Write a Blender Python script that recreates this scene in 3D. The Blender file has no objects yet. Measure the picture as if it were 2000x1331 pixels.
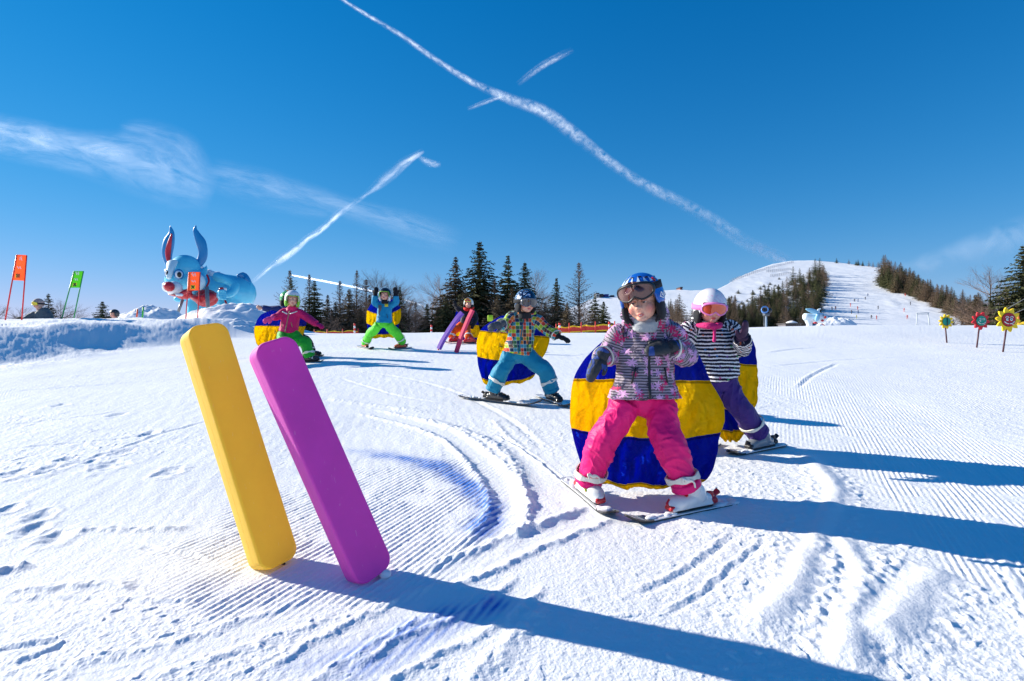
import bpy, math, random
import numpy as np
from mathutils import Vector, Matrix
R = math.radians
S = bpy.context.scene
COL = S.collection

# ------------------------------------------------------------------ camera, world, sun
F = 1111.0                                   # focal length in photo pixels (photo 2000 wide)
cam_d = bpy.data.cameras.new('camera'); cam = bpy.data.objects.new('camera', cam_d); COL.objects.link(cam)
cam_d.sensor_width = 36.0; cam_d.lens = 36.0 * F / 2000.0
cam_d.clip_start = 0.05; cam_d.clip_end = 30000
cam.location = (0, 0, 0); cam.rotation_euler = (R(90), 0, 0)
S.camera = cam
S.view_settings.view_transform = 'Standard'; S.view_settings.look = 'None'
S.view_settings.gamma = 1.0; S.view_settings.use_curve_mapping = False
S.view_settings.exposure = 0.77
S.cycles.max_bounces = 8; S.cycles.diffuse_bounces = 4; S.cycles.transparent_max_bounces = 16
S.render.film_transparent = False

SUN_EL = R(24.0)
SUN_AZ = Vector((-0.949, 0.316)).normalized()      # horizontal direction towards the sun
sun_dir = Vector((SUN_AZ.x * math.cos(SUN_EL), SUN_AZ.y * math.cos(SUN_EL), math.sin(SUN_EL)))
w = bpy.data.worlds.new('World'); S.world = w; w.use_nodes = True
nt = w.node_tree; nt.nodes.clear()
sky = nt.nodes.new('ShaderNodeTexSky'); sky.sky_type = 'NISHITA'; sky.sun_disc = False
sky.sun_elevation = SUN_EL; sky.sun_rotation = math.atan2(SUN_AZ.x, SUN_AZ.y)
sky.altitude = 1500; sky.air_density = 1.0; sky.dust_density = 0.0; sky.ozone_density = 4.5
hs = nt.nodes.new('ShaderNodeHueSaturation'); hs.inputs['Saturation'].default_value = 1.29; hs.inputs['Hue'].default_value = 0.5
tint = nt.nodes.new('ShaderNodeMix'); tint.data_type = 'RGBA'; tint.blend_type = 'MULTIPLY'; tint.inputs[0].default_value = 1.0
tint.inputs[7].default_value = (0.72, 0.98, 1.13, 1)
bg = nt.nodes.new('ShaderNodeBackground'); bg.inputs['Strength'].default_value = 0.128
wo = nt.nodes.new('ShaderNodeOutputWorld')
nt.links.new(sky.outputs[0], hs.inputs['Color']); nt.links.new(hs.outputs[0], tint.inputs[6]); 
k1 = nt.nodes.new('ShaderNodeVectorMath'); k1.operation = 'MULTIPLY_ADD'; k1.inputs[1].default_value = (0.15, 0.22, 0.14); k1.inputs[2].default_value = (1, 1, 1)
k2 = nt.nodes.new('ShaderNodeVectorMath'); k2.operation = 'DIVIDE'
nt.links.new(tint.outputs[2], k1.inputs[0]); nt.links.new(tint.outputs[2], k2.inputs[0]); nt.links.new(k1.outputs[0], k2.inputs[1]); nt.links.new(k2.outputs[0], bg.inputs[0]); nt.links.new(bg.outputs[0], wo.inputs[0])
sl = bpy.data.lights.new('sun', 'SUN'); sl.energy = 4.6; sl.angle = R(0.5); sl.color = (1.0, 0.93, 0.80)
so = bpy.data.objects.new('sun', sl); COL.objects.link(so)
so.rotation_euler = sun_dir.to_track_quat('Z', 'Y').to_euler()

# ------------------------------------------------------------------ helpers
rng = np.random.default_rng(7)
random.seed(11)

def tag(o, label=None, cat=None, group=None, kind=None):
    if label: o['label'] = label
    if cat: o['category'] = cat
    if group: o['group'] = group
    if kind: o['kind'] = kind
    return o

def U(px, py, D, dy=0.0):
    D = D + dy
    return Vector(((px - 1000.0) / F * D, D, (665.5 - py) / F * D))

_P = np.random.default_rng(5).permutation(4096).astype(np.int64)
def _h3(i, j, k):
    return _P[(_P[(_P[i & 4095] + j) & 4095] + k) & 4095]
def _fade(t): return t * t * t * (t * (t * 6 - 15) + 10)
def perlin2(x, y, seed=0):
    x = np.asarray(x, float); y = np.asarray(y, float)
    i = np.floor(x).astype(np.int64); j = np.floor(y).astype(np.int64)
    fx = x - i; fy = y - j; u = _fade(fx); v = _fade(fy)
    def g(a, b):
        h = _P[(_P[((i + a) + seed * 131) & 4095] + j + b) & 4095] * (2 * math.pi / 4096)
        return np.cos(h) * (fx - a) + np.sin(h) * (fy - b)
    n0 = g(0, 0) * (1 - u) + g(1, 0) * u; n1 = g(0, 1) * (1 - u) + g(1, 1) * u
    return (n0 * (1 - v) + n1 * v) * 1.5
def perlin3(p, seed=0):
    i = np.floor(p).astype(np.int64); f = p - i; u = _fade(f); out = 0
    for a in (0, 1):
        for b in (0, 1):
            for c in (0, 1):
                h = _h3(i[:, 0] + a + seed * 57, i[:, 1] + b, i[:, 2] + c)
                th = h * (2 * math.pi / 4096); zz = ((h * 7) % 4096) / 2048.0 - 1; rr = np.sqrt(1 - zz * zz)
                d = rr * np.cos(th) * (f[:, 0] - a) + rr * np.sin(th) * (f[:, 1] - b) + zz * (f[:, 2] - c)
                out = out + d * (u[:, 0] if a else 1 - u[:, 0]) * (u[:, 1] if b else 1 - u[:, 1]) * (u[:, 2] if c else 1 - u[:, 2])
    return out * 1.5
def sstep(a, b, x):
    t = np.clip((np.asarray(x, float) - a) / (b - a), 0, 1); return t * t * (3 - 2 * t)

# ---- ground height (smooth shape, used by everything that stands on it)
SL = 0.0873
def base_z(x, y):
    x = np.asarray(x, float); y = np.asarray(y, float)
    # even slope up to 12.4 m, levelling to a crest near 14 m, then falling away
    t = np.clip((y - 12.4) / 2.6, 0, None)
    z = -1 + SL * np.minimum(y, 12.4) + SL * 2.6 * (np.minimum(t, 1) - 0.5 * np.minimum(t, 1) ** 2)
    z = z - 0.16 * sstep(15.0, 17, y) - 3.6 * sstep(15.5, 40, y)
    z = np.where(y < 0, -1 + SL * y * 0.6, z)
    # right hand bank near the crest
    z = z + 0.19 * sstep(2, 8, x) * sstep(10.5, 13.5, y) * (1 - sstep(15.5, 24, y))
    # left hand snow bank and plateau
    xb = -6.55 + 0.35 * np.sin(y * 0.7 + 0.4) * 0.5 + 0.05 * (y - 8)
    xb = xb + .22 * perlin2(y * .45, y * 0 + 3.3, 17) + .05 * perlin2(y * 1.7, y * 0 + 1.3, 18)
    xb = np.where(y > 10, xb + 0.22 * (y - 10), xb)
    bank = sstep(0.0, 1.5, xb - x) * (1 + .14 * perlin2(x * .5, y * .6, 19))
    yb = np.where(y > 9.6, 0.42 - (y - 9.6) * 0.022, 0.42)
    z = z + bank * yb * (1 - sstep(16.5, 24, y)) * sstep(-3, 4, y)
    return z

def G(px, py):
    dx = (px - 1000.0) / F; dz = (665.5 - py) / F
    ys = np.linspace(1.0, 16.0, 3001); d = dz * ys - base_z(dx * ys, ys)
    k = np.argmax(d <= 0) if np.any(d <= 0) else len(ys) - 1
    y = float(ys[k]); return Vector((dx * y, y, float(base_z(dx * y, y))))

# ---- mesh builders
def mesh_obj(name, V, Fc, mat, parent=None, smooth=True, fab=None, loc=None):
    me = bpy.data.meshes.new(name)
    V = np.asarray(V, dtype=np.float32)
    if isinstance(Fc, np.ndarray):
        n, k = Fc.shape
        me.vertices.add(len(V)); me.vertices.foreach_set('co', V.ravel())
        me.loops.add(n * k); me.loops.foreach_set('vertex_index', Fc.astype(np.int32).ravel())
        me.polygons.add(n); me.polygons.foreach_set('loop_start', np.arange(0, n * k, k, dtype=np.int32))
        me.update(calc_edges=True)
    else:
        me.from_pydata([tuple(map(float, v)) for v in V], [], [tuple(int(i) for i in f) for f in Fc])
    me.validate()
    if fab is not None:
        a = me.attributes.new('fab', 'FLOAT_VECTOR', 'CORNER' if len(fab) != len(V) else 'POINT')
        a.data.foreach_set('vector', np.asarray(fab, dtype=np.float32).ravel())
    if smooth: me.polygons.foreach_set('use_smooth', np.ones(len(me.polygons), dtype=bool))
    for m in (mat if isinstance(mat, (list, tuple)) else [mat]): me.materials.append(m)
    o = bpy.data.objects.new(name, me); COL.objects.link(o)
    if parent is not None:
        o.parent = parent
        if loc is None: o.location = -Vector(root_loc(parent))
    if loc is not None: o.location = loc
    return o

def root_loc(o):
    v = Vector(o.location)
    while o.parent is not None:
        o = o.parent; v = v + Vector(o.location)
    return v

def empty(name, loc, label=None, cat=None, group=None):
    o = bpy.data.objects.new(name, None); COL.objects.link(o); o.location = loc; o.empty_display_size = .1
    return tag(o, label, cat, group)

class MB:
    """collects simple shapes into one mesh"""
    def __init__(s): s.V = []; s.F = []; s.M = []; s.m = 0
    def add(s, V, Fc):
        b = len(s.V); s.V += [tuple(v) for v in V]; s.F += [tuple(i + b for i in f) for f in Fc]; s.M += [s.m] * len(Fc)
    def box(s, c, sx, sy, sz, M=None, bev=0.0):
        c = Vector(c); M = M or Matrix.Identity(3)
        if bev <= 0:
            P = [c + M @ Vector((x * sx / 2, y * sy / 2, z * sz / 2)) for x in (-1, 1) for y in (-1, 1) for z in (-1, 1)]
            s.add(P, [(0, 1, 3, 2), (4, 6, 7, 5), (0, 4, 5, 1), (2, 3, 7, 6), (0, 2, 6, 4), (1, 5, 7, 3)])
        else:
            rings = []
            hx, hy, hz = sx / 2, sy / 2, sz / 2; b = min(bev, hx * .95, hy * .95, hz * .95)
            for (zz, ins) in ((-hz, b), (-hz + b, 0), (hz - b, 0), (hz, b)):
                a, d = hx - ins, hy - ins
                k = b
                rings.append([(-a + k, -d, zz), (a - k, -d, zz), (a, -d + k, zz), (a, d - k, zz), (a - k, d, zz), (-a + k, d, zz), (-a, d - k, zz), (-a, -d + k, zz)])
            P = [c + M @ Vector(p) for r in rings for p in r]; Fc = []
            for i in range(3):
                for j in range(8): Fc.append((i * 8 + j, i * 8 + (j + 1) % 8, (i + 1) * 8 + (j + 1) % 8, (i + 1) * 8 + j))
            Fc.append(tuple(range(7, -1, -1))); Fc.append(tuple(range(24, 32))); s.add(P, Fc)
    def tube(s, pts, rad, n=8, caps=True):
        V, Fc = tube_geo(pts, rad, n, caps=caps); s.add(V, Fc)
    def ell(s, c, r, M=None, n=12):
        V, Fc = ell_geo(c, r, M, n); s.add(V, Fc)
    def disc(s, c, nrm, rad, th, n=24, M=None):
        nrm = Vector(nrm).normalized(); s.tube([Vector(c) - nrm * th / 2, Vector(c) + nrm * th / 2], [rad, rad], n)
    def build(s, name, mat, parent=None, smooth=True, loc=None):
        o = mesh_obj(name, s.V, s.F, mat, parent, smooth, loc=loc)
        if isinstance(mat, (list, tuple)): o.data.polygons.foreach_set('material_index', np.array(s.M, dtype=np.int32))
        return o

def frames(pts, ref):
    out = []
    for i in range(len(pts)):
        t = (Vector(pts[min(i + 1, len(pts) - 1)]) - Vector(pts[max(i - 1, 0)])).normalized()
        a = Vector(ref) - t * t.dot(Vector(ref))
        if a.length < 1e-4: a = t.orthogonal()
        a.normalize(); b = t.cross(a).normalized(); out.append((t, a, b))
    return out
def tube_geo(pts, rad, n=12, caps=True, ref=(1, 0.02, 0.013), dome=False):
    pts = [Vector(p) for p in pts]
    rad = [(r, r) if not isinstance(r, (tuple, list)) else r for r in rad]
    fr = frames(pts, ref); P = []; rr = []; fs = []
    if dome:
        t, a, b = fr[0]
        for k in (0.98, 0.8, 0.45):
            P.append(pts[0] - t * k * min(rad[0])); q = math.sqrt(1 - k * k); rr.append((rad[0][0] * q, rad[0][1] * q)); fs.append(fr[0])
    for p, r, f in zip(pts, rad, fr): P.append(p); rr.append(r); fs.append(f)
    if dome:
        t, a, b = fr[-1]
        for k in (0.45, 0.8, 0.98):
            P.append(pts[-1] + t * k * min(rad[-1])); q = math.sqrt(1 - k * k); rr.append((rad[-1][0] * q, rad[-1][1] * q)); fs.append(fr[-1])
    V = []; Fc = []
    for p, r, (t, a, b) in zip(P, rr, fs):
        for j in range(n):
            th = 2 * math.pi * j / n; V.append(p + a * (math.cos(th) * r[0]) + b * (math.sin(th) * r[1]))
    for i in range(len(P) - 1):
        for j in range(n):
            Fc.append((i * n + j, i * n + (j + 1) % n, (i + 1) * n + (j + 1) % n, (i + 1) * n + j))
    if caps: Fc.append(tuple(range(n - 1, -1, -1))); Fc.append(tuple(range((len(P) - 1) * n, len(P) * n)))
    return V, Fc
def ell_geo(c, r, M=None, n=14):
    c = Vector(c); M = M or Matrix.Identity(3); m = n // 2 + 1; r = (r, r, r) if not isinstance(r, (tuple, list)) else r
    V = [c + M @ Vector((0, 0, -r[2]))]; Fc = []
    for i in range(1, m):
        ph = -math.pi / 2 + math.pi * i / m
        for j in range(n):
            th = 2 * math.pi * j / n
            V.append(c + M @ Vector((r[0] * math.cos(ph) * math.cos(th), r[1] * math.cos(ph) * math.sin(th), r[2] * math.sin(ph))))
    V.append(c + M @ Vector((0, 0, r[2])))
    for j in range(n): Fc.append((0, 1 + (j + 1) % n, 1 + j))
    for i in range(m - 2):
        for j in range(n):
            a = 1 + i * n + j; b = 1 + i * n + (j + 1) % n; Fc.append((a, b, b + n, a + n))
    k = len(V) - 1; o = 1 + (m - 2) * n
    for j in range(n): Fc.append((o + j, o + (j + 1) % n, k))
    return V, Fc
def smooth_path(pts, k=4):
    """Catmull-Rom through lists of numbers"""
    P = [np.array(list(p), float) for p in pts]; out = []
    for i in range(len(P) - 1):
        p0 = P[max(i - 1, 0)]; p1 = P[i]; p2 = P[i + 1]; p3 = P[min(i + 2, len(P) - 1)]
        for s_ in range(k):
            t = s_ / k
            out.append(0.5 * ((2 * p1) + (p2 - p0) * t + (2 * p0 - 5 * p1 + 4 * p2 - p3) * t * t + (-p0 + 3 * p1 - 3 * p2 + p3) * t ** 3))
    out.append(P[-1]); return out

class Blob:
    """union of tubes and ellipsoids, voxel-remeshed to one continuous skin"""
    def __init__(s): s.V = []; s.F = []; s.seg = []
    def _add(s, V, Fc):
        b = len(s.V); s.V += [tuple(v) for v in V]; s.F += [tuple(i + b for i in f) for f in Fc]
    def tube(s, pts, rad, n=16, dome=False, k=0, mode='c', ref=(1, .02, .013)):
        if k:
            arr = smooth_path([list(p) + list((r, r) if not isinstance(r, (tuple, list)) else r) for p, r in zip(pts, rad)], k)
            pts = [Vector(a[:3]) for a in arr]; rad = [(a[3], a[4]) for a in arr]
        V, Fc = tube_geo(pts, rad, n, True, ref, dome); s._add(V, Fc)
        L = 0
        for i in range(len(pts) - 1):
            r0 = rad[i] if isinstance(rad[i], (tuple, list)) else (rad[i], rad[i]); r1 = rad[i + 1] if isinstance(rad[i + 1], (tuple, list)) else (rad[i + 1], rad[i + 1])
            s.seg.append((np.array(pts[i]), np.array(pts[i + 1]), sum(r0) / 2, sum(r1) / 2, mode, L, (sum(rad[0]) / 2 if isinstance(rad[0], (tuple, list)) else rad[0])))
            L += (Vector(pts[i + 1]) - Vector(pts[i])).length
    def ell(s, c, r, M=None, n=18, mode='p'):
        V, Fc = ell_geo(c, r, M, n); s._add(V, Fc)
        rr = r if not isinstance(r, (tuple, list)) else sum(r) / 3
        s.seg.append((np.array(c), np.array(c) + np.array((0, 0, 1e-3)), rr, rr, mode, 0, rr))
    def box(s, c, sx, sy, sz, M=None, bev=0.004):
        m = MB(); m.box(c, sx, sy, sz, M, bev); s._add(m.V, m.F)
    def mesh(s, voxel=0.006, it=6, fac=0.5):
        me = bpy.data.meshes.new('tmp'); me.from_pydata([tuple(map(float, v)) for v in s.V], [], s.F)
        o = bpy.data.objects.new('tmp', me); COL.objects.link(o)
        m = o.modifiers.new('r', 'REMESH'); m.mode = 'VOXEL'; m.voxel_size = voxel; m.adaptivity = 0
        if it:
            m2 = o.modifiers.new('s', 'SMOOTH'); m2.iterations = it; m2.factor = fac
        dg = bpy.context.evaluated_depsgraph_get(); ev = o.evaluated_get(dg); e = ev.to_mesh()
        V = np.empty(len(e.vertices) * 3, dtype=np.float32); e.vertices.foreach_get('co', V); V = V.reshape(-1, 3).astype(float)
        N = np.empty(len(e.vertices) * 3, dtype=np.float32); e.vertex_normals.foreach_get('vector', N); N = N.reshape(-1, 3).astype(float)
        Fi = np.empty(len(e.loops), dtype=np.int32); e.loops.foreach_get('vertex_index', Fi)
        Fi = Fi.reshape(-1, 4)
        ev.to_mesh_clear(); bpy.data.objects.remove(o); bpy.data.meshes.remove(me)
        return V, N, Fi
    def nearest(s, P):
        best = np.full(len(P), 1e9); idx = np.zeros(len(P), int)
        for q, (a, b, r0, r1, mode, L, rm) in enumerate(s.seg):
            d = b - a; l2 = max(d @ d, 1e-12); t = np.clip(((P - a) @ d) / l2, 0, 1)
            dist = np.linalg.norm(P - (a + t[:, None] * d), axis=1) / (r0 * (1 - t) + r1 * t)
            m = dist < best; best[m] = dist[m]; idx[m] = q
        return idx
    def coords(s, P, idx, ref=None):
        """(u,v) in metres of points P on segments idx, ref: centre angle to unwrap against"""
        uv = np.zeros((len(P), 3)); ang_out = np.zeros(len(P))
        for q, (a, b, r0, r1, mode, L, rm) in enumerate(s.seg):
            m = idx == q
            if not m.any(): continue
            p = P[m]; d = b - a; l = np.linalg.norm(d); d = d / max(l, 1e-9)
            if mode == 'p':
                uv[m, 0] = p[:, 0] * 1.1 + p[:, 1] * .5; uv[m, 1] = p[:, 2]; uv[m, 2] = p[:, 1]; continue
            e1 = np.array((0.0, -1.0, 0.02)); e1 = e1 - d * (d @ e1); e1 /= np.linalg.norm(e1); e2 = np.cross(d, e1)
            w_ = p - a; ang = np.arctan2(w_ @ e2, w_ @ e1)
            if ref is not None:
                rf = ref[m]; ang = rf + (ang - rf + math.pi) % (2 * math.pi) - math.pi
            ang_out[m] = ang
            uv[m, 0] = ang * rm; uv[m, 1] = L + w_ @ d; uv[m, 2] = ang
        return uv, ang_out
    def build(s, name, mat, parent, voxel=.006, it=6, wrinkle=0.0, bump=0.0, freq=16, fab=True, seed=0, post=None, fabfn=None, fac=.5):
        V, N, Fi = s.mesh(voxel, it, fac)
        if wrinkle or bump:
            idx = s.nearest(V); uv, ang = s.coords(V, idx)
            o0 = np.array(root_loc(parent)) if parent is not None else np.zeros(3)
            iscyl = np.array([g[4] == 'c' for g in s.seg])[idx]
            q = np.where(iscyl[:, None], np.stack([uv[:, 1] * freq + np.sin(ang + seed) * 1.1, np.cos(ang) * .55 + uv[:, 1] * 2, np.sin(ang) * .55], 1), (V - o0) * np.array([9, 9, freq * .8]))
            n1 = perlin3(q + seed * 3.7); rid = np.clip(1 - np.abs(n1) * 3.2, 0, 1) ** 1.6 * 1.5 - .25
            n2_ = perlin3(q * np.array([1.7, 2.2, 2.2]) + seed + 9.1); rid = rid * .75 + .45 * np.clip(1 - np.abs(n2_) * 4, 0, 1) ** 1.5
            big = perlin3((V - o0) * 7 + seed)
            d = wrinkle * rid * (0.45 + 0.55 * np.clip(big * 2 + .6, 0, 1)) + bump * big + bump * .22 * perlin3((V - o0) * 30 + 5)
            V = V + N * d[:, None]
        if post is not None: V = post(V, N)
        fabd = None
        if fabfn is not None: fabd = fabfn(V)
        elif fab:
            C = V[Fi].mean(axis=1); ci = s.nearest(C); _, ca = s.coords(C, ci)
            P = V[Fi].reshape(-1, 3); fabd, _ = s.coords(P, np.repeat(ci, 4), np.repeat(ca, 4))
        return mesh_obj(name, V, Fi, mat, parent, True, fabd)

# ------------------------------------------------------------------ materials
MATS = {}
def srgb(r, g, b):
    f = lambda c: (c / 255 / 12.92) if c / 255 <= .04045 else ((c / 255 + .055) / 1.055) ** 2.4
    return (f(r), f(g), f(b), 1)
class NT:
    def __init__(s, m): s.t = m.node_tree; s.t.nodes.clear()
    def n(s, typ, **kw):
        nd = s.t.nodes.new('ShaderNode' + typ)
        ins = kw.pop('ins', {})
        for k, v in kw.items(): setattr(nd, k, v)
        for k, v in ins.items():
            if isinstance(v, bpy.types.NodeSocket): s.t.links.new(v, nd.inputs[k])
            else: nd.inputs[k].default_value = v
        return nd
    def m(s, op, a, b=None, c=None, clamp=False):
        nd = s.t.nodes.new('ShaderNodeMath'); nd.operation = op; nd.use_clamp = clamp
        for i, v in enumerate((a, b, c)):
            if v is None: continue
            if isinstance(v, bpy.types.NodeSocket): s.t.links.new(v, nd.inputs[i])
            else: nd.inputs[i].default_value = v
        return nd.outputs[0]
    def mix(s, f, a, b, bt='MIX'):
        nd = s.t.nodes.new('ShaderNodeMix'); nd.data_type = 'RGBA'; nd.blend_type = bt
        for k, v in ((0, f), (6, a), (7, b)):
            if isinstance(v, bpy.types.NodeSocket): s.t.links.new(v, nd.inputs[k])
            else: nd.inputs[k].default_value = v
        return nd.outputs[2]
    def ramp(s, f, stops, interp='LINEAR'):
        nd = s.t.nodes.new('ShaderNodeValToRGB'); cr = nd.color_ramp; cr.interpolation = interp
        while len(cr.elements) < len(stops): cr.elements.new(.5)
        for e, (p, c) in zip(cr.elements, stops): e.position = p; e.color = c
        s.t.links.new(f, nd.inputs[0]); return nd.outputs[0]
    def bsdf(s, col, rough=.6, bump=None, bstr=.3, bdist=.01, **kw):
        p = s.n('BsdfPrincipled')
        for k, v in dict({'Base Color': col, 'Roughness': rough}, **kw).items():
            if isinstance(v, bpy.types.NodeSocket): s.t.links.new(v, p.inputs[k])
            else: p.inputs[k].default_value = v
        if bump is not None:
            b = s.n('Bump', ins={'Strength': bstr, 'Distance': bdist, 'Height': bump}); s.t.links.new(b.outputs[0], p.inputs['Normal'])
        o = s.n('OutputMaterial'); s.t.links.new(p.outputs[0], o.inputs[0]); return p
def newmat(name):
    m = bpy.data.materials.new(name); m.use_nodes = True; return m, NT(m)
def mat(name, rgb, rough=.6, var=.12, scale=20, bump=0.0, bscale=60, bdist=.004, metallic=0.0, coat=0.0, transl=0.0):
    """plain surface with slight uneven colour and fine relief"""
    if name in MATS: return MATS[name]
    m, t = newmat(name); tc = t.n('TexCoord')
    ns = t.n('TexNoise', ins={'Scale': scale, 'Detail': 4.0, 'Vector': tc.outputs['Object']})
    c = srgb(*rgb) if max(rgb) > 1 else (*rgb, 1)
    lo = tuple(x * (1 - var) for x in c[:3]) + (1,); hi = tuple(min(1, x * (1 + var)) for x in c[:3]) + (1,)
    col = t.ramp(ns.outputs[0], [(.3, lo), (.7, hi)])
    kw = {'Metallic': metallic}
    if coat: kw['Coat Weight'] = coat; kw['Coat Roughness'] = .12
    bn = None
    if bump:
        b2 = t.n('TexNoise', ins={'Scale': bscale, 'Detail': 3.0, 'Vector': tc.outputs['Object']}); bn = b2.outputs[0]
    t.bsdf(col, rough, bn, bump, bdist, **kw)
    MATS[name] = m; return m
# ------------------------------------------------------------------ snow material and ground
def snow_mat(name, near=True):
    m, t = newmat(name); tc = t.n('TexCoord'); P = tc.outputs['Object']
    n1 = t.n('TexNoise', ins={'Scale': .9 if near else .02, 'Detail': 5.0, 'Vector': P})
    col = t.ramp(n1.outputs[0], [(.3, (.88, .89, .91, 1)), (.7, (.93, .935, .94, 1))])
    if near:
        at = t.n('Attribute', attribute_name='dye'); d = at.outputs['Fac']
        nd = t.n('TexNoise', ins={'Scale': 9.0, 'Detail': 6.0, 'Roughness': .7, 'Vector': P})
        f = t.m('MULTIPLY', d, t.m('ADD', t.m('MULTIPLY', nd.outputs[0], 1.6), .15), clamp=True)
        col = t.mix(f, col, (.04, .19, .66, 1))
    n2 = t.n('TexNoise', ins={'Scale': 150.0 if near else .35, 'Detail': 6.0, 'Roughness': .65, 'Vector': P})
    n3 = t.n('TexNoise', ins={'Scale': 38.0 if near else .08, 'Detail': 5.0, 'Roughness': .6, 'Vector': P})
    h = t.m('ADD', t.m('MULTIPLY', n2.outputs[0], .35), n3.outputs[0])
    t.bsdf(col, .55, h, .45 if near else 1.0, .012 if near else .5, **{'Specular IOR Level': .25})
    return m
M_SNOW = snow_mat('snow'); M_SNOWFAR = snow_mat('snow_far', False)

def poly_dist(x, y, pts):
    """distance to polyline, signed side and normalised run along it"""
    best = np.full(x.shape, 1e9); side = np.zeros(x.shape); run = np.zeros(x.shape)
    seglen = [math.dist(a, b) for a, b in zip(pts[:-1], pts[1:])]; tot = sum(seglen); acc = 0
    for (a, b), sl_ in zip(zip(pts[:-1], pts[1:]), seglen):
        dx, dy = b[0] - a[0], b[1] - a[1]; l2 = dx * dx + dy * dy
        t = np.clip(((x - a[0]) * dx + (y - a[1]) * dy) / l2, 0, 1)
        ex = x - a[0] - t * dx; ey = y - a[1] - t * dy; d = np.hypot(ex, ey); m = d < best
        best[m] = d[m]; side[m] = np.sign(dx * ey - dy * ex)[m]; run[m] = ((acc + t * sl_) / tot)[m]; acc += sl_
    return best, side, run
def gpath(pxs):
    out = []
    for p in smooth_path(pxs, 4):
        g = G(p[0], p[1]); out.append((g.x, g.y))
    return out
# (pixel path on the snow, kind, width m, height m)
TRACKS = [
    ([(700, 800), (800, 822), (880, 850), (945, 905), (990, 970), (985, 1025), (930, 1075), (860, 1110)], 'furrow', .075, .022),
    ([(800, 812), (870, 828), (950, 860), (1000, 905), (1025, 960), (1020, 1000), (985, 1060)], 'ridge', .06, .030),
    ([(1180, 1000), (1100, 1030), (1000, 1068), (930, 1100), (820, 1140)], 'furrow', .07, .018),
    ([(1120, 955), (1060, 905), (1010, 870), (970, 845)], 'groove', .02, .014),
    ([(960, 815), (1000, 860), (1050, 900), (1110, 948)], 'ridge', .035, .012),
    ([(640, 780), (720, 790), (800, 800), (850, 805)], 'ridge', .08, .02),
    ([(1560, 880), (1600, 920), (1632, 962), (1620, 1000), (1600, 1045), (1570, 1110), (1540, 1170), (1480, 1215), (1425, 1262)], 'smooth', .075, .042),
    ([(1636, 1050), (1665, 1090), (1690, 1145), (1672, 1200), (1655, 1260), (1660, 1330)], 'smooth', .07, .038),
    ([(1850, 1120), (1800, 1150), (1770, 1190), (1700, 1260)], 'smooth', .09, .04),
    ([(1950, 1075), (1975, 1130), (2010, 1200), (2050, 1270)], 'smooth', .03, .02),
    ([(135, 1037), (200, 1034), (300, 1035), (375, 1031)], 'ridge', .035, .022),
    ([(0, 1160), (90, 1148), (200, 1142), (270, 1150)], 'ridge', .035, .02),
    ([(-30, 1125), (20, 1112), (60, 1098)], 'ridge', .05, .03),
    ([(270, 1068), (330, 1078), (420, 1098)], 'groove', .02, .01),
    ([(0, 1175), (150, 1172), (300, 1180), (420, 1172)], 'groove', .02, .008),
    ([(0, 1270), (60, 1262), (120, 1250)], 'groove', .02, .012), ([(30, 1300), (90, 1275), (130, 1262)], 'groove', .02, .012),
    ([(0, 880), (130, 868), (300, 852), (420, 822)], 'groove', .03, .008), ([(0, 830), (150, 815), (260, 800)], 'groove', .03, .008),
    ([(30, 935), (110, 920), (220, 885), (330, 845)], 'groove', .03, .010), ([(0, 765), (200, 750), (420, 735)], 'groove', .05, .010),
    ([(0, 740), (250, 728), (480, 700), (640, 690)], 'groove', .05, .010), ([(620, 720), (760, 735), (900, 770), (1010, 830), (1080, 900)], 'groove', .04, .010),
    ([(660, 740), (780, 775), (900, 790)], 'groove', .03, .010), ([(640, 700), (800, 705), (960, 700)], 'groove', .05, .010),
    ([(1100, 700), (1180, 690), (1260, 688)], 'groove', .05, .012), ([(1500, 720), (1640, 705), (1800, 700), (2000, 712)], 'groove', .06, .012),
    ([(1500, 690), (1600, 680), (1700, 684)], 'groove', .08, .02), ([(1560, 760), (1590, 735), (1640, 710)], 'groove', .04, .014),
    ([(1240, 1170), (1340, 1120), (1400, 1080), (1445, 1045)], 'groove', .025, .010), ([(1300, 1210), (1380, 1160), (1440, 1110), (1500, 1060)], 'groove', .02, .010),
    ([(700, 1331), (820, 1260), (960, 1200), (1040, 1130)], 'furrow', .05, .014), ([(900, 1331), (980, 1270), (1060, 1180)], 'ridge', .05, .02),
    ([(540, 1331), (660, 1260), (800, 1190), (900, 1150)], 'furrow', .06, .012), ([(100, 1331), (300, 1290), (480, 1235), (640, 1180)], 'furrow', .06, .008),
]
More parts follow.
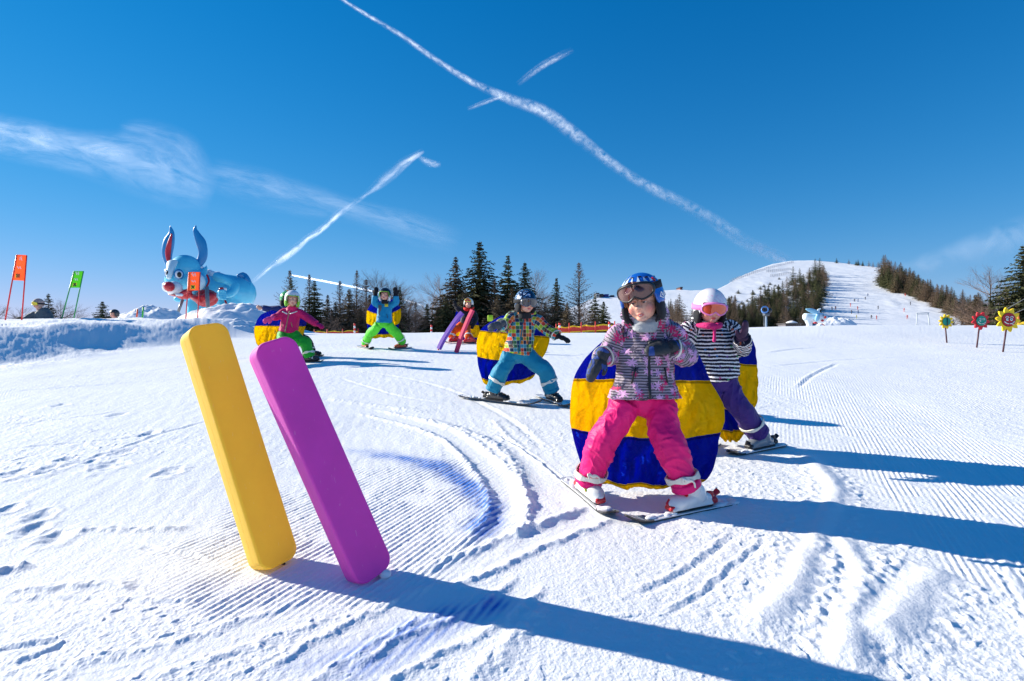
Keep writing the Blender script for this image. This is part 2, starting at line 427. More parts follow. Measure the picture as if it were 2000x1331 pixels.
def near_detail(x, y):
    far = 1 / (1 + (np.maximum(y, 0) / 5.0) ** 2)
    z = np.zeros_like(x)
    n_big = perlin2(x * 1.3, y * 1.3, 1)
    z += .006 * n_big + .02 * perlin2(x * .35, y * .35, 2)
    # groomed cord
    a = R(25.5); s = x * math.cos(a) - y * math.sin(a)
    s = s + .004 * perlin2(x * 3, y * 3, 3)
    ph = s * (2 * math.pi / .0265)
    line = np.floor(s / .0265 + .25).astype(np.int64); cord = (np.sin(ph) * .6 + .4 * np.sin(ph) ** 3) * (.55 + .9 * (_P[line & 4095] / 4096.0)) + .5 * perlin2(x * 40, y * 40, 13)
    # where the cord survives
    def blobm(px, py, rx, ry, rot=0):
        g = G(px, py); ex = x - g.x; ey = y - g.y; c_, s_ = math.cos(rot), math.sin(rot)
        return 1 - sstep(.75, 1.15, np.hypot((ex * c_ + ey * s_) / rx, (-ex * s_ + ey * c_) / ry) + .35 * perlin2(x * 2.2, y * 2.2, 4))
    mk = np.maximum.reduce([blobm(830, 980, .52, .75, -.1), blobm(600, 1010, .45, .7), blobm(560, 1140, .55, .22),
                            blobm(1850, 900, .62, 1.3, -.45), blobm(1700, 800, .55, 1.0, -.35), blobm(1960, 1060, .3, .7, -.4), blobm(1800, 760, .9, 1.1), blobm(1580, 760, .5, 1.0, -.3)])
    mk2 = sstep(.05, .4, perlin2(x * .8 + 5, y * .8, 9)) * .45
    mk = np.maximum(mk, mk2 * sstep(3.5, 4.5, y + .3 * np.abs(x)))
    wear = sstep(-.25, .25, perlin2(x * 6, y * 6, 12) + .35)
    z += .0017 * cord * mk * (0.15 + .85 * wear) * (1 - sstep(6, 11, y))
    # rough chewed snow
    rough = np.clip(.35 + .9 * perlin2(x * .9, y * .9, 21) , 0, 1)
    gr = G(1800, 1230); rr = 1 - sstep(.35, 1.25, np.hypot(x - gr.x, (y - gr.y) * 1.2)); rough = np.clip(rough + rr * .8, 0, 1.25)
    gl = G(700, 1290); rl = 1 - sstep(.2, .8, np.hypot((x - gl.x) * .6, y - gl.y)); rough = np.clip(rough + rl * .4, 0, 1.25)
    rough = rough * (1 - .8 * np.clip(mk, 0, 1))
    gp = G(300, 1000); sm = 1 - sstep(.5, 1.2, np.hypot(x - gp.x, y - gp.y)); rough = rough * (1 - .75 * sm)
    b1 = np.abs(perlin2(x * 15, y * 15, 31)) * 2 + .6 * np.abs(perlin2(x * 31, y * 31, 35)) * 2
    b2 = np.clip(perlin2(x * 34, y * 34, 32), 0, 1)
    b3 = np.clip(perlin2(x * 75, y * 75, 33), 0, 1)
    fine = (1 - sstep(4, 9, y))
    z += rough * (.0020 * b1 * sstep(-.2, .5, perlin2(x * 5, y * 5, 34)) + .0040 * b2 * fine + .0018 * b3 * fine)
    # loose lumps
    lump = sstep(.50, .70, perlin2(x * 22, y * 22, 41) + .25 * perlin2(x * 7, y * 7, 42))
    z += (.10 + .8 * rough) * .0050 * lump * fine
    z += .0007 * perlin2(x * 120, y * 120, 50) * fine
    # many faint random skid lines
    r2 = np.random.default_rng(3)
    q = perlin2(x * 1.1 - y * .4, y * 5.0 + x * 1.7, 61); z += .0025 * (1 - np.abs(q) * 2) * (y > 3.2) * far ** .3
    q = perlin2(x * 16 + y * 3, (y * 4 - x * 1.2), 62); z += .0016 * q * sstep(1.0, 3, y)
    # tracks
    for pxs, kind, wd, h in TRACKS:
        h = h * (.62 if kind == 'smooth' else .5); wd = wd * .85
        pts = gpath(pxs); xs = [p[0] for p in pts]; ys = [p[1] for p in pts]
        m = (x > min(xs) - 4 * wd) & (x < max(xs) + 4 * wd) & (y > min(ys) - 4 * wd) & (y < max(ys) + 4 * wd)
        if not m.any(): continue
        xx, yy = x[m], y[m]; d, sd, run = poly_dist(xx, yy, pts); d = d + .012 * perlin2(xx * 12, yy * 12, 70)
        u = d / wd; ends = sstep(0, .12, run) * (1 - sstep(.85, 1, run)); zz = z[m]
        if kind == 'groove':
            zz += ends * h * (-np.exp(-(u * 1.6) ** 2) + .6 * np.exp(-((u - 1.5) * 2) ** 2) * (sd > 0))
        elif kind == 'ridge':
            zz += ends * h * np.exp(-(u * 1.3) ** 2) * (1 + .5 * perlin2(xx * 30, yy * 30, 71))
        elif kind == 'furrow':
            flat = np.exp(-(u * 1.0) ** 4); zz = zz * (1 - .75 * flat * ends) + ends * h * (-.8 * flat + 1.0 * np.exp(-((u - 1.45) * 2.6) ** 2) * (1 + .6 * perlin2(xx * 26, yy * 26, 72)))
        else:
            flat = np.exp(-(u * .9) ** 4); zz = zz * (1 - .9 * flat * ends) + ends * h * np.exp(-(u * 1.0) ** 2) * (1 + .12 * perlin2(xx * 5, yy * 5, 73))
            zz += ends * .006 * np.exp(-((u - 1.6) * 1.6) ** 2) * np.clip(perlin2(xx * 28, yy * 28, 74) + .3, 0, 2)
        z[m] = zz
    # footprints on the left
    for (px, py, sx) in ((80, 925, .05), (35, 928, .05), (240, 885, .045), (215, 912, .055), (130, 900, .035), (330, 925, .045), (290, 850, .04), (75, 1010, .04), (60, 1037, .04), (110, 1050, .04), (230, 810, .05), (115, 790, .05), (20, 995, .03), (175, 905, .03)):
        g = G(px, py); ex = (x - g.x) / sx; ey = (y - g.y) / (sx * 1.5); m = (np.abs(ex) < 4) & (np.abs(ey) < 4)
        dd = np.hypot(ex[m], ey[m]) + .5 * perlin2(x[m] * 20, y[m] * 20, 80); z[m] += -.011 * np.exp(-dd ** 2) + .004 * np.exp(-((dd - 1.6) * 2) ** 2)
    return z

def grid_faces(nr, nc):
    a = np.arange(nr * nc, dtype=np.int32).reshape(nr, nc)
    return np.stack([a[:-1, :-1].ravel(), a[:-1, 1:].ravel(), a[1:, 1:].ravel(), a[1:, :-1].ravel()], 1)
def build_ground():
    # rows: evenly spaced as seen on a flat slope, plus coarse ones behind and beyond
    pyr = np.linspace(1480, 660, 980); d = (665.5 - pyr) / F
    yr = 1.0 / (SL - d); yr = yr[(yr > 0) & (yr < 13.0)]
    rows = np.concatenate([[-60, -30, -14, -7, -3, -1, 0, .6, 1.0], yr[yr > 1.05], np.arange(13.06, 17.6, .06), np.arange(17.7, 26, .35), [28, 31, 35, 40, 50, 65, 80, 110, 150, 210, 300]])
    c = np.linspace(-1.06, 1.06, 1500)
    out = np.array([1.09, 1.14, 1.2, 1.3, 1.45, 1.7, 2.1, 2.8, 4, 6, 9]); cols = np.concatenate([-out[::-1], c, out])
    wy = np.where(rows > 1.2, rows, 1.2 + (1.2 - rows) * .8)
    X = wy[:, None] * cols[None, :]; Y = np.repeat(rows[:, None], len(cols), 1)
    Z = base_z(X, Y)
    m = (Y > .8) & (Y < 15.6) & (np.abs(X / np.maximum(Y, .1)) < 1.25)
    zz = np.zeros(X.shape); zz[m] = near_detail(X[m], Y[m])
    # lumpy face of the ploughed bank
    bx = sstep(-6.0, -6.9, X) * sstep(4, 6, Y) * (1 - sstep(16, 20, Y))
    mb = bx > 0
    xx, yy = X[mb], Y[mb]
    zz[mb] += bx[mb] * (.045 * (perlin2(xx * 1.2, yy * 1.2, 90) ) + .008 * (1 - 2 * np.abs(perlin2(xx * 3, yy * 3, 91))) + .009 * perlin2(xx * 9, yy * 9, 92) + .004 * perlin2(xx * 25, yy * 25, 93)) * np.where(xx < -9.5, .25, 1)
    Z = Z + zz
    # mounds beyond the plateau, left
    V = np.stack([X, Y, Z], -1).reshape(-1, 3)
    o = mesh_obj('snow_slope', V, grid_faces(len(rows), len(cols)), M_SNOW)
    # blue course dye
    dye = np.zeros(X.shape)
    for pxs, wd in (([(690, 880), (730, 885), (800, 897), (860, 915), (910, 945), (945, 975), (960, 1000), (935, 1035)], .066), ([(560, 1300), (680, 1275), (800, 1235), (900, 1200), (960, 1180)], .05), ([(640, 1331), (760, 1280), (860, 1225)], .045)):
        pts = gpath(pxs); dd, sd, run = poly_dist(X, Y, pts); dd = dd + .03 * perlin2(X * 6, Y * 6, 97)
        k = 1.0 if wd > .06 else .55
        dye = np.maximum(dye, k * np.exp(-(dd / wd) ** 2) * (0.35 + .65 * sstep(0, .35, run)))
    s_ = X * math.cos(R(25.5)) - Y * math.sin(R(25.5)); s_ = s_ + .004 * perlin2(X * 3, Y * 3, 3)
    dye = np.clip(dye * 1.35 * (.72 + .42 * np.sin(s_ * 2 * math.pi / .0265 + 2.4)) * (1.05 + .5 * perlin2(X * 9, Y * 9, 99)), 0, 1)
    a = o.data.attributes.new('dye', 'FLOAT', 'POINT'); a.data.foreach_set('value', dye.ravel().astype(np.float32))
    tag(o, kind='structure'); return o
ground = build_ground()

# ------------------------------------------------------------------ mountain
SKYL = [(880, 668), (960, 640), (1040, 622), (1090, 612), (1130, 596), (1150, 586), (1180, 580), (1215, 578), (1260, 572), (1300, 568), (1330, 566), (1350, 568), (1400, 566), (1420, 556), (1445, 541), (1480, 526), (1510, 516), (1545, 510), (1590, 509), (1640, 513), (1690, 519), (1718, 523), (1735, 532), (1755, 548), (1800, 570), (1850, 590), (1900, 604), (1960, 615), (2050, 624), (2200, 630), (2500, 640)]
def sky_py(px): return np.interp(px, [p[0] for p in SKYL], [p[1] for p in SKYL])
def mtn(px, py):
    """point on the mountain seen at that pixel"""
    py = max(py, float(sky_py(px))); e = (665.5 - py) / F
    return U(px, py, 150 * .21 / (.21 - e))
def build_mountain():
    pxs = np.linspace(880, 2500, 560); ts = np.linspace(0, 1, 190)
    PX, T = np.meshgrid(pxs, ts); PY = 672 + (sky_py(PX) - 672) * T; D = 150 * .21 / (.21 - (665.5 - PY) / F)
    X = (PX - 1000) / F * D; Y = D.copy(); Z = (665.5 - PY) / F * D
    e = sstep(0, .06, T) * (1 - .6 * sstep(.93, 1, T))
    Z += e * (.3 * perlin2(X * .02, Y * .02, 3) + .05 * perlin2(X * .12, Y * .1, 4) + .35 * np.clip(perlin2(X * .16, Y * .10, 6), 0, 1) * sstep(.45, .6, T) * sstep(90, 130, X) )
    # the back of the hill falls away behind the skyline
    bX = X[-1] * 1.25; bY = Y[-1] + 260; bZ = Z[-1] - 90
    X = np.vstack([X, bX]); Y = np.vstack([Y, bY]); Z = np.vstack([Z, bZ])
    V = np.stack([X, Y, Z], -1).reshape(-1, 3)
    return tag(mesh_obj('mountain', V, grid_faces(len(ts) + 1, len(pxs)), M_SNOWFAR), kind='structure')
mountain = build_mountain()

# distant range seen left of the children: forest and rock, with the air's blue haze put into the colour
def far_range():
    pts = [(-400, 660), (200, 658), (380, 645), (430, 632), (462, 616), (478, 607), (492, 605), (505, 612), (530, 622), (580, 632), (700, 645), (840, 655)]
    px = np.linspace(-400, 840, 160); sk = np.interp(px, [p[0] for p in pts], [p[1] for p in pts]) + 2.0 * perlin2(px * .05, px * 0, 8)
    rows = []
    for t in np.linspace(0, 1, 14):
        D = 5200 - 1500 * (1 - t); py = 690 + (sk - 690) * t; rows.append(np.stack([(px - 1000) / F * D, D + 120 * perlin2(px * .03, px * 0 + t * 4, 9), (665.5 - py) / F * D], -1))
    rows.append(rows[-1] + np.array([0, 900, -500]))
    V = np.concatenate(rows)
    m = mat('far_rock_haze_tint', (.075, .16, .30), .9, .35, .002)
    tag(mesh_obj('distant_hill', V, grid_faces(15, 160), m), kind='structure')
far_range()

# ------------------------------------------------------------------ high cloud and contrails
def cloud_mat(name, dens, sx, sy, rough=.6, fib=0.0):
    m, t = newmat(name); uv = t.n('Attribute', attribute_name='fab')
    sep = t.n('SeparateXYZ', ins={0: uv.outputs['Vector']}); u, v = sep.outputs[0], sep.outputs[1]
    cb = t.n('CombineXYZ', ins={0: t.m('MULTIPLY', u, sx), 1: t.m('MULTIPLY', v, sy), 2: 0.0})
    n = t.n('TexNoise', ins={'Scale': 1.0, 'Detail': 7.0, 'Roughness': rough, 'Distortion': .5 + fib, 'Vector': cb.outputs[0]})
    n2 = t.n('TexNoise', ins={'Scale': .22, 'Detail': 2.0, 'Vector': cb.outputs[0]})
    av = t.m('ABSOLUTE', v); prof = t.m('SUBTRACT', 1.0, t.m('MULTIPLY', av, av), clamp=True)
    prof = t.m('POWER', prof, 2.0)
    k = t.m('ADD', t.m('MULTIPLY', n.outputs[0], 2.0), -.60, clamp=True)
    k2 = t.m('ADD', t.m('MULTIPLY', n2.outputs[0], 2.4), -.5, clamp=True)
    a = t.m('MULTIPLY', t.m('MULTIPLY', prof, k), t.m('MULTIPLY', k2, sep.outputs[2]))
    a = t.m('MULTIPLY', a, dens, clamp=True)
    d = t.n('BsdfDiffuse', ins={0: (.95, .95, .95, 1)}); tl = t.n('BsdfTranslucent', ins={0: (.95, .95, .95, 1)})
    ad = t.n('AddShader', ins={0: d.outputs[0], 1: tl.outputs[0]}); tr = t.n('BsdfTransparent')
    mx = t.n('MixShader', ins={0: a, 1: tr.outputs[0], 2: ad.outputs[0]}); o = t.n('OutputMaterial', ins={0: mx.outputs[0]})
    return m
def ribbon(name, pts, m, label, D=6000.0, cat='contrail'):
    """pts: (px,py,half width px, opacity); laid on a shell far above the land, a few tens of metres thick in the middle"""
    P = smooth_path(pts, 12); n = len(P); L = 0; V = []; fab = []; q = 11
    for i, p in enumerate(P):
        a = P[max(i - 1, 0)]; b = P[min(i + 1, n - 1)]; tx, ty = b[0] - a[0], b[1] - a[1]; l = math.hypot(tx, ty); tx /= l; ty /= l
        if i: L += math.hypot(p[0] - P[i - 1][0], p[1] - P[i - 1][1])
        end = min(1, i / 6, (n - 1 - i) / 6) if len(pts) > 2 else min(1, (n - 1 - i) / 3)
        for j in range(q):
            v = j / (q - 1) * 2 - 1; x_ = p[0] - ty * v * p[2]; y_ = p[1] + tx * v * p[2]
            d = Vector(((x_ - 1000) / F, 1, (665.5 - y_) / F)).normalized(); V.append(d * (D - 40 * (1 - v * v)))
            fab.append((L / 20, v, p[3] * end))
    o = mesh_obj(name, V, grid_faces(n, q), m, fab=fab)
    o.visible_shadow = True
    tag(o, label, cat); return o
ribbon('contrail', [(640, -18, 5, .5), (700, 20, 5.5, .55), (780, 68, 7, .6), (850, 117, 8, .65), (920, 160, 9, .75), (990, 192, 13, .8), (1060, 218, 16, .85), (1120, 262, 17, .85), (1180, 310, 14, .75), (1250, 357, 14, .75), (1320, 392, 16, .85), (1390, 430, 17, .9), (1450, 470, 18, 1), (1505, 496, 17, 1.1), (1550, 518, 14, 1.1)],
       cloud_mat('contrail_puffy', 1.35, 1.6, 1.2, .6, -.1), 'long wavy white contrail from the top edge down to the snowy summit')
ribbon('contrail', [(492, 552, 5, 1), (528, 522, 6, 1), (548, 508, 10, 1.2), (580, 484, 10, 1.1), (600, 466, 8, .8), (625, 450, 8, .9), (670, 410, 9, .6), (712, 382, 7, .5), (755, 347, 15, .6), (790, 318, 12, .9), (828, 294, 6, .9)],
       cloud_mat('contrail_soft', .95, .8, 1.3, .55, .0), 'broken white contrail rising to the right from the blue animal sculpture')
ribbon('contrail', [(566, 537, 2.2, 2.5), (640, 551, 2.4, 2.5), (700, 563, 2.6, 2.4), (760, 577, 2.4, 1.8), (832, 599, 2.6, 1.5)], cloud_mat('contrail_thin', 6.0, .05, .2, .4), 'short straight thin contrail low above the trees')
ribbon('contrail', [(1010, 166, 7, .3), (1060, 128, 9, .5), (1120, 96, 8, .4)], MATS.setdefault('ct', cloud_mat('contrail_faint', 1.2, 1.8, 1.4, .6, 1.2)), 'short faint contrail piece above the long wavy one')
ribbon('contrail', [(912, 214, 5, .5), (950, 199, 6, .6), (990, 184, 5, .4)], MATS['ct'], 'short faint contrail piece just below the long wavy one')
ribbon('contrail', [(815, 306, 6, .3), (838, 319, 10, .7), (862, 322, 7, .4)], MATS['ct'], 'small white wisp at the upper end of the broken contrail')
MC = cloud_mat('cirrus', .38, .22, 2.4, .68, .1)
ribbon('cloud', [(-60, 255, 50, .9), (60, 278, 50, 1.1), (160, 300, 52, 1.0), (260, 318, 70, .8), (340, 350, 66, .7), (420, 378, 50, .4)], MC, 'wispy streaked cloud band at the left edge of the sky', 6100, 'cloud')
ribbon('cloud', [(400, 340, 40, .35), (500, 365, 46, .5), (600, 392, 40, .6), (700, 415, 30, .6), (800, 445, 38, .6), (900, 475, 36, .2)], MC, 'faint thin cloud streak crossing behind the broken contrail', 6150, 'cloud')
ribbon('cloud', [(230, 250, 20, .2), (290, 270, 44, .4), (360, 300, 44, .4), (400, 350, 30, .2)], MC, 'faint fibrous cloud patch above the left cloud band', 6200, 'cloud')
MC2 = cloud_mat('cirrus_veil', .30, .35, .8, .5, .3)
ribbon('cloud', [(1720, 545, 24, .3), (1820, 520, 34, .9), (1920, 488, 42, 1.1), (2040, 450, 50, 1.2)], MC2, 'pale veil of cloud at the right edge above the trees', 6100, 'cloud')
# ------------------------------------------------------------------ cloth materials ('fab' = metres round and along each sleeve, leg or body)
def fabuv(t):
    a = t.n('Attribute', attribute_name='fab'); s = t.n('SeparateXYZ', ins={0: a.outputs['Vector']}); return s.outputs[0], s.outputs[1], s.outputs[2]
def cloth(name, rgb, rough=.65, var=.10, sheen=.06, crease=.35, cs=26, cd=.006):
    if name in MATS: return MATS[name]
    m, t = newmat(name); tc = t.n('TexCoord')
    n = t.n('TexNoise', ins={'Scale': 9.0, 'Detail': 3.0, 'Vector': tc.outputs['Object']})
    c = srgb(*rgb); lo = tuple(x * (1 - var) for x in c[:3]) + (1,); hi = tuple(min(1, x * (1 + var)) for x in c[:3]) + (1,)
    col = t.ramp(n.outputs[0], [(.3, lo), (.7, hi)])
    b = t.n('TexNoise', ins={'Scale': float(cs), 'Detail': 2.5, 'Distortion': 1.4, 'Vector': tc.outputs['Object']})
    b2 = t.n('TexNoise', ins={'Scale': 700.0, 'Detail': 1.0, 'Vector': tc.outputs['Object']})
    h = t.m('ADD', b.outputs[0], t.m('MULTIPLY', b2.outputs[0], .03))
    t.bsdf(col, rough, h, crease, cd, **{'Specular IOR Level': .22, 'Sheen Weight': sheen, 'Sheen Roughness': .5})
    MATS[name] = m; return m
def flake_mask(t, u, v, scale, rad, rnd=.55, rot=0.0):
    cb = t.n('CombineXYZ', ins={0: u, 1: v, 2: 0.0})
    vo = t.n('TexVoronoi', voronoi_dimensions='2D', ins={'Scale': scale, 'Randomness': rnd, 'Vector': cb.outputs[0]})
    sc = t.n('VectorMath', operation='SUBTRACT', ins={0: cb.outputs[0], 1: vo.outputs['Position']})
    sp = t.n('SeparateXYZ', ins={0: sc.outputs[0]}); cc = t.n('SeparateColor', ins={0: vo.outputs['Color']})
    r = t.m('SQRT', t.m('ADD', t.m('MULTIPLY', sp.outputs[0], sp.outputs[0]), t.m('MULTIPLY', sp.outputs[1], sp.outputs[1])))
    th = t.m('ADD', t.m('ARCTAN2', sp.outputs[1], sp.outputs[0]), cc.outputs[1])
    k = t.m('POWER', t.m('ABSOLUTE', t.m('COSINE', t.m('MULTIPLY', th, 3.5))), 2.2)
    R_ = t.m('MULTIPLY', t.m('ADD', t.m('MULTIPLY', k, .68), .32), t.m('MULTIPLY', t.m('ADD', t.m('MULTIPLY', cc.outputs[2], .45), .7), rad))
    msk = t.m('LESS_THAN', r, R_)
    return msk, cc.outputs[0]
def m_flakes():
    m, t = newmat('flake_jacket'); u, v, w_ = fabuv(t)
    nz = t.n('TexNoise', ins={'Scale': 30.0, 'Detail': 2.0, 'Vector': t.n('Attribute', attribute_name='fab').outputs['Vector']})
    vv = t.m('ADD', v, t.m('MULTIPLY', nz.outputs[0], .005))
    st = t.m('SINE', t.m('MULTIPLY', vv, 2 * math.pi / .0125))
    base = t.mix(t.m('ADD', t.m('MULTIPLY', st, 1.1), .5, clamp=True), srgb(80, 72, 84), srgb(158, 146, 160))
    m1, c1 = flake_mask(t, u, v, 19.0, .021)
    colr = t.ramp(c1, [(0, srgb(214, 42, 108)), (.36, srgb(214, 160, 206)), (.74, srgb(66, 62, 84)), (.88, srgb(200, 60, 120))], 'CONSTANT')
    col = t.mix(m1, base, colr)
    m2, c2 = flake_mask(t, t.m('ADD', u, 3.1), t.m('ADD', v, 1.7), 17.0, .019)
    colr2 = t.ramp(c2, [(0, srgb(222, 168, 212)), (.5, srgb(196, 40, 100)), (.72, srgb(205, 150, 200))], 'CONSTANT')
    col = t.mix(m2, col, colr2)
    tc = t.n('TexCoord'); b = t.n('TexNoise', ins={'Scale': 24.0, 'Detail': 3.0, 'Distortion': 1.2, 'Vector': tc.outputs['Object']})
    t.bsdf(col, .6, b.outputs[0], .5, .010, **{'Specular IOR Level': .2}); return m
def m_stripes():
    m, t = newmat('stripe_jacket'); u, v, w_ = fabuv(t); fa = t.n('Attribute', attribute_name='fab').outputs['Vector']
    nz = t.n('TexNoise', ins={'Scale': 9.0, 'Detail': 2.0, 'Vector': fa}); n2 = t.n('TexNoise', ins={'Scale': 180.0, 'Detail': 2.0, 'Vector': fa})
    vv = t.m('ADD', t.m('ADD', v, t.m('MULTIPLY', nz.outputs[0], .018)), t.m('MULTIPLY', n2.outputs[0], .008))
    st = t.m('SINE', t.m('MULTIPLY', vv, 2 * math.pi / .0225)); k = t.m('ADD', t.m('MULTIPLY', st, 5.0), 2.0, clamp=True)
    base = t.mix(k, srgb(232, 230, 234), srgb(30, 27, 46))
    m1, c1 = flake_mask(t, u, v, 17.0, .0085)
    colr = t.ramp(c1, [(0, srgb(226, 110, 60)), (.2, srgb(60, 160, 110)), (.4, srgb(60, 130, 190)), (.62, srgb(190, 60, 130)), (.8, srgb(120, 70, 160))], 'CONSTANT')
    col = t.mix(m1, base, colr)
    tc = t.n('TexCoord'); b = t.n('TexNoise', ins={'Scale': 22.0, 'Detail': 3.0, 'Distortion': 1.2, 'Vector': tc.outputs['Object']})
    t.bsdf(col, .7, b.outputs[0], .5, .010, **{'Specular IOR Level': .2}); return m
def m_plaid():
    m, t = newmat('plaid_jacket'); u, v, w_ = fabuv(t); s = .033
    cu = t.m('DIVIDE', u, s); cv = t.m('DIVIDE', v, s)
    cb = t.n('CombineXYZ', ins={0: t.m('FLOOR', cu), 1: t.m('FLOOR', cv), 2: 0.0}); wn = t.n('TexWhiteNoise', ins={0: cb.outputs[0]})
    col = t.ramp(wn.outputs[0], [(0, srgb(222, 74, 48)), (.13, srgb(176, 204, 52)), (.33, srgb(34, 60, 92)), (.5, srgb(74, 160, 178)), (.64, srgb(84, 56, 50)), (.78, srgb(232, 134, 50)), (.9, srgb(58, 112, 78))], 'CONSTANT')
    fu = t.m('ABSOLUTE', t.m('SUBTRACT', t.m('FRACT', cu), .5)); fv = t.m('ABSOLUTE', t.m('SUBTRACT', t.m('FRACT', cv), .5))
    ln = t.m('GREATER_THAN', t.m('MAXIMUM', fu, fv), .465); col = t.mix(t.m('MULTIPLY', ln, .75), col, srgb(222, 226, 214))
    ln2 = t.m('LESS_THAN', t.m('MINIMUM', fu, fv), .05); col = t.mix(t.m('MULTIPLY', ln2, .6), col, srgb(40, 40, 60))
    tc = t.n('TexCoord'); b = t.n('TexNoise', ins={'Scale': 20.0, 'Detail': 3.0, 'Distortion': 1.2, 'Vector': tc.outputs['Object']})
    t.bsdf(col, .65, b.outputs[0], .5, .010, **{'Specular IOR Level': .2}); return m
def m_cape(bands, name='cape'):
    """bands along fab.y: list of (start, 'b'|'y'); seams drawn as stitched darker lines"""
    m, t = newmat(name); u, v, w_ = fabuv(t); B = srgb(16, 56, 196); Y = srgb(255, 224, 16)
    wav = t.n('TexNoise', ins={'Scale': 2.0, 'Detail': 1.0, 'Vector': t.n('Attribute', attribute_name='fab').outputs['Vector']})
    vv = t.m('ADD', v, t.m('MULTIPLY', t.m('SUBTRACT', wav.outputs[0], .5), .03))
    col = t.ramp(vv, [(p, B if k == 'b' else Y) for p, k in bands], 'CONSTANT')
    for p, k in bands[1:]:
        d = t.m('ABSOLUTE', t.m('SUBTRACT', vv, p + .012)); col = t.mix(t.m('MULTIPLY', t.m('LESS_THAN', d, .006), .55), col, srgb(120, 92, 20) if k == 'y' else srgb(10, 16, 90))
    ed = t.m('GREATER_THAN', t.m('ABSOLUTE', u), .955); col = t.mix(t.m('MULTIPLY', ed, .0), col, srgb(250, 200, 20))
    tc = t.n('TexCoord'); b = t.n('TexNoise', ins={'Scale': 11.0, 'Detail': 4.0, 'Roughness': .6, 'Distortion': 2.2, 'Vector': tc.outputs['Object']})
    b2 = t.n('TexWave', ins={'Scale': 5.0, 'Distortion': 7.0, 'Detail': 3.0, 'Detail Scale': 1.6, 'Vector': tc.outputs['Object']})
    h = t.m('ADD', b.outputs[0], t.m('MULTIPLY', b2.outputs[0], .35))
    bp = t.n('Bump', ins={'Strength': .9, 'Distance': .022, 'Height': h})
    p = t.n('BsdfPrincipled', ins={'Base Color': col, 'Roughness': .42, 'Specular IOR Level': .25, 'Normal': bp.outputs[0]})
    tr = t.n('BsdfTranslucent', ins={'Color': col, 'Normal': bp.outputs[0]}); mx = t.n('MixShader', ins={0: .62, 1: p.outputs[0], 2: tr.outputs[0]})
    t.n('OutputMaterial', ins={0: mx.outputs[0]}); return m
def m_skin(name, tone=(224, 168, 144), cheek=(206, 88, 84), lip=(190, 70, 72)):
    """fab = head-local coordinates in head heights; flushed cheeks and lips are the skin's own colour"""
    m, t = newmat(name); x, y, z = fabuv(t); tc = t.n('TexCoord')
    def dist(cx, cy, cz, sx, sy, sz, ax=False):
        X = t.m('ABSOLUTE', x) if ax else x
        q = [t.m('POWER', t.m('ABSOLUTE', t.m('DIVIDE', t.m('SUBTRACT', a, c), s)), 2.0) for a, c, s in ((X, cx, sx), (y, cy, sy), (z, cz, sz))]
        return t.m('SQRT', t.m('ADD', t.m('ADD', q[0], q[1]), q[2]))
    n = t.n('TexNoise', ins={'Scale': 60.0, 'Detail': 3.0, 'Vector': tc.outputs['Object']})
    c0 = srgb(*tone); col = t.ramp(n.outputs[0], [(.3, tuple(a * .94 for a in c0[:3]) + (1,)), (.7, c0)])
    ck = t.m('SUBTRACT', 1.15, dist(.048, -.07, -.030, .026, .05, .022, True), clamp=True); col = t.mix(t.m('MULTIPLY', ck, .62), col, srgb(*cheek))
    nk = t.m('SUBTRACT', 1.0, dist(0, -.098, -.016, .012, .02, .010), clamp=True); col = t.mix(t.m('MULTIPLY', nk, .5), col, srgb(*cheek))
    lk = t.m('MULTIPLY', t.m('SUBTRACT', 1.0, dist(0, -.085, -.0512, .018, .03, .0085), clamp=True), 4.0, clamp=True); col = t.mix(t.m('MULTIPLY', lk, .9), col, srgb(*lip))
    t.bsdf(col, .5, n.outputs[0], .12, .002, **{'Subsurface Weight': .12, 'Subsurface Radius': (.012, .005, .003), 'Subsurface Scale': 1.0}); return m
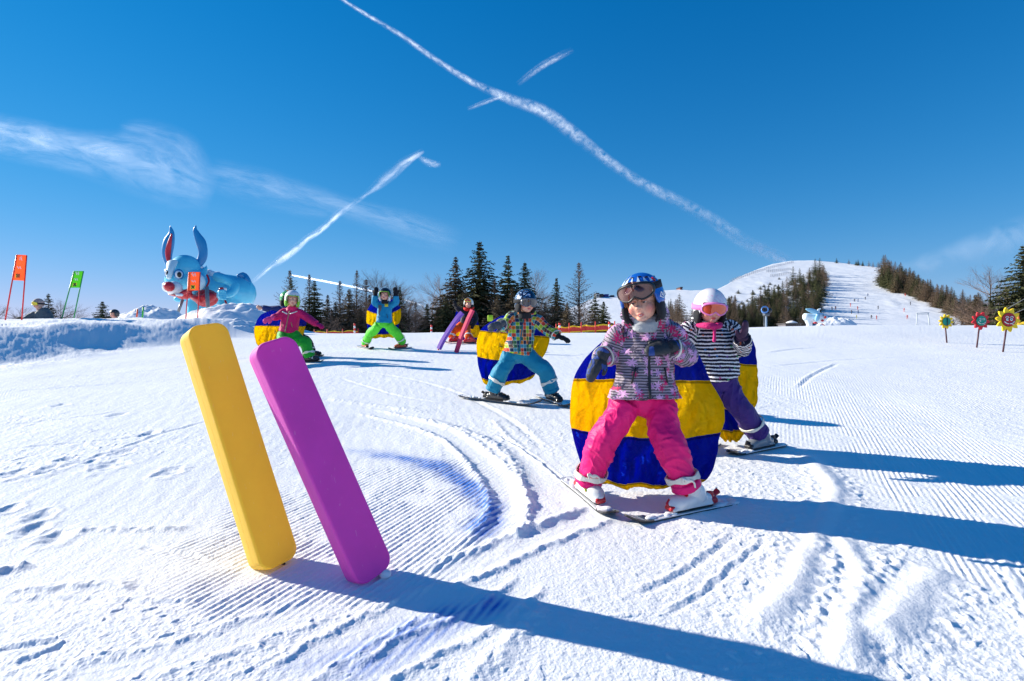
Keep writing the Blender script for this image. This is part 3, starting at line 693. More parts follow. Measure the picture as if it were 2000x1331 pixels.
def m_helmet(name, base, kind):
    m, t = newmat(name); x, y, z = fabuv(t); tc = t.n('TexCoord'); cb = t.n('Attribute', attribute_name='fab').outputs['Vector']; col = srgb(*base)
    if kind == 'peaks':      # light blue facets with white peaks along the brow
        f = t.n('TexNoise', ins={'Scale': 9.0, 'Detail': 1.0, 'Vector': cb}); col = t.mix(t.m('MULTIPLY', f.outputs[0], .5), srgb(16, 78, 178), srgb(40, 124, 214))
        a = t.m('ARCTAN2', x, t.m('MULTIPLY', y, -1.0)); fr = t.m('ABSOLUTE', t.m('SUBTRACT', t.m('FRACT', t.m('MULTIPLY', a, 1.9)), .5))
        h = t.m('ADD', t.m('MULTIPLY', t.m('SUBTRACT', .30, fr), .13), .078); pk = t.m('MULTIPLY', t.m('LESS_THAN', z, h), t.m('MULTIPLY', t.m('GREATER_THAN', z, .066), t.m('LESS_THAN', y, .03))); pk = pk
        g = t.n('SeparateXYZ', ins={0: cb}); rd = t.m('LESS_THAN', t.m('ADD', t.m('ABSOLUTE', t.m('SUBTRACT', x, .088)), t.m('ABSOLUTE', t.m('SUBTRACT', z, .072))), .014); col = t.mix(rd, col, srgb(210, 40, 60))
    elif kind == 'rings':
        v = t.n('TexVoronoi', feature='DISTANCE_TO_EDGE', ins={'Scale': 22.0, 'Vector': cb}); ln = t.m('LESS_THAN', t.m('ABSOLUTE', t.m('SUBTRACT', v.outputs[0], .2)), .03); col = t.mix(t.m('MULTIPLY', ln, .6), col, srgb(232, 160, 200))
    elif kind == 'swirl':
        n = t.n('TexNoise', ins={'Scale': 22.0, 'Detail': 2.0, 'Distortion': 2.2, 'Vector': cb}); k = t.m('GREATER_THAN', n.outputs[0], .52); side = t.m('LESS_THAN', x, .0)
        wc = t.ramp(n.outputs[0], [(0, srgb(70, 150, 215)), (.57, srgb(225, 232, 238))], 'CONSTANT'); col = t.mix(t.m('MULTIPLY', k, side), col, wc)
    elif kind == 'dots':
        v = t.n('TexVoronoi', ins={'Scale': 30.0, 'Vector': cb}); k = t.m('LESS_THAN', v.outputs[0], .22); low = t.m('LESS_THAN', z, .055); col = t.mix(t.m('MULTIPLY', k, low), col, srgb(220, 200, 90))
    t.bsdf(col, .25, None, **{'Coat Weight': .5, 'Coat Roughness': .1}); return m
def m_lens(name, rgb):
    m, t = newmat(name); tc = t.n('TexCoord'); n = t.n('TexNoise', ins={'Scale': 24.0, 'Detail': 1.0, 'Distortion': 1.5, 'Vector': tc.outputs['Object']})
    c = srgb(*rgb); col = t.ramp(n.outputs[0], [(.40, tuple(a * .90 for a in c[:3]) + (1,)), (.60, c)])
    t.bsdf(col, .08, None, **{'Metallic': .15, 'Coat Weight': 1.0, 'Coat Roughness': .03}); return m
BLK = mat('black_plastic', (26, 26, 30), .45, .2); BLKF = cloth('black_fabric', (34, 35, 40), .8); WHT = mat('white_plastic', (226, 228, 230), .3, .04, coat=.5)
ELA = cloth('white_elastic', (228, 226, 214), .8, cs=80); REDP = mat('red_plastic', (196, 24, 32), .3, .08, coat=.4); GRYP = mat('grey_plastic', (120, 124, 130), .35, .1, coat=.3)
SNOWY = mat('caked_snow', (.88, .89, .91), .8, .04, 60, .6, 120, .006)

# ------------------------------------------------------------------ people
def head_matrix(yaw, pitch, roll): return Matrix.Rotation(R(yaw), 3, 'Z') @ Matrix.Rotation(R(pitch), 3, 'X') @ Matrix.Rotation(R(roll), 3, 'Y')
def face_prims(b, c, M, s, k=1.0):
    """head of a child: skull, jaw, cheeks, nose, lips, brow; s = scale"""
    P = lambda x, y, z: c + M @ Vector((x * s, y * s, z * s))
    e = lambda p, r, n=18: b.ell(P(*p), tuple(q * s for q in r), M, n)
    e((0, .012, .022), (.069, .088, .080), 24); e((0, -.022, -.028), (.061, .066, .060), 22); e((0, -.038, -.060), (.036, .044, .028))
    for sx in (-1, 1): e((sx * .032, -.060, -.028), (.023, .022, .026)); e((sx * .027, -.078, .020), (.022, .010, .008)); e((sx * .076, .005, -.008), (.008, .016, .022), 12)
    e((0, -.070, -.070), (.024, .017, .014)); b.tube([P(0, -.080, .012), P(0, -.096, -.010)], [.009 * s, .0105 * s], 12, True); e((0, -.106, -.015), (.0125, .012, .0105), 14)
    for sx in (-1, 1): e((sx * .010, -.094, -.0185), (.0065, .008, .006), 10)
    e((0, -.0840, -.0470), (.017, .009, .0044), 14); e((0, -.0815, -.0555), (.014, .010, .0050), 14)
def limb(P0, P1, P2): return [Vector(P0), Vector(P1), Vector(P2)]

def helmet_shell(name, c, M, s, mtl, parent, brow=.030, ear=-.070, back=-.062, w_=(.098, .116, .110), th=.010, n=56, m_=30):
    V = []; fab = []
    for layer in (0, 1):
        for i in range(m_):
            for j in range(n):
                ph = 2 * math.pi * j / n                      # 0 = front (-y)
                a = abs((ph + math.pi) % (2 * math.pi) - math.pi)
                f = 1 - float(sstep(.78, 1.02, a)); bk = float(sstep(1.7, 2.7, a))
                cut = f * brow + (1 - f) * ((1 - bk) * ear + bk * back)
                zt = cut / w_[2]; th_max = math.acos(max(-1, min(1, max(zt, -.72))))
                t = th_max * i / (m_ - 1); r_ = math.sin(t) if t < math.pi / 2 else 1 - .12 * (t - math.pi / 2)
                g = 1 if layer == 0 else 1 - th / .1
                x = w_[0] * r_ * math.sin(ph) * g; y = -w_[1] * r_ * math.cos(ph) * g + .012; z = w_[2] * math.cos(t) * g if t < math.pi / 2 else (w_[2] * math.cos(t)) 
                if layer == 0 and i > m_ - 4: x *= 1.012; y *= 1.01
                V.append(c + M @ (Vector((x, y, z)) * s)); fab.append((x, y, z))
    Fc = []
    for i in range(m_ - 1):
        for j in range(n):
            a, b_ = i * n + j, i * n + (j + 1) % n; Fc.append((a, a + n, b_ + n, b_)); o = m_ * n; Fc.append((o + a, o + b_, o + b_ + n, o + a + n))
    o = m_ * n; l = (m_ - 1) * n
    for j in range(n): Fc.append((l + j, o + l + j, o + l + (j + 1) % n, l + (j + 1) % n))
    return mesh_obj(name, V, Fc, mtl, parent, fab=fab)
def side_pads(c, M, s, mtl, parent):
    b = Blob()
    for sx in (-1, 1):
        b.ell(c + M @ (Vector((sx * .076, -.002, -.042)) * s), (.020 * s, .056 * s, .058 * s), M)
        b.tube([c + M @ (Vector((sx * .078, -.012, -.05)) * s), c + M @ (Vector((sx * .05, -.045, -.098)) * s)], [.010 * s, .007 * s])
    b.ell(c + M @ (Vector((0, .07, -.05)) * s), (.06 * s, .035 * s, .045 * s), M)
    return b.build('helmet_liner', mtl, parent, .006 * s, 3, fab=False)
def goggles(c, M, s, frame_m, lens_m, strap_m, parent, z=.0, hw=.073, hh=.036, rr=.0065, tilt=0, lift=0.0, band_h=.016, strap=True, hk=1.03, strap_dz=-.012):
    Mt = M @ Matrix.Rotation(R(tilt), 3, 'Y'); n = 48
    def rim(u, k=1.0):
        cx, sx = math.cos(u), math.sin(u); x = hw * k * math.copysign(abs(cx) ** .75, cx); zz = hh * k * math.copysign(abs(sx) ** .8, sx)
        if sx < 0: zz += .021 * math.exp(-(x / .017) ** 2) * k
        else: zz += .003 * math.exp(-(x / .03) ** 2)
        return Vector((x, -(.112 + lift) + 6.2 * x * x, zz + z)) * s
    fr = MB(); pts = [c + Mt @ rim(2 * math.pi * i / n) for i in range(n + 1)]
    V = []; q = 10
    for i in range(n):
        t = (pts[(i + 1) % n] - pts[i - 1]).normalized(); a = (Mt @ Vector((0, 1, 0))); a = (a - t * a.dot(t)).normalized(); bb = t.cross(a)
        for j in range(q):
            th = 2 * math.pi * j / q; V.append(pts[i] + a * (math.cos(th) * .014 * s + .008 * s) + bb * math.sin(th) * rr * s)
    fr.add(V, [(i * q + j, i * q + (j + 1) % q, ((i + 1) % n) * q + (j + 1) % q, ((i + 1) % n) * q + j) for i in range(n) for j in range(q)])
    g = fr.build('goggles', frame_m, parent)
    V = [c + Mt @ (Vector((0, -(.112 + lift) - .003, z + .004)) * s)]
    for k in (.35, .7, .97):
        V += [c + Mt @ (rim(2 * math.pi * i / n, k) + Vector((0, -.003 * s, z * s * (1 - k)))) for i in range(n)]
    Fc = [(0, 1 + i, 1 + (i + 1) % n) for i in range(n)] + [(1 + r_ * n + i, 1 + (r_ + 1) * n + i, 1 + (r_ + 1) * n + (i + 1) % n, 1 + r_ * n + (i + 1) % n) for r_ in (0, 1) for i in range(n)]
    ln = mesh_obj('lens', V, Fc, lens_m, g)
    if strap:
        V = []; k = 26
        for i in range(k + 1):
            a = R(40) + (R(320) - R(40)) * i / k; zz = z + .006 + strap_dz * math.sin((a - R(40)) / R(280) * math.pi); fz = math.sqrt(max(.15, 1 - ((zz - .012) / (.113 * hk)) ** 2)) * hk * 1.03; x = .098 * fz * math.sin(a); y = -.116 * fz * math.cos(a) + .012
            for hz_ in (-band_h, band_h): V.append(c + Mt @ (Vector((x, y, zz + hz_)) * s))
        V2 = [v + (v - c).normalized() * .003 * s for v in V]; N_ = len(V); al = V + V2
        Fc = [(2 * i, 2 * i + 1, 2 * i + 3, 2 * i + 2) for i in range(k)] + [(N_ + 2 * i, N_ + 2 * i + 2, N_ + 2 * i + 3, N_ + 2 * i + 1) for i in range(k)] + [(2 * i, 2 * i + 2, N_ + 2 * i + 2, N_ + 2 * i) for i in range(k)] + [(2 * i + 1, N_ + 2 * i + 1, N_ + 2 * i + 3, 2 * i + 3) for i in range(k)]
        mesh_obj('strap', al, Fc, strap_m, g)
    return g
def glove(wr, d, pn, s, mtl, parent, thumb=1, curl=.5, mitten=False, back_m=None, voxel=.004, cuff=True, label=None):
    """wr wrist, d towards the fingertips, pn back-of-hand normal, thumb = +-1 side"""
    d = Vector(d).normalized(); pn = Vector(pn); pn = (pn - d * pn.dot(d)).normalized(); sd = d.cross(pn).normalized() * thumb
    Mx = Matrix((sd, d, pn)).transposed(); b = Blob(); Q = lambda x, y, z: Vector(wr) + Mx @ Vector((x * s, y * s, z * s))
    if cuff: b.tube([Q(0, -.035, 0), Q(0, .012, 0)], [(.040 * s, .036 * s), (.034 * s, .026 * s)], 16)
    b.ell(Q(0, .045, 0), (.036 * s, .042 * s, .021 * s), Mx)
    if mitten:
        b.tube([Q(0, .06, 0), Q(0, .095, -.012 * curl), Q(0, .118, -.034 * curl)], [(.034 * s, .018 * s), (.031 * s, .017 * s), (.022 * s, .014 * s)], 18, True, 3, ref=tuple(sd))
    else:
        for k, (x, l) in enumerate(((.025, .88), (.0085, 1.0), (-.0085, .96), (-.024, .76))):
            b.tube([Q(x, .066, 0), Q(x * 1.08, .066 + .026 * l, -.006 * curl), Q(x * 1.1, .066 + .044 * l, -.024 * curl), Q(x * 1.08, .066 + .056 * l, -.042 * curl)], [.0098 * s, .0095 * s, .009 * s, .0078 * s], 10, True, 2)
    b.tube([Q(.028, .022, -.004), Q(.047, .046, -.012), Q(.050, .070, -.022)], [.014 * s, .0125 * s, .010 * s], 12, True, 2)
    g = b.build('glove', mtl, parent, voxel * s, 3, .0012, .002, 30, fab=False)
    if label: g['label'] = label
    return g
def bare_hand(wr, d, pn, s, mtl, parent, thumb=1):
    d = Vector(d).normalized(); pn = Vector(pn); pn = (pn - d * pn.dot(d)).normalized(); sd = d.cross(pn).normalized() * thumb
    Mx = Matrix((sd, d, pn)).transposed(); b = Blob(); Q = lambda x, y, z: Vector(wr) + Mx @ Vector((x * s, y * s, z * s))
    b.ell(Q(0, .03, 0), (.026 * s, .034 * s, .014 * s), Mx); b.tube([Q(0, -.02, 0), Q(0, .02, 0)], [.017 * s, .018 * s])
    for x, l in ((.018, .9), (.006, 1), (-.006, .95), (-.017, .75)):
        b.tube([Q(x, .05, 0), Q(x, .05 + .018 * l, -.008), Q(x, .05 + .020 * l, -.024), Q(x, .046, -.030)], [.0072 * s, .007 * s, .0065 * s, .006 * s], 10, True, 2)
    b.tube([Q(.022, .015, -.004), Q(.032, .035, -.016), Q(.018, .05, -.030)], [.010 * s, .0085 * s, .007 * s], 10, True, 2)
    return b.build('hand', mtl, parent, .003, 2, fab=False)

def ski_thing(tail, tip, label, top_m, tip_m, bind_m, width=.072, lift=.006, foot=.47, group=None, snowy=False, heel_m=None):
    """tail, tip: points on the ground; returns (thing, foot point, forward, up)"""
    tail = Vector(tail); tip = Vector(tip); f = (tip - tail).normalized(); L = (tip - tail).length
    side = f.cross(Vector((0, 0, 1))).normalized(); up = side.cross(f).normalized(); o = tail + up * lift
    root = empty('ski', tail, label, 'ski', group)
    n = 30; V = []; V2 = []
    for i in range(n + 1):
        t = i / n; w_ = width * (.5 + .10 * (2 * t - 1) ** 2 + .05 * t)
        if t > .90: w_ *= math.sqrt(max(0, 1 - ((t - .90) / .101) ** 2)) * .96 + .04
        if t < .03: w_ *= .75
        rise = max(0, (t - .80) / .2) ** 2 * .055 * L + max(0, (.05 - t) / .05) ** 2 * .006
        for sx in (-1, 1):
            p = o + f * (t * L) + side * (sx * w_) + up * rise; V.append((p, t))
    th = .010
    k_tip = int(.80 * n)
    def slab(i0, i1, z0, z1, nm, mtl, par, inset=1.0):
        P = []; 
        for i in range(i0, i1 + 1):
            a, b_ = V[2 * i][0], V[2 * i + 1][0]; m_ = (a + b_) / 2
            for q in (a, b_):
                for z in (z0, z1): P.append(m_ + (q - m_) * inset + up * z)
        Fc = []; c_ = i1 - i0
        for i in range(c_):
            k = 4 * i; Fc += [(k, k + 2, k + 6, k + 4), (k + 1, k + 5, k + 7, k + 3), (k, k + 4, k + 5, k + 1), (k + 2, k + 3, k + 7, k + 6)]
        Fc += [(0, 1, 3, 2), (4 * c_, 4 * c_ + 2, 4 * c_ + 3, 4 * c_ + 1)]
        return mesh_obj(nm, P, Fc, mtl, par, False)
    slab(0, n, 0, th * .5, 'edge', BLK, root, 1.02)
    slab(0, k_tip, th * .5, th, 'top_sheet', top_m, root); slab(k_tip, n, th * .5, th + .001, 'tip', tip_m, root)
    ft = o + f * (L * foot) + up * (th + .012)
    Mx = Matrix((side, f, up)).transposed(); Q = lambda x, y, z: ft + Mx @ Vector((x, y, z))
    m = MB(); m.box(Q(0, 0, -.006), width * .74, .22, .012, Mx, .004); m.build('binding_plate', BLK, root, False)
    b = Blob(); b.box(Q(0, .112, .010), .052, .040, .024, Mx, .006); b.tube([Q(0, .120, .012), Q(0, .098, .030)], [(.026, .012), (.030, .010)], 14); b.build('toe_piece', bind_m, root, .0035, 2, fab=False)
    b = Blob(); b.box(Q(0, -.118, .012), .046, .050, .028, Mx, .006); b.tube([Q(0, -.112, .018), Q(0, -.108, .052)], [(.022, .014), (.018, .012)], 14); b.tube([Q(0, -.125, .03), Q(0, -.165, .05)], [(.013, .005), (.016, .005)], 10); b.build('heel_piece', heel_m or bind_m, root, .0035, 2, fab=False)
    if snowy:
        b = Blob(); rg = random.Random(hash(label) % 999)
        for i in range(36):
            t = rg.uniform(.03, .86); 
            if abs(t - foot) * L < .12: continue
            a, b_ = V[2 * int(t * n)][0], V[2 * int(t * n) + 1][0]; p = a.lerp(b_, rg.uniform(.15, .85)) + up * th
            b.ell(p, (rg.uniform(.012, .026), rg.uniform(.014, .034), rg.uniform(.004, .012)), Mx, 10)
        b.build('caked_snow', SNOWY, root, .004, 2, bump=.002, fab=False)['kind'] = 'stuff'
    return root, ft, f, up
def boot(ft, f, up, ankle, shell_m, cuff_m, buckle_m, parent, s=1.0, dark=None, label=None, accent=None):
    """ski boot standing at ft, shin towards ankle point"""
    side = f.cross(up).normalized(); Mx = Matrix((side, f, up)).transposed(); Q = lambda x, y, z: ft + Mx @ Vector((x * s, y * s, z * s))
    ank = Vector(ankle); b = Blob()
    b.tube([Q(0, -.090, .026), Q(0, -.03, .030), Q(0, .04, .032), Q(0, .085, .028), Q(0, .112, .020)], [(.030 * s, .026 * s), (.037 * s, .032 * s), (.041 * s, .033 * s), (.038 * s, .026 * s), (.026 * s, .016 * s)], 18, True, 3)
    b.box(Q(0, .008, .006), .066 * s, .235 * s, .014 * s, Mx, .004)
    sh = Q(0, -.035, .06); tp = sh + (ank - sh) * .9
    b.tube([Q(0, -.045, .03), sh, tp], [(.036 * s, .042 * s), (.041 * s, .045 * s), (.045 * s, .048 * s)], 20, False, 3)
    o = b.build('boot', shell_m, parent, .005 * s, 4, bump=.0015, fab=False)
    if label: o['label'] = label
    c_ = Blob(); d = (tp - sh).normalized(); ff = (f - d * f.dot(d)).normalized()
    c_.tube([sh + (tp - sh) * .25, tp + d * .004], [(.046 * s, .050 * s), (.049 * s, .052 * s)], 20); c_.build('cuff', cuff_m, o, .005 * s, 3, fab=False)
    if dark:
        b = MB(); M2 = Mx @ Matrix.Rotation(R(-42), 3, 'X'); b.ell(Q(0, .012, .078), (.026 * s, .030 * s, .014 * s), M2, 16); b.build('instep_panel', dark, o)
    if accent:
        m = MB(); m.tube([Q(.041, -.03, .05), Q(.043, .0, .066), Q(.043, .03, .05), Q(.041, .055, .036)], [.005 * s] * 4, 8); m.build('swirl', accent, o)
    for y, z in ((.045, .060), (.012, .074)):
        m = MB(); m.box(Q(.004, y, z), .070 * s, .014 * s, .010 * s, Mx @ Matrix.Rotation(R(-25), 3, 'X'), .003); m.box(Q(.036, y - .004, z - .022), .012 * s, .018 * s, .024 * s, Mx, .003); m.build('buckle', buckle_m, o, False)
    return o
def strap_band(p, d, r, mtl, parent, name='ankle_strap', w_=.012, knot=True):
    d = Vector(d).normalized(); a = d.orthogonal().normalized(); b_ = d.cross(a); n = 28; V = []
    rg = random.Random(int(abs(p.x) * 1e4)); k1 = rg.uniform(0, 6)
    for i in range(n):
        th = 2 * math.pi * i / n; rr = r * (1 + .05 * math.sin(3 * th + k1)); off = .010 * math.sin(th + k1) + .004 * math.sin(2 * th)
        for (dr, dz) in ((0, -w_), (.005, -w_ * .9), (.005, w_ * .9), (0, w_)): V.append(p + (a * math.cos(th) + b_ * math.sin(th)) * (rr + dr) + d * (off + dz * (1 + .35 * math.sin(5 * th + k1))))
    Fc = [(i * 4 + j, i * 4 + (j + 1) % 4, ((i + 1) % n) * 4 + (j + 1) % 4, ((i + 1) % n) * 4 + j) for i in range(n) for j in range(4)]
    o = mesh_obj(name, V, Fc, mtl, parent, False)
    if knot:
        c = p + Vector((0, -1, 0)) * (r + .006); b = Blob(); b.ell(c, (.016, .010, .012)); b.tube([c, c + Vector((-.028, -.01, .012)), c + Vector((-.02, -.004, -.012))], [(.004, .009)] * 3, 10, True, 3); b.tube([c, c + Vector((.022, -.008, -.004)), c + Vector((.03, -.002, -.028))], [(.004, .009)] * 3, 10, True, 3)
        b.build('knot', mtl, o, .003, 2, fab=False)
    return o

def cape_mesh(rows, D, depth, m, parent, name='cape', seed=0, cols=46, sub=10, amp=.02):
    """rows: (v, px_left, px_right, py_left, py_right, py_sag) outline; billows away behind the skier"""
    P = smooth_path(rows, sub); V = []; fab = []
    vs = np.array([p[0] for p in P])
    for p in P:
        for j in range(cols):
            u = j / (cols - 1) * 2 - 1; k = (u + 1) / 2
            px = p[1] + (p[2] - p[1]) * k; py = p[3] + (p[4] - p[3]) * k + p[5] * (1 - u * u)
            vv = (p[0] - vs[0]) / max(1e-6, vs[-1] - vs[0]); dy = depth * (1 - u * u) ** .6 * (.35 + .65 * math.sin(math.pi * min(1, max(0, vv * .85 + .12)))) + .04
            V.append((px, py, dy)); fab.append((u, p[0], 0))
    V = np.array(V); fab = np.array(fab)
    W = np.array([U(a, b, D + d) for a, b, d in V]); 
    q = np.stack([fab[:, 0] * 3.2 + seed, fab[:, 1] * 2.4, np.zeros(len(V))], 1)
    W[:, 1] += amp * (1 - 2.4 * np.abs(perlin3(q))) * (1 - np.abs(fab[:, 0]) ** 6) + amp * .5 * perlin3(q * 3.1)
    fold = perlin3(np.stack([fab[:, 0] * 7 + fab[:, 1] * 4, fab[:, 1] * 1.2 - fab[:, 0], np.full(len(V), seed + 3.3)], 1)); W[:, 1] += amp * .8 * (1 - 3 * np.abs(fold)); f2 = perlin3(np.stack([fab[:, 0] * 13 - fab[:, 1] * 9, fab[:, 1] * 5 + fab[:, 0] * 3, np.full(len(V), seed + 7.3)], 1)); W[:, 1] += amp * .35 * (1 - 3 * np.abs(f2)); W[:, 2] += .012 * np.sin(fab[:, 0] * 9 + seed) * np.clip(fab[:, 1] - .8, 0, 1) * 5 * .6
    o = mesh_obj(name, W, grid_faces(len(P), cols), m, parent, True, fab=fab)
    sm = o.modifiers.new('thickness', 'SOLIDIFY'); sm.thickness = .002
    return o
def text_mesh(txt, size, M4, mtl, parent, name='lettering', ext=.0008):
    cu = bpy.data.curves.new(name, 'FONT'); cu.body = txt; cu.size = size; cu.extrude = ext; cu.align_x = 'CENTER'; cu.align_y = 'CENTER'
    o = bpy.data.objects.new('tmp', cu); COL.objects.link(o); dg = bpy.context.evaluated_depsgraph_get(); me = bpy.data.meshes.new_from_object(o.evaluated_get(dg)); bpy.data.objects.remove(o)
    me.transform(M4); me.materials.clear(); me.materials.append(mtl); q = bpy.data.objects.new(name, me); COL.objects.link(q); q.parent = parent; q.location = -Vector(root_loc(parent)); return q

def person(spec):
    """spec in photo pixels (+ depth offset) at distance D; builds body, clothes, helmet, goggles, gloves, boots, cape and the two skis"""
    D = spec['D']; s = spec.get('s', 1.0); vx = spec.get('voxel', .006); hv = spec.get('hvoxel', vx * .6); sd = spec.get('seed', 1)
    def P(a): return U(a[0], a[1], D, a[2] if len(a) > 2 else 0.0)
    gx = P(spec['hips'][0]).lerp(P(spec['hips'][1]), .5); g = Vector((gx.x, D, float(base_z(gx.x, D))))
    skis = []
    for k, sk in enumerate(spec.get('skis', [])):
        ta, ti = sk['tail'], sk['tip']; ta = G(*ta) if len(ta) == 2 else Vector(ta); ti = G(*ti) if len(ti) == 2 else Vector(ti)
        skis.append(ski_thing(ta, ti, sk['label'], sk['top'], sk['tipm'], sk['bind'], foot=sk.get('foot', .47), group=spec.get('skigroup'), snowy=sk.get('snowy', False), width=sk.get('w', .072), heel_m=sk.get('heel')))
    hc = P(spec['head']); M = head_matrix(*spec['face']); hs = spec.get('hs', 1.0)
    # -- body: one continuous skin
    b = Blob(); face_prims(b, hc, M, hs)
    shl, shr = P(spec['sh'][0]), P(spec['sh'][1]); hl, hr = P(spec['hips'][0]), P(spec['hips'][1]); nk = shl.lerp(shr, .5) + Vector((0, .01, .02)); pel = hl.lerp(hr, .5)
    b.tube([hc + M @ Vector((0, .02, -.04)) * hs, nk], [.036 * hs, .040 * hs], 14, True)
    b.tube([nk, nk.lerp(pel, .5), pel], [(.060, .05), (.062, .055), (.068, .055)], 16, True, 3)
    arms = []
    for k in (0, 1):
        a = [P(p) for p in spec['arms'][k]]; arms.append(a); b.tube([nk.lerp(a[0], .8), a[1], a[2]], [.030, .024, .018], 12, True, 3)
    legs = []
    for k in (0, 1):
        a = [P(p) for p in spec['legs'][k]]
        if k < len(skis):
            ft, f, up = skis[k][1:]; an = a[2]; tgt = U(an[0] / an[1] * F + 1000, 665.5 - an[2] / an[1] * F, ft.y); a[2] = tgt
            hp = a[0]; kn = a[1]; Dk = (hp.y + tgt.y) / 2 - spec.get('bend', .05); a[1] = U(kn[0] / kn[1] * F + 1000, 665.5 - kn[2] / kn[1] * F, Dk)
        legs.append(a); b.tube([a[0], a[1], a[2]], [.046, .034, .024], 12, True, 3)
    Mi = M.transposed()
    def lf(V):
        q = (V - np.array(hc)) @ np.array(Mi).T / hs; return q
    gsk = spec.get('skin') or MATS.setdefault('skin', m_skin('skin'))
    body = b.build('person', gsk, None, spec.get('bvoxel', vx * .7), 3, fab=False, fabfn=lf)
    body.location = g; me = body.data
    co = np.empty(len(me.vertices) * 3, np.float32); me.vertices.foreach_get('co', co); co = co.reshape(-1, 3) - np.array(g, dtype=np.float32); me.vertices.foreach_set('co', co.ravel()); me.update()
    tag(body, spec['label'], 'person', spec.get('group'))
    bpy.context.view_layer.update()
    # -- eyes, brows, hair
    if spec.get('eyes'):
        for sx in (-1, 1):
            q = hc + M @ Vector((sx * .0245, -.0705, .006)) * hs; m = MB(); m.ell(q, (.0112 * hs, .0100 * hs, .0078 * hs), M, 16); e_ = m.build('eye', MATS.setdefault('eyewhite', mat('eyewhite', (196, 186, 182), .3, .03)), body)
            m = MB(); m.ell(q + M @ Vector((-.0008, -.0080, -.0030)) * hs, (.0062 * hs, .0028 * hs, .0052 * hs), M, 14); m.build('iris', MATS.setdefault('iris', mat('iris', (62, 62, 70), .2, .2)), e_)
            m = MB(); m.ell(q + M @ Vector((0, -.0010, .0036)) * hs, (.0132 * hs, .0112 * hs, .0068 * hs), M, 16); m.build('eyelid', MATS.setdefault('lid', mat('lid', (202, 140, 122), .6, .05)), e_)
            m = MB(); m.tube([q + M @ Vector((x_, -.0105 - .0 * x_, -.001 + .0022 * (1 - (x_ / .012) ** 2))) * hs for x_ in (-.012, -.006, 0, .006, .012)], [.0010 * hs] * 5, 6); m.build('eyelashes', MATS.setdefault('lash', mat('lash', (60, 40, 34), .7)), e_)
        m = MB(); m.ell(hc + M @ Vector((0, -.0880, -.0513)) * hs, (.0092 * hs, .0040 * hs, .0024 * hs), M, 12); m.build('teeth', MATS.setdefault('teeth', mat('teeth', (226, 218, 210), .3, .03)), body)
        for sx in (-1, 1):
            m = MB(); m.ell(hc + M @ Vector((sx * .0055, -.106, -.0228)) * hs, (.0022 * hs, .0020 * hs, .0015 * hs), M, 8); m.build('nostril', MATS.setdefault('nostril', mat('nostril', (120, 50, 44), .8)), body)
    if spec.get('hair'):
        HM = MATS.setdefault('hair', mat('hair', spec['hair'], .5, .35, 120, .6, 300, .003)); m = MB(); rg = random.Random(4)
        for sx in (-1,):
            for i in range(34):
                x0 = .062 + rg.uniform(-.006, .010); y0 = -.052 + rg.uniform(-.006, .018); pts = [hc + M @ (Vector((sx * (x0 + rg.uniform(0, .006)), y0 + .012 * j, .020 - .026 * j)) + Vector((rg.uniform(-.003, .003), rg.uniform(-.003, .003), 0))) * hs for j in range(5)]
                m.tube(pts, [.0022 * hs] * 4 + [.0008], 5)
        m.build('hair', HM, body)
    # -- jacket
    J = spec['jacket']; b = Blob(); tw, td = J.get('w', .125), J.get('d', .095)
    top = nk + Vector((0, 0, .005)); hem = P(J['hem']); mid = top.lerp(hem, .5) + Vector((0, .0, 0)); hw_ = J.get('hemw', .16)
    ax = (shr - shl).normalized()
    b.tube([top, top.lerp(hem, .12), top.lerp(hem, .35), top.lerp(hem, .7), hem], [(tw * .55, td * .6), (tw * .92, td * .86), (tw, td), (tw * 1.02, td * 1.05), (hw_, td * 1.22)], 28, False, 4, 'p', ref=tuple(ax))
    ar = J.get('ar', (.062, .052, .046))
    for k in (0, 1):
        a = arms[k]; st = nk.lerp(a[0], .62) + Vector((0, 0, -.012)); wv = (a[2] - a[1]).normalized(); end = a[2] - wv * .004
        b.tube([st, a[0], a[0].lerp(a[1], .5), a[1], a[1].lerp(end, .55), end], [ar[0] * .95, ar[0], (ar[0] + ar[1]) / 2, ar[1], (ar[1] + ar[2]) / 2, ar[2]], 18, False, 4)
    b.tube([nk + Vector((0, 0, -.03)), nk + (hc - nk) * .42 + Vector((0, .008, 0))], [(.085, .07), (.066 * hs, .062 * hs)], 20, mode='p')     # collar
    if J.get('hood'): b.tube([nk + Vector((-.085, -.03, .02)), nk + Vector((-.05, .06, .035)), nk + Vector((.05, .06, .035)), nk + Vector((.085, -.03, .02))], [.022, .036, .036, .022], 12, True, 4, 'p')
    jk = b.build('jacket', J['mat'], body, vx, 5, J.get('wr', .0055), J.get('bump', .006), J.get('freq', 16), seed=sd)
    if J.get('label'): jk['label'] = J['label']
    # zip line following the front of the torso
    if J.get('zip'):
        m = MB(); pts = []
        for t in np.linspace(.04, .98, 14):
            c_ = top.lerp(hem, float(t)); r_ = np.interp(t, [0, .12, .35, .7, 1], [td * .6, td * .86, td, td * 1.05, td * 1.22]); pts.append(c_ + Vector((J.get('zx', 0), -r_ - .005, 0)))
        m.tube(pts, [(.006, .003)] * len(pts), 8); m.build('zip', J['zip'], jk)
    if J.get('collar_in'):
        b = Blob(); c0 = hc + M @ Vector((0, -.006, -.090)) * hs; b.tube([c0 + Vector((0, .012, -.045)), c0, c0 + Vector((0, -.012, .018))], [(.054, .052), (.054, .056), (.049, .052)], 24, False, 3, 'p'); b.build('roll_neck', J['collar_in'], jk, .0045, 2, .004, .002, 60, fab=False)
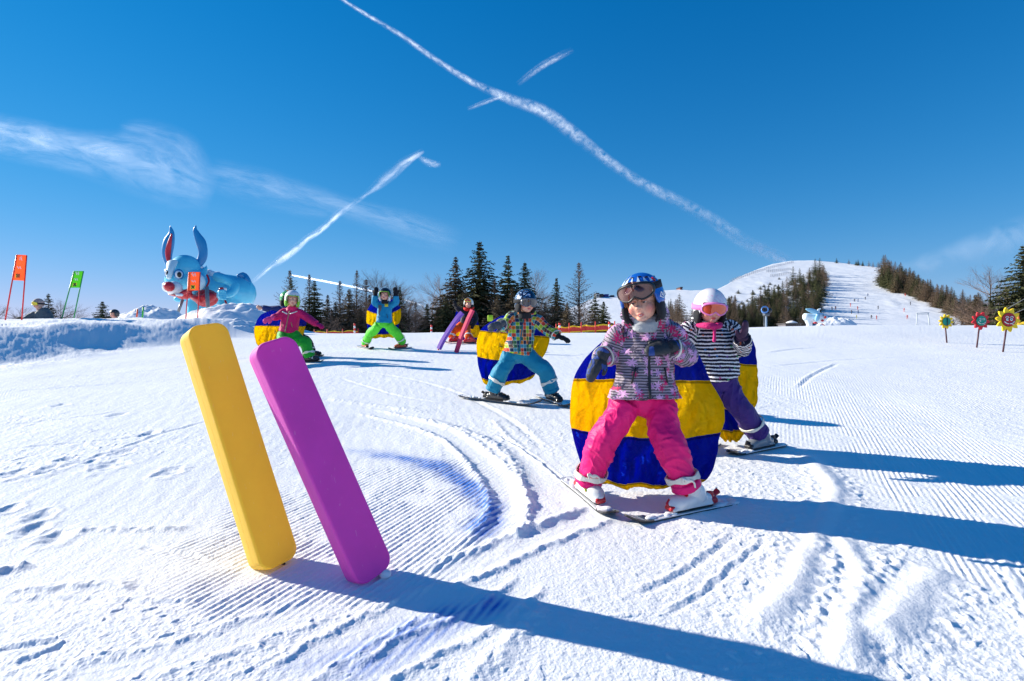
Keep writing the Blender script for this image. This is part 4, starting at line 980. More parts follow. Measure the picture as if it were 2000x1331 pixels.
    if J.get('lapel'):
        for sx in (-1, 1):
            b = Blob(); e0 = nk + (hc - nk) * .35
            b.tube([top.lerp(hem, .16) + Vector((J.get('zx', 0), -td - .002, 0)), nk + Vector((sx * .055, -.080, .018)), e0 + Vector((sx * .092, -.040, .030)), e0 + Vector((sx * .084, .03, .034))], [(.010, .014), (.012, .030), (.013, .040), (.012, .032)], 14, True, 4, 'p', ref=(sx * 1.0, -.5, .3)); b.build('collar', J['mat'], jk, .005, 3, .002, .003)
    if J.get('pockets'):
        for sx in (-1, 1):
            m = MB(); c_ = top.lerp(hem, .66); pts = [c_ + Vector((sx * (tw * (.50 + .12 * t_)), -td * (1.02 - .10 * t_) - .006, .035 - .07 * t_)) for t_ in (0, .5, 1)]; m.tube(pts, [(.0042, .003)] * 3, 6); m.build('pocket_zip', J['pockets'], jk)
    for ex in J.get('extras', []): ex(body, jk, P, dict(top=top, hem=hem, td=td, tw=tw, nk=nk, hc=hc, M=M, arms=arms))
    # -- trousers
    T = spec['trousers']; b = Blob(); tr = T.get('r', (.088, .072, .066)); cuffs = []
    b.ell(pel + Vector((0, .004, .02)), (T.get('pw', .115), T.get('pd', .088), .080))
    for k in (0, 1):
        a = legs[k]; dn = (a[2] - a[1]).normalized(); end = a[2] + dn * .0; cuffs.append((end, dn))
        b.tube([a[0] + Vector((0, 0, .03)), a[0].lerp(a[1], .5), a[1], a[1].lerp(end, .5), end], [(tr[0]), (tr[0] + tr[1]) / 2 * 1.02, tr[1] * 1.03, (tr[1] + tr[2]) / 2, tr[2]], 20, False, 4)
    tk = b.build('trousers', T['mat'], body, vx, 5, T.get('wr', .008), T.get('bump', .008), T.get('freq', 13), seed=sd + 5)
    if T.get('label'): tk['label'] = T['label']
    for k in (0, 1):
        if T.get('cuff'):
            e_, dn = cuffs[k]; b = Blob(); b.tube([e_ - dn * .028, e_ + dn * .006], [tr[2] * 1.06, tr[2] * 1.1], 20); b.build('cuff', T['cuff'], tk, vx, 3, .002, .004, 20, fab=False)
        if T.get('strap', True):
            e_, dn = cuffs[k]; up_ = T.get('strap_up', .045); strap_band(e_ - dn * up_, dn, tr[2] * 1.10 + .002, ELA, tk, knot=T.get('knot', False), w_=T.get('strap_w', .011))
    # -- boots
    for k in range(len(skis)):
        ft, f, up = skis[k][1:]; B = spec['boot']; boot(ft, f, up, cuffs[k][0] + (cuffs[k][0] - ft) * .12, B['shell'], B.get('cuffm', B['shell']), B['buckle'], body, B.get('s', .92), B.get('dark'), accent=B.get('accent'))
    # -- gloves
    for k, gl in enumerate(spec.get('gloves', [])):
        if gl is None: continue
        a = arms[k]; wr = a[2]; tip = P(gl['tip']); d = tip - wr
        fn = gl.get('fn')
        if fn: fn(wr, d, gl.get('n', (0, -1, 0)), gl.get('s', 1), gl['mat'], body, gl.get('thumb', 1)); continue
        go = glove(wr, d, gl.get('n', (0, -1, 0)), gl.get('s', 1.0), gl['mat'], body, gl.get('thumb', 1), gl.get('curl', .5), gl.get('mitten', False), voxel=gl.get('voxel', .004), label=gl.get('label'))
        if gl.get('band'): strap_band(wr - (a[2] - a[1]).normalized() * .022, a[2] - a[1], ar[2] * 1.03, ELA, go, 'wrist_strap', .004, False)
    # -- helmet
    H = spec.get('helmet')
    if H:
        hz = hc + M @ Vector((0, 0, .012)) * hs
        hl_ = helmet_shell('helmet', hz, M, hs * H.get('s', 1.0), H['mat'], body, brow=H.get('brow', .030), ear=H.get('ear', -.07))
        side_pads(hc, M, hs * H.get('s', 1.0), H.get('pad', BLKF), hl_)
        if H.get('vents', True):
            for sx, az, el in ((-1, 50, 55), (1, 50, 55), (-1, 20, 62), (1, 20, 62), (-1, 120, 45), (1, 120, 45)):
                a_, e_ = R(az) * sx, R(el); n_ = Vector((math.sin(a_) * math.cos(e_), -math.cos(a_) * math.cos(e_), math.sin(e_))); q = Vector((n_.x * .0985, n_.y * .1165 + .012, n_.z * .1105))
                nn = M @ Vector((n_.x / .0985, n_.y / .1165, n_.z / .11)).normalized(); t1 = nn.cross(M @ Vector((0, 0, 1))).normalized(); t2 = nn.cross(t1)
                m = MB(); m.ell(hz + M @ q * hs * H.get('s', 1.0), (.010 * hs, .0045 * hs, .0035 * hs), Matrix((t1, t2, nn)).transposed(), 12); m.build('vent', BLK, hl_)
        if H.get('rim'):
            n = 40; m = MB(); pts = []
            for i in range(n + 1):
                a_ = R(-62) + R(124) * i / n; pts.append(hz + M @ Vector((.099 * math.sin(a_), -.117 * math.cos(a_) + .012, H.get('brow', .03) - float(sstep(.78, 1.02, abs(a_))) * .085)) * hs * H.get('s', 1.0))
            m.tube(pts, [.0048 * hs] * len(pts), 8); m.build('rim', H['rim'], hl_)
        for ex in H.get('extras', []): ex(hl_, hz, M, hs)
    if spec.get('goggles'):
        q = spec['goggles']; goggles(hc, M, hs, q['frame'], q['lens'], q.get('strapm', BLKF), body if not H else hl_, q.get('z', .012), tilt=q.get('tilt', 0), lift=q.get('lift', 0), hw=q.get('hw', .073), hh=q.get('hh', .036), strap=q.get('strap', True))
    C = spec.get('cape')
    if C:
        cp = cape_mesh(C['rows'], D + C.get('off', .06), C.get('depth', .16), C['mat'], body, seed=sd, amp=C.get('amp', .02))
        for ex in C.get('extras', []): ex(cp, P)
    return body
# ------------------------------------------------------------------ the children
CAPE_A = m_cape([(0, 'b'), (.28, 'y'), (.66, 'b'), (.93, 'y')], 'cape_a')
def rows_(l):
    """(v, left px, left py, right px, right py, sag)"""
    return [(v, a, c, b, d, e) for (v, a, b, c, d, e) in l]
JF, JS, JP = m_flakes(), m_stripes(), m_plaid()
PINK = cloth('pink_trousers', (236, 22, 118), .5, .08, .06, .5, 14, .012)
def roll_patch(kind=0): pass
T_WHITE = mat('ski_white', (222, 224, 228), .35, .06, 30, coat=.4); T_BLACK = mat('ski_black', (24, 24, 28), .25, .2, coat=.8); T_DARK = mat('ski_dark', (60, 62, 70), .3, .2, coat=.6); T_GREY = mat('ski_grey', (150, 156, 165), .3, .2, coat=.5)
def m_mitten():
    m, t = newmat('mitten_patched'); tc = t.n('TexCoord'); n = t.n('TexNoise', ins={'Scale': 16.0, 'Detail': 1.0, 'Distortion': .6, 'Vector': tc.outputs['Object']}); col = t.ramp(n.outputs[0], [(0, srgb(44, 47, 52)), (.54, srgb(54, 57, 62)), (.545, srgb(40, 70, 140)), (.64, srgb(40, 70, 140)), (.645, srgb(46, 50, 54))], 'CONSTANT')
    b = t.n('TexNoise', ins={'Scale': 45.0, 'Detail': 3.0, 'Distortion': 1.5, 'Vector': tc.outputs['Object']}); t.bsdf(col, .65, b.outputs[0], .6, .006); return m
MIT = m_mitten()
BOOTW = mat('boot_white', (226, 228, 226), .25, .05, 30, coat=.5); BOOTG = mat('boot_grey', (132, 138, 144), .3, .12, coat=.4); BOOTK = mat('boot_black', (36, 34, 36), .3, .2, coat=.5); BOOTR = mat('boot_red', (190, 40, 26), .3, .12, coat=.4); BOOTO = mat('boot_orange', (206, 84, 40), .3, .12, coat=.4)
LIME = mat('lime', (176, 214, 60), .4)
def blue_patch(body, jk, P, d): pass
def goggle_logo(hl, hz, M, s):
    m = MB()
    for a0, a1 in ((62, 74),):
        pts = [hz + M @ Vector((.109 * math.sin(R(a)), -.126 * math.cos(R(a)) + .012, .008 + .012 * math.sin((a - 62) / 12 * math.pi * 2))) * s for a in np.linspace(60, 84, 14)]
        m.tube(pts, [.0022] * len(pts), 6)
    pts = [hz + M @ Vector((.109 * math.sin(R(a)), -.126 * math.cos(R(a)) + .012, .002 - .012 * math.sin((a - 60) / 24 * math.pi))) * s for a in np.linspace(60, 84, 10)]
    m.tube(pts, [.0018] * len(pts), 6); m.build('strap_mark', WHT, hl)
    m = MB(); pts = [hz + M @ Vector((.0985 * math.sin(R(a)), -.108 * math.cos(R(a)) + .012, -.062 + .014 * math.sin((a - 80) / 22 * math.pi))) * s for a in np.linspace(80, 102, 10)]
    m.tube(pts, [.0016] * len(pts), 6); m.build('liner_mark', WHT, hl)
def peaks(hl, hz, M, s):
    W_ = mat('peak_white', (206, 226, 240), .35)
    for az, hgt_, wd in ((-58, .030, 8), (-38, .036, 9), (-14, .030, 8), (12, .030, 9), (36, .024, 8), (58, .020, 7)):
        V = []
        for k in range(5):
            t = k / 4; el = math.asin(min(1, (.070 + hgt_ * t) / .111)); w_ = wd * (1 - t) + .3
            for j in (-1, 0, 1):
                a = R(az + w_ * j); V.append(hz + M @ Vector((.0995 * math.cos(el) * math.sin(a), -.1175 * math.cos(el) * math.cos(a) + .012, .1117 * math.sin(el))) * s * 1.035)
        mesh_obj('peak', V, [(3 * k + j, 3 * k + j + 1, 3 * k + j + 4, 3 * k + j + 3) for k in range(4) for j in (0, 1)], W_, hl)
    m = MB(); el = R(42); a = R(70); n_ = (M @ Vector((math.cos(el) * math.sin(a), -math.cos(el) * math.cos(a), math.sin(el)))); q = hz + M @ Vector((.0995 * math.cos(el) * math.sin(a), -.1175 * math.cos(el) * math.cos(a) + .012, .1117 * math.sin(el))) * s * 1.03
    m.disc(q, n_, .011, .004); m.build('red_dot', REDP, hl)
def top_ridge(hl, hz, M, s):
    m = MB(); m.tube([hz + M @ Vector((.028 * math.sin(a) - .0, -.119 * math.cos(a * .0 + b_) * 1.0 + .012, .1115 * math.sin(b_))) * s for a, b_ in ((1.2, .95), (1.2, 1.2), (1.2, 1.5))], [.002] * 3, 6)
    m.tube([hz + M @ Vector((-.028 * math.sin(1.2), -.119 * math.cos(b_) + .012, .1115 * math.sin(b_))) * s for b_ in (.95, 1.2, 1.5)], [.002] * 3, 6); m.build('ridge', mat('helmet_edge', (16, 60, 140), .3), hl)
person(dict(D=2.62, seed=2, voxel=.0055, bvoxel=.0034, label='child in blue helmet, grey snowflake jacket and pink trousers, nearest of the skiers', group='children skiing with striped capes',
    head=(1254, 587, -.10), face=(-24, 14, -8), hs=.97, sh=[(1206, 652, 0), (1314, 650, -.02)], hips=[(1232, 790, .02), (1287, 790, .02)],
    arms=[[(1208, 656, 0), (1190, 694, .02), (1174, 698, -.07)], [(1312, 654, -.02), (1340, 694, -.03), (1310, 678, -.12)]],
    legs=[[(1224, 798, 0), (1177, 862, -.06), (1149, 938, 0)], [(1286, 798, 0), (1308, 866, -.06), (1341, 950, 0)]],
    eyes=True, hair=(150, 104, 66),
    jacket=dict(pockets=BLK, mat=JF, hem=(1259, 778, -.01), w=.128, d=.098, hemw=.172, ar=(.058, .054, .043), wr=.007, bump=.009, zip=BLK, zx=-.004, collar_in=cloth('grey_knit', (166, 170, 174), .9, cs=120), lapel=True, hood=True),
    trousers=dict(mat=PINK, r=(.069, .066, .063), cuff=PINK, knot=True, wr=.009, bump=.010, freq=14, pw=.118, strap_w=.014, strap_up=.050, pd=.078),
    boot=dict(shell=BOOTW, cuffm=BOOTW, buckle=REDP, dark=BLK, s=1.0, accent=LIME),
    gloves=[dict(mat=MIT, tip=(1158, 724, -.10), n=(-.3, -.9, .35), mitten=True, curl=1.1, thumb=-1, s=.90, band=True, label='charcoal mitten with blue patches'), dict(mat=MIT, tip=(1256, 684, -.19), n=(-.1, -.8, .6), mitten=True, curl=.45, thumb=1, s=1.02, band=True)],
    helmet=dict(mat=m_helmet('helmet_blue', (40, 120, 215), 'peaks'), brow=.050, ear=-.030, extras=[goggle_logo, peaks], s=1.03),
    goggles=dict(frame=BLK, lens=m_lens('lens_rose', (96, 50, 44)), z=.055, tilt=-3, lift=.010, hw=.080, hh=.036),
    cape=dict(mat=CAPE_A, off=.06, depth=.13, amp=.016, rows=rows_([(0, 1192, 655, 1340, 655, 4), (.10, 1160, 682, 1352, 672, 3), (.20, 1135, 712, 1372, 708, 2), (.28, 1121, 740, 1388, 742, 2), (.42, 1114, 782, 1412, 788, 4), (.55, 1113, 812, 1417, 822, 8), (.66, 1116, 838, 1410, 846, 14), (.78, 1124, 872, 1400, 890, 14), (.90, 1138, 915, 1386, 924, 18), (.95, 1148, 936, 1374, 938, 14), (1.0, 1166, 946, 1352, 946, 9)])),
    skis=[dict(tail=(1106, 940), tip=(1200, 1018), label='snow-caked ski with black tip, left in the photo, under the pink-trousered child', top=T_WHITE, tipm=T_BLACK, bind=REDP, snowy=True, foot=.52, w=.064), dict(tail=(1434, 984), tip=(1222, 1028), label='snow-caked ski with black tip, right in the photo, under the pink-trousered child', top=T_WHITE, tipm=T_BLACK, bind=REDP, snowy=True, foot=.42, w=.064)]))

PURP = cloth('purple_trousers', (62, 38, 116), .6, .1, .06, .5, 16, .010)
def pink_scarf(body, jk, P, d):
    b = Blob(); c0 = d['hc'] + d['M'] @ Vector((0, -.01, -.098)); b.tube([c0 + Vector((-.06, .0, -.005)), c0 + Vector((-.03, -.075, -.012)), c0 + Vector((.03, -.075, -.012)), c0 + Vector((.065, .0, .0))], [.018, .020, .020, .020], 12, True, 4); b.tube([c0 + Vector((0, -.08, -.01)), c0 + Vector((.004, -.085, -.06)), c0 + Vector((.0, -.088, -.10))], [.012, .010, .012], 10, True, 3)
    b.build('neck_warmer', cloth('magenta_fleece', (196, 40, 110), .8), jk, .005, 3, .003, .003, 40)
person(dict(D=3.52, seed=4, voxel=.007, bvoxel=.005, label='child in white helmet, pink goggles and black and white striped jacket behind the nearest skier', group='children skiing with striped capes',
    head=(1387, 602, -.08), face=(-2, 12, 2), hs=.96, sh=[(1345, 640, 0), (1424, 638, 0)], hips=[(1392, 752, .0), (1420, 750, .0)],
    arms=[[(1346, 645, 0), (1332, 678, -.02), (1322, 708, -.10)], [(1424, 643, 0), (1450, 682, -.03), (1450, 660, -.16)]],
    legs=[[(1390, 758, 0), (1372, 815, -.05), (1362, 868, 0)], [(1416, 757, 0), (1448, 800, -.06), (1481, 846, 0)]],
    jacket=dict(mat=JS, hem=(1408, 742, 0), w=.128, d=.095, hemw=.115, ar=(.060, .054, .050), extras=[pink_scarf], hood=True),
    trousers=dict(mat=PURP, r=(.072, .066, .064), cuff=PURP, strap_up=.09, strap_w=.010, pw=.10),
    boot=dict(shell=BOOTG, cuffm=BOOTG, buckle=WHT, dark=mat('boot_darkred', (120, 30, 34), .3)),
    gloves=[dict(mat=cloth('mitten_plum', (62, 38, 66), .6), tip=(1318, 725, -.14), mitten=True, thumb=-1), dict(mat=cloth('mitten_plum', (62, 38, 66), .6), tip=(1456, 638, -.22), n=(.4, -.9, .1), mitten=True, curl=.3, thumb=-1, s=.95)],
    helmet=dict(mat=m_helmet('helmet_white', (232, 230, 236), 'rings'), s=1.02, pad=BLKF, brow=.032, vents=False),
    goggles=dict(frame=mat('pink_frame', (238, 130, 196), .35, .05, coat=.4), lens=m_lens('lens_orange', (226, 84, 36)), z=.006, hw=.074, strap=True, strapm=cloth('pink_strap', (238, 130, 196), .7)),
    cape=dict(mat=m_cape([(0, 'b'), (.30, 'y'), (.72, 'b'), (.90, 'y')], 'cape_b'), off=.07, depth=.10, rows=rows_([(0, 1352, 648, 1452, 648, 2), (.12, 1340, 672, 1474, 670, 0), (.30, 1332, 708, 1480, 712, 0), (.5, 1330, 745, 1482, 755, 0), (.65, 1338, 775, 1480, 790, 2), (.78, 1362, 805, 1466, 815, 2), (.9, 1388, 838, 1460, 838, 3), (1.0, 1412, 860, 1442, 862, 2)])),
    skis=[dict(tail=(1398, 868), tip=(1330, 905), label='ski mostly hidden behind the nearest cape, under the child in the striped jacket', top=T_WHITE, tipm=T_BLACK, bind=T_DARK), dict(tail=(1529, 871), tip=(1424, 893), label='white ski with black tip under the grey boot of the child in purple trousers', top=T_WHITE, tipm=T_BLACK, bind=BLK, snowy=True, foot=.42)]))

TEAL = cloth('teal_trousers', (20, 134, 168), .6, .1, .06, .5, 16, .010)
def neck_black(body, jk, P, d):
    b = Blob(); c0 = d['hc'] + d['M'] @ Vector((0, 0, -.10)); b.tube([c0 + Vector((0, 0, -.04)), c0 + Vector((0, -.01, .015))], [.06, .056], 18); b.build('neck_warmer', BLKF, jk, .006, 3)
def cape_letter(txt, px, py, D, size, rot=0, mtl=None):
    def f(cp, P):
        q = U(px, py, D); text_mesh(txt, size, Matrix.Translation(q) @ Matrix.Rotation(R(rot), 4, 'Y') @ Matrix.Rotation(R(90), 4, 'X'), mtl or mat('ink', (30, 30, 30), .6), cp)
    return f
person(dict(D=5.15, seed=6, voxel=.008, bvoxel=.0065, label='child in dark blue helmet, grey goggles, checked jacket and teal trousers', group='children skiing with striped capes',
    head=(1027, 591, -.10), face=(22, 8, 2), hs=.97, sh=[(999, 615, 0), (1049, 624, 0)], hips=[(1000, 696, 0), (1026, 696, 0)],
    arms=[[(1000, 619, 0), (984, 640, -.05), (978, 633, -.18)], [(1049, 628, 0), (1068, 644, -.03), (1090, 657, -.10)]],
    legs=[[(996, 700, 0), (978, 726, -.05), (963, 762, 0)], [(1030, 700, 0), (1066, 724, -.05), (1078, 764, 0)]],
    jacket=dict(pockets=BLK, mat=JP, hem=(1012, 692, 0), w=.120, d=.092, hemw=.140, ar=(.058, .052, .048), zip=cloth('teal_zip', (30, 110, 130), .6), extras=[neck_black], hood=True),
    trousers=dict(mat=TEAL, r=(.076, .070, .066), cuff=TEAL, strap_up=.10, strap_w=.013, pw=.115),
    boot=dict(shell=BOOTK, buckle=mat('buckle_grey', (120, 116, 112), .3, metallic=.6), dark=BOOTR),
    gloves=[dict(mat=cloth('glove_grey', (84, 86, 92), .7), tip=(968, 636, -.22), n=(-.2, -1, .2), curl=.9, thumb=-1, band=True, s=1.0, voxel=.005), dict(mat=BLKF, tip=(1108, 664, -.14), n=(0, -.4, 1), curl=.4, thumb=-1, band=True, s=.95, voxel=.005)],
    helmet=dict(mat=m_helmet('helmet_navy', (20, 30, 62), 'swirl'), s=1.0), goggles=dict(frame=mat('silver_frame', (120, 122, 128), .25, metallic=.7), lens=m_lens('lens_smoke', (62, 64, 68)), z=.004, hw=.075),
    cape=dict(mat=m_cape([(0, 'b'), (.19, 'y'), (.56, 'b'), (.87, 'y')], 'cape_c'), off=.07, depth=.14, extras=[cape_letter('L', 978, 674, 5.15, .06)], rows=rows_([(0, 978, 617, 1050, 618, -2), (.10, 950, 634, 1066, 636, 0), (.19, 938, 646, 1074, 658, 0), (.35, 931, 668, 1068, 684, 1), (.56, 932, 697, 1058, 702, 6), (.70, 934, 716, 1050, 714, 8), (.85, 940, 736, 1046, 730, 10), (.93, 944, 748, 1042, 738, 6), (1.0, 952, 753, 1034, 744, 3)])),
    skis=[dict(tail=(899, 776), tip=(1057, 796), label='long black ski in front of the cape, under the left boot of the checked-jacket child', top=T_DARK, tipm=T_BLACK, bind=BLK, snowy=True), dict(tail=(1052, 775), tip=(1118, 799), label='short-looking ski with black tip beside the nearest cape, under the checked-jacket child', top=T_WHITE, tipm=T_BLACK, bind=BLK)]))

GREENT = cloth('green_trousers', (36, 170, 52), .6, .1, .06, .5, 16, .010); MAG = cloth('magenta_jacket', (206, 24, 98), .55, .08, .06, .5, 18, .010); WPI = cloth('white_piping', (232, 230, 230), .6)
def piping(body, jk, P, d):
    m = MB(); c = d['top'].lerp(d['hem'], .2)
    for sx in (-1, 1):
        m.tube([c + Vector((sx * .018, -d['td'] - .006, .0)), c + Vector((sx * .09, -d['td'] * .75, .030)), c + Vector((sx * .125, -d['td'] * .45, .052))], [(.010, .004)] * 3, 8)
        m.tube([c + Vector((sx * .150, -.055, .035)), c + Vector((sx * .175, -.052, -.004))], [(.010, .004)] * 2, 8)
    m.build('piping', WPI, jk)
def dino(hl, hz, M, s):
    for k, (c_, a) in enumerate((((220, 60, 40), 62), ((240, 190, 50), 82), ((80, 190, 80), 104), ((220, 70, 60), 126))):
        m = MB(); e = R(a); q = Vector((0, -.116 * math.cos(e) + .012, .11 * math.sin(e))); m.tube([hz + M @ q * s, hz + M @ (q * 1.28) * s], [.014 * s, .002 * s], 8); m.build('crest_spike', mat('spike%d' % k, c_, .5), hl)
person(dict(D=8.0, seed=8, voxel=.010, bvoxel=.009, label='child in white helmet with green rim, magenta jacket and green trousers', group='children skiing with striped capes',
    head=(571, 585, -.08), face=(24, 4, 3), hs=1.0, sh=[(554, 608, 0), (586, 609, 0)], hips=[(552, 654, 0), (573, 654, 0)],
    arms=[[(555, 610, 0), (541, 619, -.05), (531, 621, -.12)], [(586, 612, 0), (603, 623, -.04), (618, 633, -.12)]],
    legs=[[(552, 658, 0), (553, 684, -.05), (552, 706, 0)], [(574, 658, 0), (596, 670, -.08), (605, 697, 0)]], skin=None,
    jacket=dict(pockets=mat('zip_olive', (150, 140, 100), .5), mat=MAG, hem=(563, 650, 0), w=.120, d=.095, hemw=.138, ar=(.058, .050, .046), zip=mat('zip_olive', (150, 140, 100), .5), extras=[piping]),
    trousers=dict(mat=GREENT, r=(.078, .073, .070), strap_up=.06, strap_w=.014, pw=.12), boot=dict(shell=BOOTK, buckle=WHT, dark=BOOTR, s=.95),
    gloves=[dict(mat=cloth('glove_pink', (222, 70, 140), .7), tip=(522, 625, -.16), thumb=-1, voxel=.006, curl=.8), dict(mat=MAG, tip=(626, 637, -.15), n=(0, -.5, 1), thumb=-1, voxel=.006)],
    helmet=dict(mat=m_helmet('helmet_cream', (232, 232, 234), 'dots'), rim=mat('rim_green', (130, 200, 50), .4), pad=mat('rim_green', (130, 200, 50), .4), s=1.08, brow=.034, vents=False),
    cape=dict(mat=m_cape([(0, 'b'), (.34, 'y'), (.93, 'b')], 'cape_d'), off=.08, depth=.2, extras=[cape_letter('b', 538.5, 650, 8.02, .075, 6), cape_letter('i', 544, 651, 8.0, .07, 6)], rows=rows_([(0, 530, 606, 592, 614, 0), (.15, 508, 616, 597, 622, 0), (.34, 497, 636, 597, 637, 0), (.6, 496, 652, 594, 648, 4), (.85, 500, 668, 588, 664, 8), (1.0, 508, 680, 580, 684, 4)])),
    skis=[dict(tail=(520, 722), tip=(596, 716), label='ski hidden behind the purple slab, under the child in green trousers and magenta jacket', top=T_WHITE, tipm=T_BLACK, bind=BLK), dict(tail=(578, 709), tip=(632, 708), label='dark ski under the front boot of the magenta-jacket child', top=T_DARK, tipm=T_BLACK, bind=BLK, snowy=True, foot=.5)]))

NAVYC = cloth('navy_camo', (34, 52, 110), .7, .35, .2, .5, 18, .010)
person(dict(D=8.75, seed=9, voxel=.012, bvoxel=.011, label='child mostly hidden behind the magenta-jacket child, bare hand and navy sleeve showing', group='children skiing with striped capes',
    head=(561, 585, 0), face=(30, 0, 0), sh=[(543, 603, 0), (572, 605, 0)], hips=[(556, 652, 0), (578, 652, 0)],
    arms=[[(543, 604, 0), (528, 604, 0), (512, 602, -.03)], [(572, 608, 0), (580, 618, 0), (586, 628, 0)]],
    legs=[[(556, 656, 0), (560, 678, -.04), (566, 696, 0)], [(578, 656, 0), (600, 668, -.04), (608, 688, 0)]],
    jacket=dict(mat=NAVYC, hem=(566, 648, 0), ar=(.056, .050, .046), hemw=.13), trousers=dict(mat=cloth('dark_trousers', (30, 32, 44), .7), r=(.078, .070, .064)), boot=dict(shell=BOOTK, buckle=WHT),
    gloves=[dict(mat=MATS['skin'], tip=(504, 600, -.05), fn=bare_hand, thumb=-1, s=1.1), dict(mat=BLKF, tip=(590, 636, 0), voxel=.008)],
    helmet=dict(mat=mat('helmet_green', (60, 170, 90), .3, coat=.5), s=1.1, extras=[dino]),
    skis=[dict(tail=(560, 704), tip=(600, 704), label='ski hidden behind the purple slab, under the child in the navy jacket', top=T_GREY, tipm=T_BLACK, bind=BLK), dict(tail=(594, 696), tip=(632, 697), label='pale ski just behind the magenta-jacket child, under the navy-jacket child', top=T_GREY, tipm=T_BLACK, bind=BLK)]))

LGREEN = cloth('light_green_trousers', (92, 226, 58), .6, .1, .06, .5, 16, .010); SKYB = cloth('sky_jacket', (24, 140, 184), .6, .12, .06, .5, 18, .010)
def patches(body, jk, P, d):
    c = d['top'].lerp(d['hem'], .28); m = MB(); m.box(c + Vector((-.062, -d['td'] * .88, -.02)), .055, .012, .155, None, .005); m.build('chest_panel', cloth('grey_panel', (108, 104, 100), .7), jk)
    m = MB(); m.box(c + Vector((.045, -d['td'] * .88, .055)), .06, .010, .05, None, .004); m.build('yoke', cloth('yellow_yoke', (214, 200, 60), .7), jk)
    neck_black(body, jk, P, d)
person(dict(D=9.55, seed=10, voxel=.011, bvoxel=.010, label='child in light blue jacket and bright green trousers with both arms raised', group='children skiing with striped capes',
    head=(752, 577, -.05), face=(0, -4, 0), hs=1.0, sh=[(738, 596, 0), (766, 596, 0)], hips=[(742, 634, 0), (757, 634, 0)],
    arms=[[(739, 597, 0), (731, 591, -.02), (733, 577, -.05)], [(765, 597, 0), (774, 591, -.02), (773, 577, -.05)]],
    legs=[[(741, 637, 0), (723, 652, -.06), (713, 670, 0)], [(758, 637, 0), (774, 650, -.06), (787, 669, 0)]],
    jacket=dict(pockets=BLK, mat=SKYB, hem=(750, 631, 0), w=.122, d=.095, hemw=.135, ar=(.052, .052, .048), extras=[patches]),
    trousers=dict(mat=LGREEN, r=(.078, .072, .068), strap_up=.11, strap_w=.012, pw=.115), boot=dict(shell=BOOTO, buckle=BLK, dark=BLK, s=1.0),
    gloves=[dict(mat=BLKF, tip=(736, 560, -.05), n=(0, -1, 0), curl=.2, thumb=-1, voxel=.007, s=1.1), dict(mat=BLKF, tip=(771, 560, -.05), n=(0, -1, 0), curl=.2, thumb=1, voxel=.007, s=1.1)],
    helmet=dict(mat=mat('helmet_black', (28, 24, 28), .25, .2, coat=.6), rim=mat('rim_green', (130, 200, 50), .4), pad=WHT, s=1.05, brow=.034),
    cape=dict(mat=m_cape([(0, 'b'), (.28, 'y'), (.66, 'b'), (.86, 'y')], 'cape_e'), off=.08, depth=.12, rows=rows_([(0, 730, 582, 774, 582, 4), (.15, 723, 597, 779, 597, 8), (.28, 717, 606, 782, 602, 10), (.5, 715, 622, 783, 620, 10), (.66, 716, 632, 780, 632, 8), (.86, 719, 650, 776, 648, 4), (1.0, 724, 662, 771, 660, -1)])),
    skis=[dict(tail=(700, 677), tip=(728, 684), label='white ski with black tip pointing right, under the child with raised arms', top=T_WHITE, tipm=T_BLACK, bind=BLK), dict(tail=(803, 680), tip=(759, 684), label='ski with black tip pointing left, under the child with raised arms', top=T_GREY, tipm=T_BLACK, bind=BLK)]))

